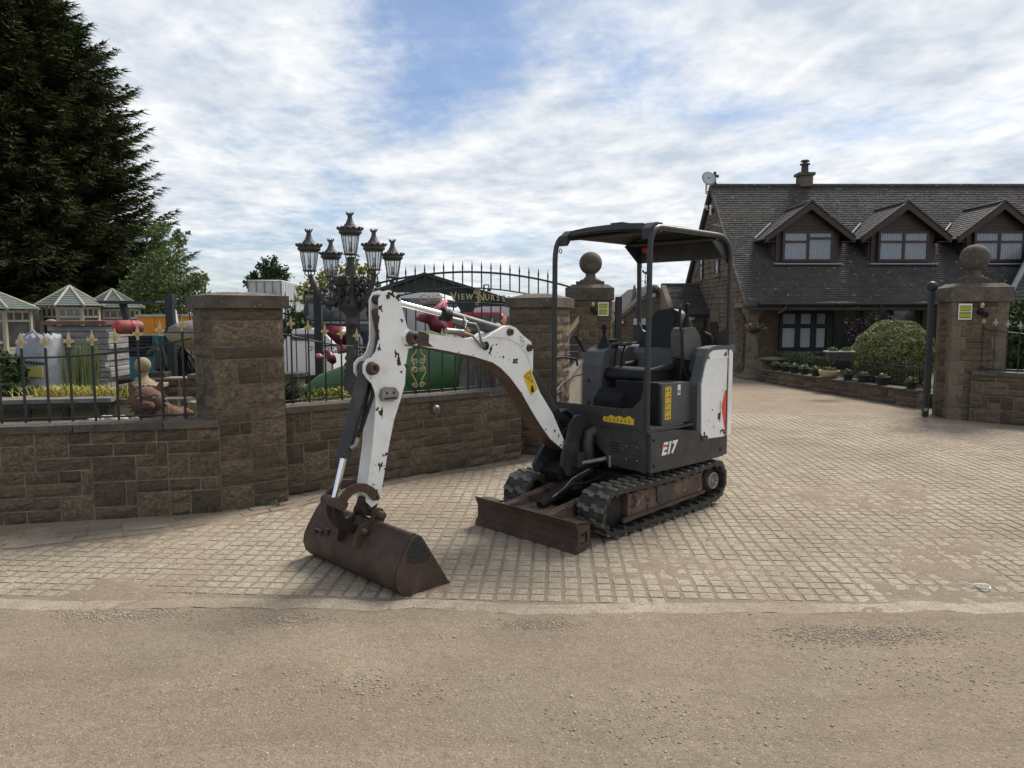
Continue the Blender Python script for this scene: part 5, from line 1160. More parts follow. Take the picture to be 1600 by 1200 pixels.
# lower window
yw=19.20; xa,xb=pix(1219,520,yw).x,pix(1292,520,yw).x; za_,zb_=pix(1255,546,yw).z,pix(1255,487,yw).z
w_=H('window',MB().box(((xa+xb)/2,yw+.02,(za_+zb_)/2),(xb-xa,.03,zb_-za_)),'darkglass')
f=MB()
def wsub(n,mb,m): return part(n,mb,M[m],w_)
cols_=[xa,xa+(xb-xa)*.36,xa+(xb-xa)*.72-.0,xb]
for x_ in(xa,xa+(xb-xa)*.36,xa+(xb-xa)*.70,xb): f.box((x_,yw-.03,(za_+zb_)/2),(.13 if x_ not in(xa,xb) else .07,.07,zb_-za_))
for z_ in(za_,za_+(zb_-za_)*.62,zb_): f.box(((xa+xb)/2,yw-.033,z_),(xb-xa+.07,.06,.08))
wsub('window_frame',f,'iron')
for a,b in((.05,.31),(.42,.64),(.76,.95)): 
    for c,d in((.06,.56),(.68,.94)): wsub('pane',MB().box((xa+(xb-xa)*(a+b)/2,yw-.004,za_+(zb_-za_)*(c+d)/2),((xb-xa)*(b-a),.01,(zb_-za_)*(d-c))),'blind' if a==.42 or c<.1 else 'glass')
H('window_sill',MB().box(((xa+xb)/2,yw-.06,za_-.07),(xb-xa+.3,.18,.06)),'ashlar')
for a in (1300,1345,1392,1438):
    xq=pix(a,520,yw).x
    H('porch_opening',MB().box((xq+.3,yw-.01,.95),(.55,.04,1.5)),'darkglass')
# gable windows
for xp,za0,zb0 in((1098,401,435),(1123,394,428)):
    Yw=None
    for k in range(400):
        yy=19+k*.015
        if pix(xp,410,yy).x>=HX: Yw=yy; break
    z1_,z0_=pix(xp,za0,Yw).z,pix(xp,zb0,Yw).z
    w_=H('window',MB().box((HX-.02,Yw,(z0_+z1_)/2),(.04,.34,z1_-z0_)),'blind'); f=MB()
    for y_ in(Yw-.19,Yw+.19): f.box((HX-.03,y_,(z0_+z1_)/2),(.08,.05,z1_-z0_))
    f.box((HX-.03,Yw,z0_+(z1_-z0_)*.62),(.07,.33,.05)); part('window_frame',f,M['iron'],w_)
    H('window_lintel',MB().box((HX-.03,Yw,z1_+.10),(.06,.62,.18)),'ashlar'); H('window_sill',MB().box((HX-.05,Yw,z0_-.05),(.10,.62,.08)),'ashlar')
Yw=20.9; z1_,z0_=pix(1120,503,Yw).z,pix(1120,530,Yw).z
w_=H('window',MB().box((HX-.02,Yw,(z0_+z1_)/2),(.05,.55,z1_-z0_)),'darkglass'); f=MB()
for y_ in(Yw-.27,Yw,Yw+.27): f.box((HX-.04,y_,(z0_+z1_)/2),(.06,.045,z1_-z0_))
part('window_frame',f,M['brownwood'],w_); H('window_lintel',MB().box((HX-.03,Yw,z1_+.14),(.06,.95,.28)),'ashlar')
# lean-to porch on the left of the house
LY0,LY1=21.5,22.9; zr=pix(1090,446,LY1).z; ze_=pix(1060,489,LY0).z; xl0=pix(1043,470,22).x
lz=lambda y: ze_+(y-LY0)*(zr-ze_)/(LY1-LY0)
H('lean_to_roof',MB().prism([(LY0,ze_-.08),(LY0,ze_-.01),(LY1,zr-.01),(LY1,zr-.08)],xl0+.05,HX,'x'),'tile')
q=MB(); courses(q,lambda y:xl0+.05,lambda y:HX-.04,LY0-.02,LY1,lz,22); H('lean_to_tiles',q,'tile',kind='stuff')
H('lean_to_ridge',MB().tube([(xl0,LY1,zr+.01),(HX,LY1,zr+.01)],.06,8),'tile'); H('gutter',MB().tube([(xl0,LY0-.05,ze_-.06),(HX-.02,LY0-.05,ze_-.06)],.05,8),'iron')
H('lean_to_gable',MB().prism([(LY0+.2,0),(LY0+.2,lz(LY0+.2)+.05),(LY1,zr+.05),(LY1,0)],xl0-.03,xl0+.12,'x'),'hstone')
H('lean_to_wall',MB().box(((xl0+HX)/2,LY0+.35,(ze_-.05)/2),(HX-xl0-.3,.2,ze_-.06)),'hstone'); H('porch_lamp',MB().ball((5.25,LY0+.12,pix(1086,495,LY0).z),(.13,.09,.11),12,8),'blind')
H('porch_doorway',MB().box((5.35,LY0+.24,.6),(.6,.04,1.2)),'darkglass')
# right-hand wing
wx=pix(1566,480,17.2).x
q=MB(); a0=Vector((pix(1566,482,17.6).x,17.6,pix(1566,482,17.6).z)); a1=Vector((pix(1640,340,19.4).x,19.4,pix(1640,340,19.4).z))
H('lead_valley',MB().tube([tuple(a0),tuple(a1)],.07,8),'lead')
q=MB(); 
for k in range(26):
    f=k/26; f2=(k+1)/26; p=a0.lerp(a1,f); p2=a0.lerp(a1,f2); q.add([(p.x,p.y,p.z+.03),(p.x+5,p.y-.2,p.z+.03),(p2.x+5,p2.y-.2,p2.z+.005),(p2.x,p2.y,p2.z+.005),(p.x,p.y,p.z),(p.x+5,p.y-.2,p.z)],[(0,1,2,3),(4,5,1,0)])
H('wing_roof',q,'tile')
H('wing_wall',MB().prism([(a0.x+.12,0),(a0.x+.12,a0.z-.25),(a0.x+2.2,a0.z+1.35),(a0.x+2.2,0)],16.4,16.6),'hstone')
H('wing_verge',MB().prism([(a0.x+.02,a0.z-.30),(a0.x+.02,a0.z-.20),(a0.x+2.2,a0.z+1.5),(a0.x+2.2,a0.z+1.38)],16.3,16.7),'ashlar')
# dish, cameras, solar lamp, basket
sd_=root('satellite_dish','round white dish on a pole at the house gable peak beside the cross','dish',(HX-.22,21.3,5.1))
Ms=Matrix.Rotation(R(72),3,'X')@Matrix.Rotation(R(10),3,'Y')
part('reflector',MB().lathe([(.01,0),(.10,.012),(.20,.045),(.21,.05),(.10,.020)],n=24,M=Ms),M['container'],sd_,loc=(-.02,-.05,.28)); part('mast',MB().tube([(-.05,0,-.12),(-.05,0,.22)],.028,8),M['container'],sd_); part('bracket',MB().tube([(-.05,0,-.06),(.2,0,-.04)],.018,8),M['iron'],sd_); part('feed',MB().ball((-.02,-.16,.30),.025,8,6),M['iron'],sd_)
def cctv(label,p,s=1):
    c_=root('security_camera',label,'camera',p); part('camera_body',MB().box((0,-.08*s,0),(.09*s,.22*s,.08*s)),M['plastic_white'],c_,bev=.01); part('lens',MB().tube([(0,-.19*s,0),(0,-.205*s,0)],.03*s,10),M['darkglass'],c_); part('bracket',MB().tube([(0,0,-.02),(.12*s,.05,-.06)],.015,6),M['plastic_white'],c_)
p=pix(1102,324,21.0); cctv('small white camera on the house gable edge below the dish',tuple(p),.8)
p=pix(1110,328,20.9); c_=root('floodlight','slim white floodlight bracket on the gable wall below the dish','light',tuple(p)); part('arm',MB().box((0,0,0),(.04,.04,.28)),M['plastic_white'],c_); part('head',MB().box((.06,0,-.02),(.09,.06,.12)),M['iron'],c_,bev=.01)
p=pix(1127,354,20.2); c_=root('solar_light','thin pale solar panel light sticking out from the house gable','light',tuple(p)); q=MB().box((0,0,0),(.42,.20,.015)); part('panel',xf(q,Matrix.Rotation(R(14),4,'Y')),M['container'],c_); part('lamp_head',MB().box((.02,0,-.07),(.10,.1,.09)),M['iron'],c_); part('stem',MB().tube([(.02,0,-.02),(.02,0,-.05)],.012,6),M['iron'],c_)
p=pix(1178,513,18.15); c_=root('hanging_basket','brown hanging basket of dried plants on the porch column','basket',tuple(p)); part('bowl',MB().lathe([(.05,-.12),(.13,-.08),(.19,.02),(.17,.03)],n=16),M['chip'],c_); part('bracket',MB().tube([(-.2,0,.15),(-.1,0,.19),(0,0,.14),(0,0,.02)],.01,6),M['iron'],c_)
nr2=np.random.default_rng(2)
def leaf_quads(P,size,rg,flat=.6,elong=1.6):
    n=len(P); a=rg.normal(size=(n,3)); a/=np.linalg.norm(a,axis=1)[:,None]; b=rg.normal(size=(n,3)); b-= (b*a).sum(1)[:,None]*a; b/=np.linalg.norm(b,axis=1)[:,None]
    s=(size*(.6+.8*rg.random(n)))[:,None]; a=a*s*elong*.5; b=b*s*.5
    return np.stack([P-a,P-b*.8,P+a,P+b*.8],1)
quads_obj('dried_foliage',leaf_quads(np.array(p)+nr2.normal(size=(160,3))*[.10,.08,.045]+[0,0,.05],.07,nr2),M['sandstone'],c_,world=True)
# ---------------------------------------------------------------- outbuilding with gable
ob=root('stone_outbuilding','small stone gabled outbuilding seen behind the excavator seat','building',(3.6,25,0)); OYb=25.0
ap=pix(1024,449,OYb); lf=pix(945,517,OYb); rt_=Vector((2*ap.x-lf.x,0,lf.z))
O_=lambda n,mb,m,**k: part(n,mb,M[m],ob,world=True,**k)
O_('gable_wall',MB().prism([(lf.x,0),(lf.x,lf.z-.05),(ap.x,ap.z-.05),(rt_.x,lf.z-.05),(rt_.x,0)],OYb,OYb+.25),'mortar')
q=MB(); z=0; r=random.Random(8)
while z<ap.z-.15:
    h=r.choice([.12,.15]); hwid=(rt_.x-lf.x)/2*min(1,max(0,(ap.z-.12-z-h)/(ap.z-lf.z))); x=ap.x-hwid
    while x<ap.x+hwid-.1:
        w_=min(r.uniform(.2,.5),ap.x+hwid-x); e=r.uniform(.01,.03); q.box((x+w_/2,OYb-e/2,z+h/2),(w_-.015,e+.02,h-.012)); x+=w_
    z+=h
O_('wall_stones',q,'hstone',kind='stuff')
for s in(-1,1): O_('verge',MB().prism([(ap.x+s*(ap.x-lf.x+.1),lf.z-.12),(ap.x+s*(ap.x-lf.x+.1),lf.z+.03),(ap.x,ap.z+.08),(ap.x,ap.z-.07)],OYb-.15,OYb+.1),'ashlar'); O_('roof',MB().prism([(ap.x+s*(ap.x-lf.x+.1),lf.z-.0),(ap.x+s*(ap.x-lf.x+.1),lf.z+.05),(ap.x,ap.z+.10),(ap.x,ap.z+.02)],OYb+.1,OYb+6),'tile')
p=pix(1022,452,OYb-.2); O_('ridge_knob',MB().ball(tuple(p),.12,10,8),'tile'); p=pix(1022,461,OYb-.1); O_('wall_lamp',MB().ball(tuple(p),(.07,.06,.10),8,6),'container')
p=pix(999,520,OYb-.03); O_('window',MB().box(tuple(p),(.45,.05,1.0)),'darkglass'); O_('window_blind',MB().box((p.x,p.y-.03,p.z+.38),(.42,.02,.22)),'blind')
p=pix(972,503,OYb-.1); c_=root('alarm_box','small red alarm box on the outbuilding wall','alarm',tuple(p)); part('case',MB().box((0,0,0),(.18,.08,.20)),M['redp'],c_,bev=.02); part('badge',MB().box((.01,-.042,-.01),(.05,.006,.06)),M['plastic_white'],c_)
p=pix(991,468,OYb+1); c_=root('stone_spirelet','thin stone finial on the outbuilding roof edge','finial',tuple(p)); part('base',MB().box((0,0,0),(.20,.2,.12)),M['ashlar'],c_); part('shaft',MB().tube([(0,0,.05),(0,0,.30),(0,0,.50)],[.10,.065,.03],10),M['ashlar'],c_)
p=pix(1008,448,OYb+1); c_=root('weather_vane','black cockerel weather vane on the outbuilding roof','weather vane',tuple(p)); part('rod',MB().tube([(0,0,0),(0,0,.42)],.014,6),M['iron'],c_); part('direction_arms',MB().tube([(-.13,0,.2),(.13,0,.2)],.012,6).ball((0,0,.14),.035,8,6),M['iron'],c_)
part('cockerel',MB().prism([(-.11,.50),(-.05,.47),(0,.42),(.05,.44),(.09,.50),(.085,.57),(.11,.58),(.07,.62),(.05,.55),(.0,.50),(-.06,.56),(-.11,.60)],-.01,.01),M['iron'],c_)
# distant roof
fr_=root('distant_barn','pale grey roof of a distant barn seen beside the dark gate','building',(6.5,50,0)); part('roof',MB().prism([(50,2.0),(54,3.0),(54,2.9),(50,1.9)],6.0,11,'x'),M['greywrap'],fr_,world=True); part('wall',MB().box((8.5,51,.95),(4.9,1.6,1.9)),M['shed'],fr_,world=True)
# ---------------------------------------------------------------- garden wall with pots
F0=Vector((6.82,12.3)); F1=Vector((5.78,17.3)); u6,L6=uv(F1,F0)
gw_=root('garden_wall','long low stone garden wall below the row of flower pots','wall',(F1.x,F1.y,0))
wall_body(gw_,F1,u6,L6,0,.27,.24); stones(gw_,F1,u6,L6,0,.27,106,rh=.09,cw=.10); copings(gw_,F1,u6,L6,.27,.04,.24,12,ln=.9)
part('end_pier',MB().box((5.98,17.35,.25),(.30,.34,.50)),M['hstone'],gw_,world=True,bev=.02)
bt=root('bird_table','flat-topped stone bird table beside the porch column','bird table',(pix(1208,560,17.3).x,17.3,.45)); part('top',MB().lathe([(.05,.14),(.34,.10),(.34,.07),(.24,.05)],n=16),M['ashlar'],bt); part('pedestal',MB().lathe([(.28,0),(.22,.03),(.2,.08),(.28,.10)],n=14),M['coping'],bt)
part('garden_terrace',MB().prism([(7.1,12.4),(6.05,17.5),(6.4,18.0),(12,18.0),(12,11.2),(8,11.6)],-.02,.24,'z'),M['soil'],None); tag(bpy.data.objects['garden_terrace'],kind='structure')
def bloom(c,rad,n,m,parent,name='foliage',size=.04,seed=1,hz=.6):
    rg=np.random.default_rng(seed); P=rg.normal(size=(n,3)); P/=np.linalg.norm(P,axis=1)[:,None]; P*=(rg.random(n)**.4)[:,None]*[rad,rad,rad*hz]; P[:,2]=np.abs(P[:,2]); return quads_obj(name,leaf_quads(P+c,size,rg),M[m],parent)
potpx=[(1213,570,0),(1228,573,0),(1242,574,0),(1257,576,0),(1275,578,0),(1296,580,1),(1325,584,0),(1348,587,0),(1379,591,0),(1424,598,0)]
posw=['nearest the bird table','second from the bird table','third from the bird table','fourth from the bird table','just left of the cream bowl','','just right of the cream bowl','third from the dark gate post','second from the dark gate post','next to the dark gate post']
for i,(px_,py_,k) in enumerate(potpx):
    # where this ray meets the wall line
    best=min(((abs(pix(px_,py_,F1.y+(F0.y-F1.y)*t/200).x-(F1.x+(F0.x-F1.x)*t/200+.13)),t) for t in range(201)))[1]
    y_=F1.y+(F0.y-F1.y)*best/200; x_=F1.x+(F0.x-F1.x)*best/200+.13
    pt=root('flower_pot','wide cream bowl of white flowers in the middle of the garden wall row' if k else 'dark plastic flower pot on the garden wall, '+posw[i],'flower pot',(x_,y_,.312),group=None if k else 'dark pots along the garden wall')
    if k: part('bowl',MB().lathe([(.11,0),(.17,.03),(.20,.10),(.205,.15),(.18,.15),(.17,.12)],n=20),M['terracotta'],pt)
    else: 
        s=.92+.3*((i*7)%3)/3; part('pot',MB().lathe([(.075*s,0),(.10*s,.11*s),(.115*s,.112*s),(.115*s,.135*s),(.10*s,.135*s),(.095*s,.10*s)],n=16),M['pot'],pt)
    bloom((0,0,.12),.15 if k else .11,260,'leaf',pt,seed=i,size=.035); bloom((0,0,.17),.14 if k else .09,16,'palestone',pt,'blossom',.03,seed=50+i,hz=.5)
for i,px_ in enumerate((1300,1322)):
    p=pix(px_,556,13.9); pt=root('railing_planter',('left' if i==0 else 'right')+'-hand grey planter hooked over the garden railing above the pots','planter',tuple(p)); q=MB().prism([(-.07,-.09),(.05,-.09),(.11,.08),(-.10,.09)],-.09,.09); part('box',q,M['post'],pt,bev=.01); part('rim',MB().box((0,0,.085),(.26,.2,.02)),M['container'],pt); bloom((0,0,.10),.10,120,'leaf',pt,seed=70+i,size=.035)
gr_=root('garden_railing','low black garden railing behind the row of flower pots','railing',(F1.x+.35,F1.y,.24))
FU=Vector(u6); o6=Vector((F1.x+.42,F1.y)); n6=74
for k in range(n6):
    p=o6+FU*(L6*k/n6); zt_=.78-.06*math.sin(k*.45)**2
    q=bpy.data.objects.new('bar',BAR); col.objects.link(q); q.parent=gr_; q.location=Vector((p.x,p.y,.24))-gr_.location; q.scale=(.8,.8,zt_-.24)
for z_ in(.34,.66): part('rail',MB().tube([(*(o6),z_),(*(o6+FU*L6),z_)],.009,6),M['iron'],gr_,world=True)
# shrubs
def bush(name,label,cat,c,rad,n,m,seed,size=.05,core='leafdark',group=None,shell=.72,sub=9):
    b=root(name,label,cat,c,group=group); rg=np.random.default_rng(seed)
    P=rg.normal(size=(n,3)); P/=np.linalg.norm(P,axis=1)[:,None]
    lk=.35 if shell>.9 else 1; lump=1+lk*(.07*np.sin(P[:,0]*sub+seed)+.07*np.sin(P[:,1]*sub*1.3+P[:,2]*7+seed)+.05*np.sin(P[:,2]*15))
    P=P*lump[:,None]*(shell+(1.02-shell)*rg.random(n)**.5)[:,None]*np.array(rad)
    P=P[P[:,2]>-rad[2]*.95]; P[:,2]+=rad[2]*.9
    quads_obj('foliage',leaf_quads(P,size,rg),M[m],b)
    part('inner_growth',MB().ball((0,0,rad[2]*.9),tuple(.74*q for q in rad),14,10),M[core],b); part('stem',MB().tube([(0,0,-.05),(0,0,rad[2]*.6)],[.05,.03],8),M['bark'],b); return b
p=pix(1398,548,14.3); bush('round_shrub','large clipped round shrub with cream-edged leaves beside the right gate','shrub',(pix(1397,548,14.5).x,14.5,.20),(.74,.70,.66),34000,'leafvar',4,.030,shell=.93)
p=pix(1352,500,17); 
def branchy(name,label,cat,c,h,spread,nb,m,seed,size,per,bark='bark',cr=(.3,1.0),trunk=.05):
    t=root(name,label,cat,c); r=random.Random(seed); rg=np.random.default_rng(seed); q=MB(); pts=[]
    q.tube([(0,0,-.1),(r.uniform(-.02,.02)*h,0,h*.35),(r.uniform(-.04,.04)*h,0,h*.7)],[trunk,trunk*.7,trunk*.3],8)
    for k in range(nb):
        a=r.uniform(0,6.28); z0=h*r.uniform(.12,.6); l_=spread*r.uniform(.5,1.0); el=r.uniform(.1,1.25); d=Vector((math.cos(a)*math.cos(el),math.sin(a)*math.cos(el),math.sin(el)))
        L_=[]
        for s in range(5):
            f=s/4; L_.append(Vector((0,0,z0))+d*l_*f+Vector((r.uniform(-.06,.06),r.uniform(-.06,.06),r.uniform(-.04,.06)))*l_*f)
        q.tube([tuple(v_) for v_ in L_],[trunk*.4,trunk*.3,trunk*.2,trunk*.12,trunk*.05],5)
        for s in range(per):
            f=r.uniform(.35,1.05); i=min(3,int(f*4)); b=L_[i].lerp(L_[i+1],min(1.1,f*4-i)); rr=spread*r.uniform(.06,.20); m_=14
            c0=b+Vector((r.gauss(0,1),r.gauss(0,1),r.gauss(0,.7)))*rr*.9
            pts.append(np.array(c0)+rg.normal(size=(m_,3))*rr*.42)
    P=np.concatenate(pts); P=P[P[:,2]>.05]
    part('trunk',q,M[bark],t); quads_obj('crown',leaf_quads(P,size,rg),M[m],t); return t
branchy('purple_acer','dark purple small tree in front of the house porch window','tree',(p.x,16.6,.2),1.30,.85,26,'acer',5,.05,15,trunk=.04)
p=pix(1245,555,17.5); bush('low_shrub','low grassy green shrub behind the garden railing below the house window','shrub',(p.x,17.3,.2),(.65,.4,.25),2600,'leaf',6,.05)
p=pix(1600,500,13.5); bush('hedge','dark green hedge with bright tips behind the right wall railing','hedge',(9.9,12.9,-.1),(1.75,1.0,1.03),16000,'leafdark',7,.06,shell=.8); bush('hedge','upper bright green shrub overtopping the dark hedge at the right edge','hedge',(10.9,14.0,.4),(1.7,1.0,.85),8000,'leaf',8,.07,shell=.8)
# ---------------------------------------------------------------- nursery yard behind the walls
gb=MB().prism([(-9,4.95),(-3.95,5.72),(-2.75,6.15),(-2.2,6.55),(-.2,8.25),(.6,8.9),(.6,9.9),(-9,9.9)],-.02,.30,'z'); tag(part('garden_bed',gb,M['soil']),kind='structure')
yard=MB().add([(-40,9.9,.0),(1.1,9.9,.0),(1.1,60,.0),(-40,60,.0)],[(0,1,2,3)]); tag(part('nursery_yard',yard,M['dirt']),kind='structure')
# five lantern lamp post
LX,LY=-1.95,9.0
lp=root('lamp_post','ornate five-lantern black lamp post standing behind the wall railing','lamp post',(LX,LY,.3))
part('column',MB().lathe([(.30,0),(.30,.06),(.22,.10),(.20,.30),(.13,.36),(.15,.42),(.10,.46),(.12,.52),(.085,.56),(.115,.60),(.08,.64),(.11,.68),(.075,.72),(.10,.76),(.075,.80),(.075,1.16),(.10,1.18),(.075,1.20),(.075,1.28),(.15,1.36),(.17,1.42),(.12,1.46),(.10,1.55),(.12,1.60),(.08,1.68),(.06,1.80),(.07,1.84),(.04,1.92),(.045,1.98)],n=20),M['lamp'],lp)
def lantern(c,s=1.0):
    """c = foot of the lantern in post coordinates"""
    cx_,cy_,cz_=c; n=8
    def ring(r,z,n=8): return [(cx_+r*s*math.cos(2*math.pi*k/n+.39),cy_+r*s*math.sin(2*math.pi*k/n+.39),cz_+z*s) for k in range(n)]
    f=MB(); A,B=ring(.075,.06),ring(.115,.30)
    for a,b in zip(A,B): f.tube([a,b],.0065*s,5)
    for i in range(n): f.tube([A[i],A[(i+1)%n]],.010*s,5)
    f.lathe([(.07*s,.045*s),(.095*s,.05*s),(.095*s,.062*s),(.07*s,.066*s)],c=c,n=8)
    for k in range(4):
        a=math.pi/2*k; f.tube([(cx_+.06*s*math.cos(a),cy_+.06*s*math.sin(a),cz_+.05*s),(cx_+.065*s*math.cos(a),cy_+.065*s*math.sin(a),cz_+.015*s),(cx_+.02*s*math.cos(a),cy_+.02*s*math.sin(a),cz_-.02*s)],.009*s,5)
    L_=part('lantern',f,M['lamp'],lp)
    g_=MB(); g_.add(ring(.072,.06)+ring(.112,.30),[(i,(i+1)%n,n+(i+1)%n,n+i) for i in range(n)]); part('lantern_glass',g_,M['lampglass'],L_)
    t=MB().lathe([(.115,.298),(.125,.31),(.145,.325),(.150,.345),(.135,.35),(.155,.365),(.160,.385),(.10,.395),(.085,.42),(.055,.455),(.035,.50),(.028,.54),(.045,.575),(.035,.576)],c=(0,0,0),n=20)
    t.v=[(x*s+cx_,y*s+cy_,z*s+cz_) for x,y,z in t.v]
    for k in range(12):
        a=2*math.pi*k/12; t.prism([(.150*s,.375*s),(.175*s,.385*s),(.180*s,.41*s),(.155*s,.40*s)],-.018*s,.018*s,M=None) if False else t.ball((cx_+.158*s*math.cos(a),cy_+.158*s*math.sin(a),cz_+.39*s),(.022*s,.022*s,.018*s),6,4)
    for k in range(6):
        a=2*math.pi*k/6; t.tube([(cx_+.035*s*math.cos(a),cy_+.035*s*math.sin(a),cz_+.565*s),(cx_+.055*s*math.cos(a),cy_+.055*s*math.sin(a),cz_+.60*s)],[.012*s,.003*s],5)
    part('lantern_roof',t,M['lamp'],L_)
    b=MB().lathe([(.02,.09),(.03,.10),(.026,.135)],c=(0,0,0),n=10); b.v=[(x*s+cx_,y*s+cy_,z*s+cz_) for x,y,z in b.v]; part('bulb_holder',b,M['lamp'],L_)
    part('bulb',MB().ball((cx_,cy_,cz_+.175*s),(.022*s,.022*s,.045*s),10,8),M['bulb'],L_)
lantern((0,0,1.96),.93)
zb=pix(485,430,LY).z-.3
for (px_,py_,ty,dy,s) in ((484,430,362,-.16,.93),(518,438,377,.55,.86),(585,428,362,-.25,.95),(614,440,378,.30,.88)):
    p=pix(px_,py_,LY+dy); h_=pix(px_,ty,LY+dy).z-p.z; s=h_/.56
    c=(p.x-LX,dy,p.z-.3); lantern(c,s)
    d=Vector((c[0],dy,0)); dn=d.normalized(); L_=d.length
    arm=[]; 
    for k in range(17):
        t=k/16; rr=.06+(L_-.06)*t; z=1.62+.03-.26*math.sin(math.pi*min(1,t*1.0))**1.0*(1)+ (c[2]-1.65)*t*t
        arm.append((dn.x*rr,dn.y*rr,z))
    q=MB().tube(arm,[.038-.010*abs(k/16-.3) for k in range(17)],8)
    for (cr,cz,rad,t0,sg) in ((.20,1.66,.085,2.5,1),(.34,1.55,.055,0,-1),(.16,1.50,.06,4,1),(.46,1.58,.04,1,1)):
        if cr>L_: continue
        sc_=[(cr+sg*rad*(1-.75*k/20)*math.cos(t0+k/20*8.2),cz+rad*(1-.75*k/20)*math.sin(t0+k/20*8.2)) for k in range(21)]
        q.tube([(dn.x*a,dn.y*a,b) for a,b in sc_],[.024-.013*k/20 for k in range(21)],6)
    for k in range(14):
        t=random.Random(k).uniform(.15,.9); i=int(t*16); a=arm[i]; rg_=random.Random(k*5); q.ball((a[0]+rg_.uniform(-.03,.03),a[1]+rg_.uniform(-.03,.03),a[2]+rg_.uniform(-.06,.05)),(rg_.uniform(.015,.035),)*3,6,4)
    part('scroll_arm',q,M['lamp'],lp)
for k in range(10):
    a=2*math.pi*k/10+.3; dn=Vector((math.cos(a),math.sin(a))); q=MB()
    for (cr_,cz,rad,t0,sg) in ((.17,1.70,.07,2.5,1),(.15,1.56,.055,.5,-1),(.20,1.47,.04,3.5,1)):
        q.tube([(dn.x*(cr_+sg*rad*(1-.75*j/18)*math.cos(t0+j/18*8)),dn.y*(cr_+sg*rad*(1-.75*j/18)*math.cos(t0+j/18*8)),cz+rad*(1-.75*j/18)*math.sin(t0+j/18*8)) for j in range(19)],[.020-.010*j/18 for j in range(19)],5)
    part('acanthus_scroll',q,M['lamp'],lp)
# green fibreglass play creature (generic)
cr=root('green_play_sculpture','big green fibreglass garden sculpture with dark red petals behind the railing','sculpture',(-1.0,9.5,.0))
q=MB()
spine=[(-1.75,.05,.55),(-1.45,.0,.62),(-1.05,0,.70),(-.65,0,.80),(-.25,0,.88),(.1,0,.88),(.42,0,.82),(.70,0,.66),(.95,.0,.45)]
q.tube(spine,[.06,.20,.27,.38,.50,.50,.42,.33,.24],22); part('body',q,M['green'],cr)
part('leg',MB().tube([(-.35,-.2,.75),(-.38,-.25,.4),(-.38,-.25,0)],[.26,.22,.20],14),M['green'],cr); part('leg',MB().tube([(.1,-.2,.75),(.12,-.28,.4),(.12,-.28,0)],[.24,.17,.16],14),M['green'],cr)
def petal(px_,Yp,pts_,m,name='petal',th=.05):
    o=[]
    for x,y in pts_:
        p=pix(x,y,Yp); o.append((p.x+1.0,p.z))
    q=MB(); n=len(o); cx_=sum(a for a,b in o)/n; cz_=sum(b for a,b in o)/n; yl=Yp-9.5
    V_=[(a,yl,b) for a,b in o]+[(cx_,yl-th,cz_),(cx_,yl+th,cz_)]
    q.add(V_,[(i,(i+1)%n,n) for i in range(n)]+[((i+1)%n,i,n+1) for i in range(n)],True)
    part(name,q,M[m],cr)
petal(0,9.15,[(499,511),(515,508),(533,510),(550,519),(549,533),(540,542),(528,540),(518,530),(508,520)],'maroon')
petal(0,9.22,[(525,540),(551,541),(538,552),(528,553)],'pink')
petal(0,9.15,[(508,547),(517,549),(525,558),(526,566),(520,570),(511,564)],'maroon')
petal(0,9.20,[(492,553),(500,552),(508,559),(503,562),(495,560)],'pink')
petal(0,9.3,[(582,461),(592,463),(601,470),(598,490),(588,510),(577,506),(572,490),(574,470)],'maroon')
petal(0,9.35,[(576,503),(590,512),(576,514)],'pink')
petal(0,9.1,[(664,495),(675,486),(690,492),(702,512),(703,522),(690,522),(672,516)],'maroon')
petal(0,9.2,[(648,500),(655,491),(672,486),(690,470),(697,467),(698,480),(690,494),(668,506)],'pink')
petal(0,9.2,[(745,533),(770,528),(790,524),(780,534)],'pink')
# draped statue and dark arch in front of it
st=root('draped_statue','grey-brown weathered statue in pleated robes behind the railing, under the boom','statue',(-.42,9.0,.3))
rg_=random.Random(4); prf=[(.26,0),(.27,.1),(.22,.35),(.17,.62),(.13,.80),(.17,.90),(.14,1.0),(.05,1.05)]
q=MB(); n=64; V_=[]
for r_,z_ in prf:
    for k in range(n): a=2*math.pi*k/n; f=1+ (.10*math.sin(k*2.2+z_*3)+.05*math.sin(k*5.1)) *(1 if z_<.9 else .3); V_.append((r_*f*math.cos(a)-z_*.04,r_*f*math.sin(a)*.8,z_))
q.add(V_,[(i*n+k,i*n+(k+1)%n,(i+1)*n+(k+1)%n,(i+1)*n+k) for i in range(len(prf)-1) for k in range(n)]); part('robe',q,M['greystat'],st); part('head',MB().ball((-.04,-.02,1.13),(.075,.085,.10),14,10).tube([(-.04,0,1.0),(-.04,0,1.08)],.04,8),M['greystat'],st); part('arm',MB().tube([(.1,-.08,.92),(.22,-.14,.75),(.12,-.22,.66)],[.06,.05,.035],8),M['greystat'],st)
st2=root('draped_statue','slimmer grey statue half hidden just right of the robed one, under the boom','statue',(-.16,9.15,.3))
V_=[(x*.65+.0,y*.7,z*.98) for x,y,z in V_]; q=MB(); q.add(V_,[(i*n+k,i*n+(k+1)%n,(i+1)*n+(k+1)%n,(i+1)*n+k) for i in range(len(prf)-1) for k in range(n)]); part('robe',q,M['palestone'],st2); part('head',MB().ball((-.02,-.02,1.10),(.065,.075,.09),12,8),M['palestone'],st2)
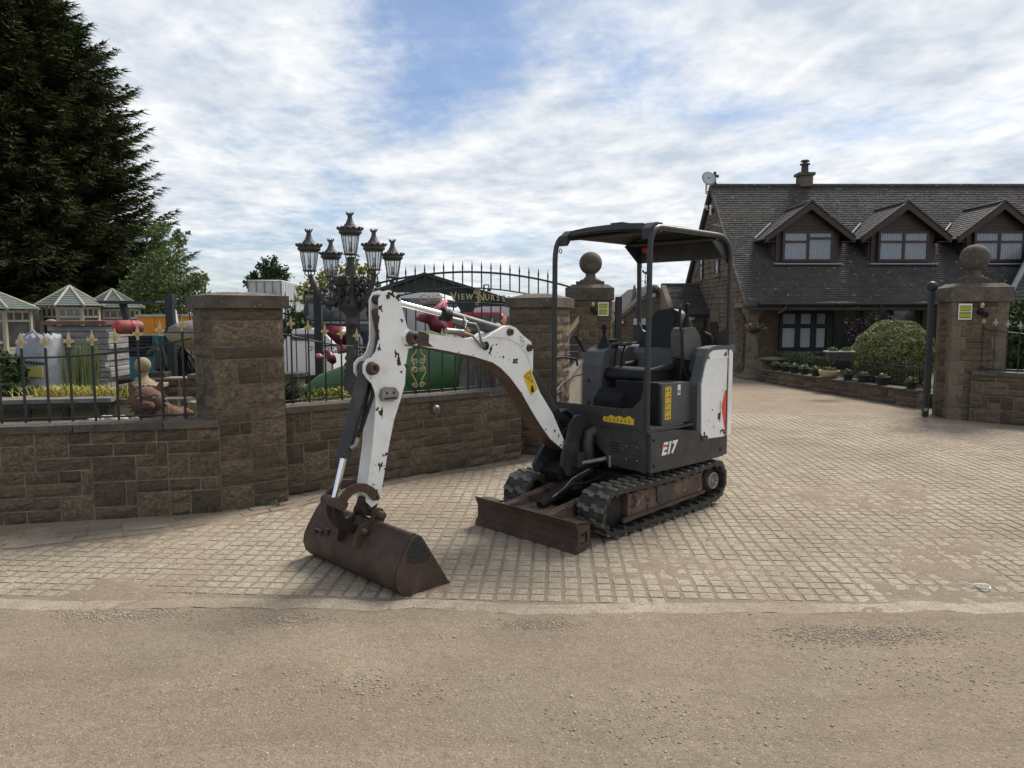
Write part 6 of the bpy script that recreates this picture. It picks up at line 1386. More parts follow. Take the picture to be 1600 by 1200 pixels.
# planting
p=pix(540,612,8.2); bush('yellow_green_bush','small bright yellow-green bush behind the railing, right of the nearest pillar','shrub',(-2.05,8.15,.3),(.36,.3,.24),3200,'leafyellow',11,.035)
bush('dark_shrub','low dark green shrub at the foot of the ornate lamp post','shrub',(-1.6,8.5,.3),(.25,.2,.20),1200,'leafdark',12,.04)
def blades(name,label,cat,c,n,h,spread,m,seed,wd=.012,up=.8):
    b=root(name,label,cat,c); rg=np.random.default_rng(seed); Q=[]
    for k in range(n):
        a=rg.random()*6.28; l=h*(.6+.5*rg.random()); o=np.array([rg.normal()*spread[0],rg.normal()*spread[1],0]); d=np.array([math.cos(a),math.sin(a),0]); side=np.array([-d[1],d[0],0])*wd*.5
        pr=o; 
        for s in range(3):
            f=(s+1)/3; nx_=o+d*l*(1-up)*f*f*1.3+np.array([0,0,l*(f*up+ (1-up)*f*(1-.8*f))]); w0=1-s/3*.5; w1=1-(s+1)/3*.95; Q.append([pr-side*w0,pr+side*w0,nx_+side*w1,nx_-side*w1]); pr=nx_
    quads_obj('blades',np.array(Q),M[m],b); return b
blades('ornamental_grass','clump of bright yellow grass, left half, behind the garden bench','grass',(-4.95,8.0,.64),380,.25,(.16,.07),'grassyel',1,up=.65)
blades('ornamental_grass','clump of bright yellow grass, right half, behind the garden bench','grass',(-4.50,8.05,.64),340,.24,(.16,.07),'grassyel',2,up=.65)
blades('reed_clump','tall green upright reeds behind the yellow grass','reeds',(-5.15,8.8,.62),170,.72,(.10,.08),'reed',3,.016,up=.95)
blades('dry_stalks','thin pale dry stalks behind the railing, beside the nearest pillar','plant',(-2.95,6.55,.45),16,.50,(.14,.03),'straw',4,.008,up=.95)
blades('cordyline','spiky green palm-like plant behind the railing, right of the nearest pillar','plant',(-2.62,8.3,.5),70,.55,(.04,.04),'leafdark',5,.04,up=.55)
p=pix(465,600,8.0); q=root('drooping_fern','dark drooping fern fronds beside the nearest pillar, below the red petals','plant',(-2.35,8.6,.5)); 
blades('fern_fronds','broad arching dark fronds behind the railing, left of the yellow-green bush','plant',(-2.35,8.4,.45),90,.55,(.05,.05),'leafdark',6,.05,up=.40); bpy.data.objects.remove(q)
part('raised_bed_soil',MB().prism([(-8,7.9),(-3.3,8.1),(-3.3,9.2),(-8,9.2)],.29,.62,'z'),M['sandstone'],tag(root('raised_bed','stone edged raised bed beneath the yellow grass','planter',(-5,8,.3))),world=True)
M['grassgreen']=M['weed']
blades('short_grass','short green grass on top of the left wall bed beside the clay lion','grass',(-3.05,6.35,.58),500,.06,(.35,.08),'weed',9,.006)
part('bed_edge',MB().prism([(-3.9,6.15),(-2.75,6.3),(-2.75,6.9),(-3.9,6.8)],.29,.58,'z'),M['soil'],tag(root('small_bed','raised soil bed under the clay lion statue','planter',(-3.3,6.5,.3))),world=True)
# garden bench table
bn=root('iron_bench','long bench with pale grey top and black iron legs behind the left railing','bench',(-5.2,7.4,.3))
part('bench_top',MB().prism([(-1.6,-.18),(.95,.35),(.90,.62),(-1.7,.12)],.365,.41,'z'),M['greystat'],bn,bev=.01)
part('bench_apron',MB().prism([(-1.6,-.17),(.93,.36),(.93,.38),(-1.6,-.15)],.31,.362,'z'),M['iron'],bn)
for k in range(7): part('leg',MB().tube([(-1.3+k*.36,-.08+k*.075,0),(-1.3+k*.36,-.08+k*.075,.18),(-1.3+k*.36,-.08+k*.075,.33)],[.05,.03,.05],8),M['iron'],bn)
part('stretcher',MB().tube([(-1.4,-.1,.10),(.9,.38,.10)],.025,6),M['iron'],bn)
q=root('stone_kerb','low sandstone edging wall behind the iron bench','wall',(-4.2,7.9,.3)); part('kerb_block',MB().prism([(-7.2,7.75),(-3.6,7.95),(-3.6,8.1),(-7.2,7.9)],.30,.64,'z'),M['sandstone'],q,world=True); part('kerb_coping',MB().prism([(-7.2,7.72),(-3.55,7.92),(-3.55,8.15),(-7.2,7.93)],.64,.68,'z'),M['coping'],q,world=True)
# white cobbles
rk=root('rockery','heap of pale knobbly stones at the foot of the clay lion','rocks',(-3.55,6.5,.5)); r=random.Random(6)
for k in range(38): part('rock',MB().ball((r.uniform(-.18,.17),r.uniform(-.1,.1),.07+r.uniform(0,.10)),(r.uniform(.03,.05),r.uniform(.03,.05),r.uniform(.022,.035)),8,6,M=Matrix.Rotation(r.uniform(0,3),3,'Z')),M['palestone'],rk)
# clay lion
ln_=root('clay_lion_statue','brown clay lion statue with pricked ears behind the left railing','statue',(-3.20,6.50,.57),R(27))
q=MB()
def skin(nodes,edges,sub=2):
    me=bpy.data.meshes.new('s'); me.from_pydata([n[:3] for n in nodes],edges,[]); o=bpy.data.objects.new('s',me); col.objects.link(o)
    sk=o.modifiers.new('k','SKIN'); 
    for i,nn in enumerate(nodes): v_=me.skin_vertices[0].data[i]; v_.radius=(nn[3],nn[3]*(nn[4] if len(nn)>4 else 1)); v_.use_root=(i==0)
    o.modifiers.new('u','SUBSURF').levels=sub
    dg=bpy.context.evaluated_depsgraph_get(); dg.update(); m2=bpy.data.meshes.new_from_object(o.evaluated_get(dg)); bpy.data.objects.remove(o); return m2
body=skin([(.27,.20,.08,.07),(.19,.15,.10,.09),(.09,.07,.13,.10),(.0,0,.18,.11),(-.03,-.03,.26,.11),(-.06,-.10,.27,.07),(.0,-.10,.05,.05),(.02,-.18,.02,.035),(.31,.20,.14,.045)],[(0,1),(1,2),(2,3),(3,4),(4,5),(3,6),(6,7),(0,8)])
body.materials.append(M['clay']); part('body',body,None,ln_)
hd=MB().ball((-.04,-.06,.27),(.135,.105,.125),20,14).ball((-.045,-.155,.235),(.062,.06,.05),14,10).ball((-.045,-.19,.255),(.035,.025,.02),10,6)
for k in range(22):
    a=k/22*6.28; hd.tube([(-.04+.11*math.cos(a),-.04,.27+.11*math.sin(a)),(-.04+.165*math.cos(a),-.06,.255+.155*math.sin(a))],[.03,.006],6)
part('head_and_mane',hd,M['clay'],ln_)
for s in(-1,1): part('ear',MB().prism([(-.045+s*.055,.35),(-.045+s*.135,.34),(-.045+s*.135,.43),(-.045+s*.115,.44)],-.07,-.045),M['clay'],ln_,bev=.01); part('eye',MB().ball((-.045+s*.055,-.155,.305),(.020,.012,.014),10,6),M['palestone'],ln_); part('brow',MB().tube([(-.045+s*.02,-.165,.315),(-.045+s*.06,-.165,.332),(-.045+s*.09,-.15,.32)],.010,6),M['clay'],ln_)
part('mouth',MB().box((-.045,-.212,.215),(.055,.006,.012)),M['chip'],ln_); part('beard',MB().tube([(-.045,-.17,.20),(-.045,-.16,.13)],[.04,.01],8),M['clay'],ln_); part('tusk',MB().tube([(-.085,-.19,.21),(-.088,-.19,.17)],[.008,.003],6),M['palestone'],ln_)
# ball finial pedestal, horse head, low wall
bw=root('garden_wall','low stone garden wall with flat top inside the nursery, behind the clay lion','wall',(-3.9,8.6,.3)); part('wall_face',MB().prism([(-4.35,8.45),(-2.5,8.65),(-2.5,8.85),(-4.35,8.65)],.29,.86,'z'),M['sandstone'],bw,world=True)
r=random.Random(12)
for j in range(5):
    x=0.0
    while x<1.8:
        w_=r.uniform(.16,.34); q=bpy.data.objects.new('stone',ST[r.randrange(10)]); col.objects.link(q); q.parent=bw; q.location=(-.45+x+w_/2,-.15+.108*(x+w_/2),.055+j*.11); q.scale=(w_-.01,1,.10); q.rotation_euler=(0,0,.108); x+=w_
part('wall_coping',MB().prism([(-3.75,8.46),(-2.45,8.6),(-2.45,8.9),(-3.75,8.75)],.86,.90,'z'),M['coping'],bw,world=True,bev=.006)
p=pix(223,573,8.3); bf=root('ball_finial','small sandstone ball finial on a pedestal in front of the teal machine','finial',(p.x,8.3,.3)); zc=p.z-.3; part('pedestal',MB().box((0,0,(zc-.24)/2),(.34,.3,zc-.24)),M['sandstone'],bf,bev=.01); part('cap',MB().box((0,0,zc-.215),(.42,.36,.05)),M['sandstone'],bf,bev=.01)
part('neck',MB().lathe([(.13,zc-.19),(.12,zc-.17),(.06,zc-.13),(.045,zc-.09),(.06,zc-.06)],n=16),M['sandstone'],bf); part('ball',MB().ball((0,0,zc+.02),.088,20,12),M['sandstone'],bf)
p=pix(250,590,8.6); hh=root('horse_head_bust','small black horse head bust on a plinth right of the sandstone ball','statue',(p.x,8.6,.86)); bz=p.z-.86
me_=skin([(0,0,.06,.07),(0,0,.16,.06),(.01,0,.26,.055),(-.01,0,.33,.055),(-.07,-.02,.31,.04),(-.12,-.03,.25,.028)],[(0,1),(1,2),(2,3),(3,4),(4,5)]); me_.materials.append(M['iron']); part('head_and_neck',me_,None,hh); part('plinth',MB().box((0,0,.02),(.20,.18,.08)),M['iron'],hh,bev=.01)
for s in(-1,1): part('ear',MB().tube([(.0,s*.02,.36),(.005,s*.025,.41)],[.014,.003],6),M['iron'],hh)
part('mane',MB().prism([(.05,.08),(.08,.14),(.075,.24),(.045,.36),(.0,.37),(.03,.28)],-.012,.012),M['iron'],hh)
p=pix(305,540,9.3); fb=root('fountain_bowl','wide weathered stone fountain bowl beside the nearest pillar, left side','fountain',(p.x,9.4,.3)); part('bowl',MB().lathe([(.05,.82),(.16,.86),(.34,.96),(.40,1.05),(.34,1.06),(.30,1.02),(.05,.98)],n=24),M['sandstone'],fb); part('stone_lid',MB().lathe([(.36,1.07),(.34,1.13),(.20,1.20),(.06,1.22)],n=20),M['greystat'],fb); part('stem',MB().lathe([(.16,0),(.12,.1),(.05,.4),(.06,.85)],n=14),M['sandstone'],fb)
# bulk bag, wrapped stone stack, teal machine, gas bottle, orange trailer
Yb=11.5
def rect(x0,y0,x1,y1,Y): a,b=pix(x0,y1,Y),pix(x1,y0,Y); return a.x,a.z,b.x,b.z
x0,z0,x1,z1=rect(30,518,84,600,Yb); bg_=root('bulk_bag','open white bulk bag with printed panels beside the wrapped stone stack','bag',((x0+x1)/2,Yb,0)); W_=(x1-x0)/2
q=MB(); n=28; V_=[]
for j,(f,z) in enumerate([(1.12,0),(1.15,.25),(1.05,z0+.2),(.95,(z0+z1)/2),(.85,z1-.12),(.80,z1-.04),(.72,z1-.10),(.65,z1-.25)]):
    for k in range(n):
        a=2*math.pi*k/n; c,s=math.cos(a),math.sin(a); m_=(abs(c)**4+abs(s)**4)**-.25; w=1+.05*math.sin(k*2.7+j*1.7); V_.append((W_*f*c*m_*w+(z*.07),W_*f*s*m_*w,z+.03*math.sin(k*3.1)*(j>3)))
q.add(V_,[(j*n+k,j*n+(k+1)%n,(j+1)*n+(k+1)%n,(j+1)*n+k) for j in range(7) for k in range(n)],True); part('sack',q,M['bag'],bg_); part('sand_fill',MB().lathe([(W_*.7,z1-.2),(W_*.3,z1-.08)],n=16),M['dirt'],bg_)
for dx,c in((-.12,'yellow'),(.14,'yellow')): part('printed_panel',MB().box((dx+.05,-W_*1.13,z0+.22),(.22,.012,.16)),M['signyel'] if 0 else mat('faded_yellow_print',(.5,.45,.15)),bg_)
for k in range(9): part('print_mark',MB().box((-.05+k*.045,-W_*1.0-.035,z1-.45-.004*k),(.03,.01,.045)),M['post'],bg_)
for s in(1,): part('handle_loop',MB().tube([(s*.28,-.3,z1-.12),(s*.2,-.34,z1+.02),(s*.05,-.32,z1-.06)],.016,6),M['bag'],bg_)
x0,z0,x1,z1=rect(84,508,172,600,12.0); sk_=root('stone_slab_stack','grey weathered stack of wrapped stone slabs topped with a timber board','stack',((x0+x1)/2,12.3,0)); 
r=random.Random(3); z=0
while z<z1-.1:
    h=r.uniform(.05,.11); part('slab',MB().box((r.uniform(-.03,.03),r.uniform(-.03,.03),z+h/2),((x1-x0)*r.uniform(.94,1),.8,h-.008)),M['greywrap'],sk_,bev=.01); z+=h
part('timber_board',MB().box((0,-.05,z+.05),(x1-x0+.05,.9,.06)),M['clay'],sk_); part('crumpled_sheet',MB().ball((-(x1-x0)/2+.05,-.35,z+.05),(.10,.08,.06),8,6),M['greywrap'],sk_)
Yt=10.8; x0,z0,x1,z1=rect(175,524,268,583,Yt); tm=root('teal_mini_digger','teal compact digger seen from behind, next to the red gas bottle','digger',((x0+x1)/2,Yt,0)); cx_=(x0+x1)/2
T=lambda n,mb,m,**k: part(n,mb,M[m],tm,world=True,**k)
xa,_,xb,_=rect(174,0,214,0,Yt)
T('engine_hood',MB().prism([(xa,.62),(xa,z1-.08),(xa+.06,z1),(xb+.10,z1),(xb+.14,z1-.08),(xb+.14,.62)],Yt,Yt+.7),'tealp',bev=.03)
T('grille',MB().box(((xa+xb)/2,Yt-.004,(z0+z1)/2+.12),(xb-xa-.02,.02,.30)),'darkgap')
for k in range(6): T('grille_slat',MB().box(((xa+xb)/2,Yt-.02,(z0+z1)/2+.0+k*.05),(xb-xa-.03,.02,.014)),'iron')
T('side_cowl',MB().prism([(xb+.14,.62),(xb+.14,z1-.28),(x1-.08,z1-.30),(x1,z1-.42),(x1,.62)],Yt+.05,Yt+.7),'tealp',bev=.02); T('cowl_recess',MB().box((x1-.30,Yt+.04,z0+.26),(.20,.02,.14)),'darkgap')
xs0=pix(225,0,Yt).x; xs1=pix(252,0,Yt).x; T('seat_back',MB().prism([(xs0,z1-.30),(xs0+.03,z1+.10),(xs1-.05,z1+.10),(xs1,z1-.25)],Yt+.1,Yt+.25),'vinyl',bev=.03)
q=MB().tube([(math.cos(a)*.075+xa+.20,Yt-.02,z0+.10+math.sin(a)*.03) for a in np.linspace(0,6.28,22)],.006,6,cap=False); T('oval_badge',q,'plastic_white'); 
q=MB().tube([(xa+.145+.0085*k,Yt-.022,z0+.10+.011*math.sin(k*1.9)) for k in range(14)],.004,5); T('badge_script',q,'plastic_white')
T('chassis',MB().box((cx_,Yt+.3,.5),(x1-x0-.1,.6,.26)),'black'); T('track',MB().box((xa+.1,Yt+.3,.19),(.2,1.2,.36)),'rubber',bev=.08); T('track',MB().box((x1-.1,Yt+.3,.19),(.2,1.2,.36)),'rubber',bev=.08)
for k in range(4): T('hose',MB().tube([(xs1+.02+k*.05,Yt+.1,z1-.3),(xs1+.10+k*.05,Yt+.05,z1-.05),(xs1+.20+k*.03,Yt+.1,z1-.25),(xs1+.22,Yt+.1,z1-.6)],.018,6),'black')
T('boom_arm',MB().prism([tuple((pix(*p,Yt+1).x,pix(*p,Yt+1).z)) for p in((188,474),(196,474),(204,505),(196,506))],Yt+.95,Yt+1.05),'iron',bev=.01); T('canopy_bar',MB().prism([tuple((pix(*p,Yt+1).x,pix(*p,Yt+1).z)) for p in((170,470),(262,471),(262,475),(178,475))],Yt+.6,Yt+1.2),'iron',bev=.01)
T('canopy_post',MB().prism([tuple((pix(*p,Yt+.6).x,pix(*p,Yt+.6).z)) for p in((268,476),(275,486),(282,525),(277,527),(268,500))],Yt+.55,Yt+.62),'container')
q=root('red_gas_bottle','red gas bottle lying on its side on the teal digger','gas bottle',tuple(pix(200,511,Yt+.3)),R(-12)); part('bottle',MB().lathe([(.05,-.18),(.09,-.16),(.105,-.12),(.105,.15),(.08,.2)],n=22,M=Matrix.Rotation(R(90),3,'Y')),M['pinkp'],q,rz=R(62)); part('bottle_end',MB().ball((-.065,-.125,0),(.088,.07,.098),16,10),M['redp'],q); part('collar',MB().lathe([(.107,.02),(.112,.04),(.107,.06)],n=20,M=Matrix.Rotation(R(90),3,'Y')),M['redp'],q,rz=R(62))
Yo=13.5; x0,z0,x1,z1=rect(217,494,330,560,Yo); ot=root('orange_trailer','bright orange box trailer body behind the teal digger','trailer',((x0+x1)/2,Yo,0)); part('box_body',MB().box(((x0+x1)/2,Yo+.8,(.5+z1)/2),(x1-x0,1.6,z1-.5)),M['orange'],ot,world=True,bev=.02); part('top_rim',MB().box(((x0+x1)/2,Yo+.8,z1+.01),(x1-x0+.05,1.66,.04)),M['palestone'],ot,world=True); part('chassis',MB().box(((x0+x1)/2,Yo+.8,.42),(x1-x0,1.2,.12)),M['black'],ot,world=True)
for s in(x0+.3,x1-.3): part('wheel',MB().tube([(s,Yo-.05,.3),(s,Yo+.15,.3)],.3,20),M['rubber'],ot,world=True)
p=pix(309,517,Yo); part('white_label',MB().box((p.x,Yo-.01,p.z),(.17,.012,.14)),M['plastic_white'],ot,world=True)
for k in range(3): part('rib',MB().box((x0+.3+k*.42,Yo-.012,(z1+.7)/2),(.03,.02,z1-.75)),M['orange'],ot,world=True)
q=root('black_compressor','dark compressor with looped hoses beside the black post behind the left railing','machine',(pix(286,560,10.4).x,10.45,0)); r=random.Random(5)
part('motor',MB().lathe([(.10,.75),(.19,.80),(.20,1.05),(.12,1.12)],n=16),M['black'],q); part('frame',MB().box((0,0,.40),(.5,.35,.72)),M['steel'],q,bev=.01); part('tank',MB().tube([(-.28,-.1,.68),(.28,-.1,.68)],.13,14),M['charcoal'],q)
for k in range(7): a=r.uniform(-.25,.25); part('hose',MB().tube([(a,-.16,.80),(a+r.uniform(-.1,.1),-.26,1.0+r.uniform(0,.25)),(a+r.uniform(-.15,.15),-.22,.85),(a+r.uniform(-.1,.1),-.2,.45)],.022,6),M['black'],q)
# summerhouses
def summer(label,ax,ay,hx,ey,Y,sc_=1.0):
    a=pix(ax,ay,Y); e=pix(ax-hx,ey,Y); rad=a.x-e.x; ze=e.z
    s=root('summerhouse',label,'summerhouse',(a.x,Y,0),group='hexagonal timber summerhouses'); n=8
    def ring(r,z,ph=.12): return [(r*math.cos(2*math.pi*k/n+ph),r*math.sin(2*math.pi*k/n+ph),z) for k in range(n)]
    B=ring(rad,ze); Tp=(0,0,a.z)
    for k in range(n):
        b0,b1=Vector(B[k]),Vector(B[(k+1)%n]); t=Vector(Tp); q=MB()
        for j in range(9):
            f0,f1=j/9,(j+1)/9; p0,p1,p2,p3=b0.lerp(t,f0),b1.lerp(t,f0),b1.lerp(t,f1),b0.lerp(t,f1); up=Vector((0,0,.02)); q.add([tuple(p0+up),tuple(p1+up),tuple(p2),tuple(p3),tuple(p0),tuple(p1)],[(0,1,2,3),(4,5,1,0)])
        part('roof_shingles',q,M['shingle'],s); part('roof_rib',MB().tube([tuple(b0),Tp],.04*sc_,6),M['cream'],s)
    w=ring(rad*.80,0); hz_=ze-.03
    for k in range(n):
        p0,p1=Vector(w[k]),Vector(w[(k+1)%n]); d=p1-p0; m_=(p0+p1)/2; a_=math.atan2(d.y,d.x); L_=d.length
        f=MB()
        f.box((m_.x,m_.y,hz_-.03),(L_,.05,.06),rz=a_); f.box((m_.x,m_.y,hz_-.26),(L_,.05,.05),rz=a_); f.box((m_.x,m_.y,.75),(L_,.05,.06),rz=a_); part('wall_panel',MB().box((m_.x,m_.y,.36),(L_,.03,.71),rz=a_),M['cream'],s)
        for g_ in(.0,.33,.67): c=p0.lerp(p1,g_); f.box((c.x,c.y,hz_-.15),(.035,.05,.22),rz=a_)
        part('wall_frame',f,M['cream'],s); part('post',MB().box((p0.x,p0.y,hz_/2),(.08,.08,hz_)),M['cream'],s)
        part('glazing',MB().box((m_.x*.99,m_.y*.99,(hz_+.75)/2),(L_,.012,hz_-.8),rz=a_),M['darkglass'],s)
    return s
summer('summerhouse with grey-green pyramid roof cut off by the left edge of the picture',-16,452,68,483,18.5)
summer('whole pyramid-roofed summerhouse, second from the left edge, before the conifer',108,447,49,478,20)
summer('pyramid-roofed summerhouse partly behind the teal digger canopy bar',175,452,46,481,21.5)
summer('farthest small summerhouse, its roof just showing left of the black post',240,474,20,484,27,.7)
q=root('glazed_screen','pale timber framed glazed screens linking the summerhouses','screen',(-13,20.6,0))
for xa_,xb_,Y_ in((42,75,20.5),(152,170,21.5)):
    a,b=pix(xa_,478,Y_),pix(xb_,478,Y_); part('screen_frame',MB().box(((a.x+b.x)/2,Y_,a.z),(b.x-a.x,.06,.07)).box((a.x,Y_,a.z/2),(.07,.06,a.z)).box((b.x,Y_,a.z/2),(.07,.06,a.z)),M['cream'],q,world=True); part('screen_glass',MB().box(((a.x+b.x)/2,Y_+.02,a.z/2),(b.x-a.x,.01,a.z)),M['darkglass'],q,world=True)
bush('shrub','dark green shrub at the left edge in front of the summerhouse','shrub',(-7.6,10.6,.3),(.55,.4,.42),3000,'leafdark',21,.06)
bush('shrub','low spreading green shrub behind the iron bench at the left edge','shrub',(-6.3,8.9,.5),(.60,.3,.13),1800,'leafdark',22,.05)
bush('laurel_shrub','dark green shrub squeezed between the nearest pillar and the navy four-by-four','shrub',(-4.05,13.8,.2),(.42,.4,.75),2600,'leafdark',41,.07)
# vehicles
def van(name,label,px0,px1,topy,Y,paint,glass0,glass1,rear=True,length=3.6,extra=None,roofr=.12):
    a,b=pix(px0,topy,Y),pix(px1,topy,Y); w_=b.x-a.x; h=a.z; c=(a.x+b.x)/2; v=root(name,label,'car',(c,Y,0)); gz0=pix(px0,glass0,Y).z; gz1=pix(px0,glass1,Y).z
    o=[(-w_/2,.35),(-w_/2,gz1-.05),(-w_/2+.10,h-roofr),(-w_/2+.2,h),(w_/2-.2,h),(w_/2-.10,h-roofr),(w_/2,gz1-.05),(w_/2,.35)]
    part('body',MB().prism(o,0,length),M[paint],v,bev=.05,seg=3)
    part('rear_window',MB().box((0,-.012,(gz0+gz1)/2),(w_-.36,.02,gz0-gz1)),M['darkglass'],v,bev=.008)
    part('bumper',MB().box((0,-.05,.45),(w_,.12,.22)),M['black'],v,bev=.02)
    for s in(-1,1):
        part('side_window',MB().box((s*(w_/2-.04),length*.45,(gz0+gz1)/2),(.03,length*.7,gz0-gz1-.05)),M['darkglass'],v)
        for y_ in(.7,length-.7): part('wheel',MB().tube([(s*(w_/2-.2),y_,.33),(s*(w_/2-.0),y_,.33)],.33,20),M['rubber'],v)
    return v,w_,h
v,w_,h=van('navy_four_by_four','dark navy four-by-four with roof rack lights behind the lamp post','x' and 468,620,466,15,'navy',474,503) if False else van('navy_four_by_four','dark navy four-by-four with roof rack and round lamps behind the lamp post',468,610,467,15,'navy',474,500)
part('roof_rack',MB().box((0,1.6,h+.05),(w_-.2,3,.03)).box((0,.1,h+.09),(w_-.2,.03,.03)),M['steel'],v)
for k in range(3): part('roof_lamp',MB().tube([(-w_/2+.12+k*.10,.05,h+.13),(-w_/2+.12+k*.10,.12,h+.13)],.045,12),M['black'],v)
part('body_trim',MB().box((0,-.02,pix(500,504,15).z),(w_*.9,.03,.05)),M['steel'],v)
v,w_,h=van('red_van','bright red vehicle seen through the arched gate beside the second pillar',693,797,488,14,'redcar',492,515,length=4)
v,w_,h=van('white_camper','white rounded vehicle roof seen just above the excavator arm head',606,700,457,17,'whitecar',466,480,length=4,roofr=.25)
v,w_,h=van('white_car','white car low behind the railing beside the nearest pillar',440,520,514,12.5,'whitecar',522,532,length=3.5)
p=pix(772,478,15.5); q=root('pale_blue_windscreen_car','pale silver car roof showing above the red vehicle','car',(p.x,15.9,0)); part('body',MB().prism([(-.8,.3),(-.8,.9),(-.55,p.z-.02),(-.3,p.z+.02),(.3,p.z+.02),(.55,p.z-.02),(.8,.9),(.8,.3)],2.5,6.5),M['container'],q,bev=.06,seg=3); part('windscreen',MB().prism([(-.68,1.1),(-.5,p.z-.08),(.5,p.z-.08),(.68,1.1)],2.46,2.5),M['glass'],q)
for s in(-.75,.6): part('wheel',MB().tube([(s,3.0,.3),(s+.15,3.0,.3)],.3,16),M['rubber'],q)
# shed, container, street lamp
Ys=30; x0=pix(600,455,Ys); ap=pix(664,431,Ys); x1=pix(812,478,Ys); sh_=root('green_shed','large dark green clad shed with low pitched roof behind the arched gate','shed',(ap.x,Ys,0))
part('clad_wall',MB().prism([(x0.x,0),(x0.x,x0.z),(ap.x,ap.z),(x1.x,x1.z),(x1.x,0)],Ys,Ys+10),M['shed'],sh_,world=True)
part('roof_edge',MB().prism([(x0.x-.2,x0.z-.02),(ap.x,ap.z),(x1.x+.2,x1.z-.02),(x1.x+.2,x1.z+.12),(ap.x,ap.z+.14),(x0.x-.2,x0.z+.12)],Ys-.2,Ys+10),M['iron'],sh_,world=True)
for k in range(14): part('cladding_rib',MB().box((x0.x+.35+k*.38,Ys-.02,1.0),(.05,.04,1.9)),M['shed'],sh_,world=True)
p=pix(756,445,24); q=root('street_lamp','thin distant lamp post with square head above the shed roof','street lamp',(p.x,24,0)); part('mast',MB().tube([(0,0,0),(0,0,p.z)],.03,6),M['iron'],q); part('arm',MB().tube([(0,0,p.z),(.16,0,p.z)],.02,6).tube([(.16,0,p.z),(.16,0,p.z-.14)],.02,6),M['iron'],q); part('lamp_head',MB().box((.17,0,p.z-.17),(.12,.12,.08)),M['iron'],q)
Yc=42; a,b=pix(388,439,Yc),pix(439,439,Yc); e=pix(600,470,70)
ct=root('shipping_container','pale grey shipping container above the nearest pillar cap','container',(a.x,Yc,0)); part('end_doors',MB().box(((a.x+b.x)/2,Yc,a.z/2),(b.x-a.x,.1,a.z)),M['container'],ct,world=True)
for k in range(5): xx=a.x+(b.x-a.x)*k/4; part('door_bar',MB().tube([(xx,Yc-.08,.2),(xx,Yc-.08,a.z)],.03,6),M['steel'],ct,world=True)
q=MB(); n=34; dx=(pix(505,460,60).x-b.x)/n; 
q2=MB().prism([(b.x,Yc+.05),(b.x,Yc+.3),(b.x+dx*n,60.3),(b.x+dx*n,60.05)],0,a.z,'z'); part('side_wall',q2,M['container'],ct,world=True)
for k in range(n): f=k/n; part('corrugation',MB().box((b.x+dx*k+.03,Yc+(60-Yc)*f+.02,a.z/2),(.10,.12,a.z-.15)),M['container'],ct,world=True)
part('top_rail',MB().tube([(a.x,Yc-.05,a.z),(b.x,Yc-.05,a.z),(b.x+dx*n,60,a.z)],.06,6),M['container'],ct,world=True)
# trees
def conifer(name,label,c,h,rad,seed,nb,m='conifer',m2='conifer_lit',lo=.02,prof=None):
    t=root(name,label,'tree',c); r=random.Random(seed); rg=np.random.default_rng(seed); Q=[];Q2=[]; br=MB()
    part('trunk',MB().tube([(0,0,0),(.1,0,h*.5),(0,0,h*.97)],[.42,.22,.03],10),M['bark'],t)
    for k in range(nb):
        u=(k+r.random())/nb; z=h*(lo+(1-lo)*u**1.05); az=r.uniform(0,6.283); pf=prof(u) if prof else (1-u)**.62
        if math.sin(az)>.55 and r.random()<.6: continue
        L_=rad*pf*r.uniform(.66,1.08)+.35; d=np.array([math.cos(az),math.sin(az),0.]); side0=np.array([-d[1],d[0],0.])
        lift=r.uniform(.02,.30); npt=max(6,int(L_/.19)); f=np.linspace(.22,1,npt); bend=L_*(-.16*np.sin(f*2.2)+lift*f*f)
        p=np.array([0,0,z])+d*(L_*f)[:,None]; p[:,2]+=bend
        reach=(.60*(1-f)**.6+.20)*min(1,L_/2.0)+.10; m_=8
        pp=np.repeat(p,m_,0); rc=np.repeat(reach,m_); nn0=len(pp); sgn=np.tile([-1,1,-1,1,-.5,.5,0,0],npt)*rg.uniform(.5,1.1,nn0)
        dirv=d*rg.uniform(.7,1.1,(nn0,1))+side0*sgn[:,None]; dirv[:,2]+=rg.uniform(-.38,.34,nn0); dirv/=np.linalg.norm(dirv,axis=1)[:,None]
        l=rc*rg.uniform(.6,1.15,nn0); nrm=np.cross(dirv,[0,0,1.]); nrm/=np.linalg.norm(nrm,axis=1)[:,None]+1e-6; ph=rg.uniform(-.9,.9,nn0); nrm=nrm*np.cos(ph)[:,None]; nrm[:,2]+=np.sin(ph)
        for w_ in(0,1,2):
            a=pp+dirv*(l*w_/3)[:,None]; b=pp+dirv*(l*(w_+1.35)/3)[:,None]+rg.normal(size=(nn0,3))*.035; wd=.036*(1-w_*.25)
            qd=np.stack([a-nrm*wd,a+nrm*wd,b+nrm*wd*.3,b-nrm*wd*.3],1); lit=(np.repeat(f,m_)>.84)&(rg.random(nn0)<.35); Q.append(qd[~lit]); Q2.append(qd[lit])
        if k%3==0: br.tube([(0,0,z),tuple(np.array([0,0,z])+d*L_*.5+np.array([0,0,-L_*.10])),tuple(np.array([0,0,z])+d*L_*.9+np.array([0,0,L_*(-.13+lift*.8)]))],[.05,.03,.01],5)
    Q=np.concatenate(Q); Q2=np.concatenate(Q2)
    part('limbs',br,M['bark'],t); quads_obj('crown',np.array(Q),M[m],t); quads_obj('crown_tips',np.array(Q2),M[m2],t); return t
conifer('conifer_tree','tall dark ragged conifer filling the left side behind the summerhouses',(-17.4,26,0),13.7,5.3,3,2000,prof=lambda u:float(np.interp(u,[0,.15,.27,.36,.5,.67,.75,.89,1],[.85,.95,.97,.88,.77,.69,.60,.33,.03])))
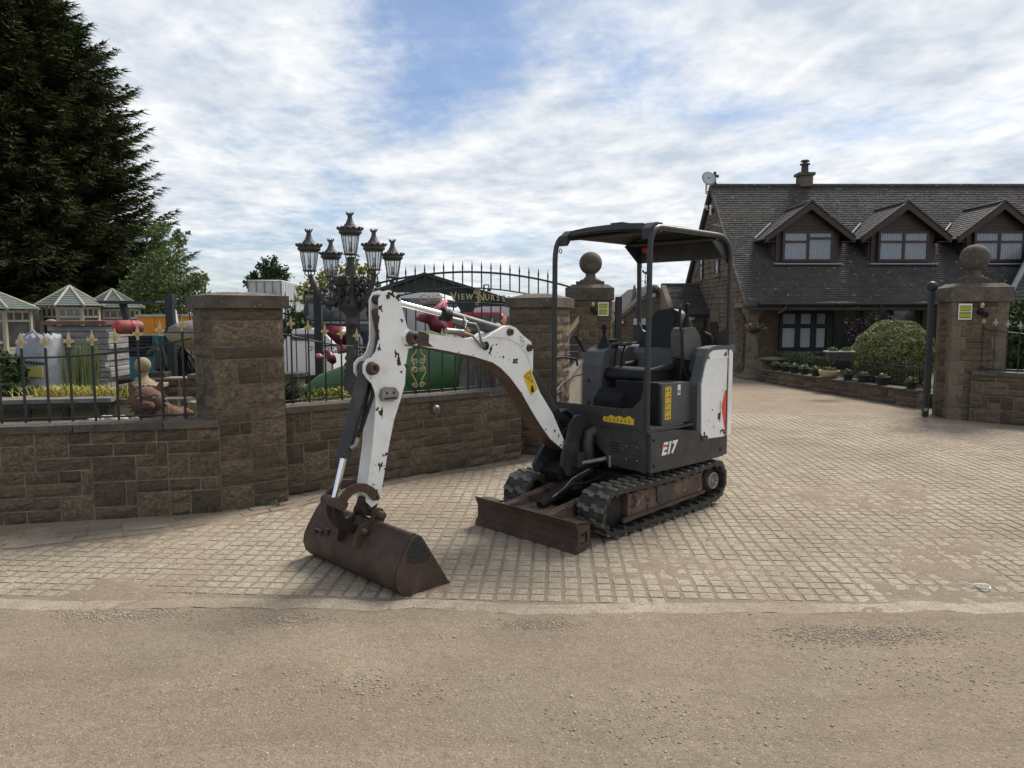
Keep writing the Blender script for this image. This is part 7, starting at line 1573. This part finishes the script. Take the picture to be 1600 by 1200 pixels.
conifer('conifer_tree','second conifer at the far left edge with lighter drooping green sprays',(-17.0,20.5,0),11.5,3.0,5,520,prof=lambda u:(1-u)**.6)
bush('dark_hedge_mass','dark evergreen undergrowth below the tall conifer, behind the summerhouses','shrub',(-19,25.5,0),(6.5,1.2,1.7),9000,'conifer',31,.16,core='conifer')
def broadleaf(name,label,c,h,cl,m,seed,n,size):
    t=root(name,label,'tree',c); r=random.Random(seed); rg=np.random.default_rng(seed); q=MB(); q.tube([(0,0,0),(.05,0,h*.3),(0,.05,h*.55)],[h*.03,h*.022,h*.012],8); P=[]
    for (x,y,z,rd) in cl:
        q.tube([(0,0,h*.3),(x*.5,y*.5,z*.75),(x,y,z)],[h*.014,h*.009,h*.003],6)
        for k in range(7): a=rg.normal(size=3); a/=np.linalg.norm(a); q.tube([(x*.8,y*.8,z-.1),tuple(np.array([x,y,z])+a*rd*.8)],[h*.004,h*.001],4)
        nc=int(n*rd*rd); C=rg.normal(size=(max(6,nc//22),3)); C/=np.linalg.norm(C,axis=1)[:,None]; C=C*rd*(.35+.7*rg.random((len(C),1)))+[x,y,z]
        for c_ in C: P.append(c_+rg.normal(size=(22,3))*rd*.13)
    P=np.concatenate(P); part('trunk',q,M['bark'],t); quads_obj('crown',leaf_quads(P,size,rg),M[m],t); return t
p=pix(290,480,24); r=random.Random(2)
broadleaf('broadleaf_tree','airy light green tree showing beside the right edge of the tall conifer',(p.x,23,0),3.9,[(-.7,0,2.4,.8),(.1,0,2.6,.75),(.6,.2,2.2,.5),(.0,-.2,3.4,.55),(-.4,0,4.1,.45),(.35,0,3.9,.30),(.8,0,2.7,.35),(.2,0,1.7,.8),(-.9,.2,1.7,.7)],'leaf',8,2900,.07)
p=pix(417,430,60); broadleaf('broadleaf_tree','small round-headed green tree above the shipping container',(p.x,60,0),5.4,[(-1.0,0,4.2,.9),(.2,0,5.4,.9),(1.0,0,4.5,.9),(0,0,4.1,1.1),(.4,0,4.9,.8)],'leafdark',9,900,.16)
p=pix(515,455,38); broadleaf('broadleaf_tree','yellowish green tree behind the ornate lamp post',(p.x,38,0),3.6,[(-1.0,0,2.7,.8),(.0,0,3.1,.9),(1.1,0,3.4,.9),(1.9,0,3.5,.7),(.6,0,2.5,.9)],'leafyellow',10,900,.13)
# ---------------------------------------------------------------- small things on the ground
q=root('cable_tie','white looped plastic strip lying on the paving at the right','strip',(2.70,4.12,.02)); pts=[(-.055,.10),(-.03,.06),(.0,.02),(.02,-.015),(.05,-.02),(.068,.01),(.06,.035),(.02,.04),(-.01,.045)]
part('strip',MB().tube([(a,b,.004+.004*(k%2)) for k,(a,b) in enumerate(pts)],.0035,6),M['plastic_white'],q); part('strip_tail',MB().tube([(-.03,.03,.012),(.05,.03,.016),(.07,.02,.01)],.0035,6),M['plastic_white'],q)
def weed(px_,py_,label,s,seed):
    s_,c_=math.sin(CTH),math.cos(CTH); u=(px_-800)/CF; v_=(py_-600)/CF; t=CH/(s_+v_*c_); blades('weed_tuft',label,'weed',(u*t,(c_-v_*s_)*t,.008),int(70*s),.07*s,(.05*s,.02*s),'weed',seed,.007,up=.5)
weed(74,812,'small green weed tuft at the foot of the left wall',1.0,1); weed(424,792,'green weed tuft at the foot of the nearest pillar',1.0,2); weed(634,745,'green weed tuft at the wall foot behind the excavator arm',1.0,3); weed(372,797,'tiny weed at the bottom left corner of the nearest pillar',.6,4)
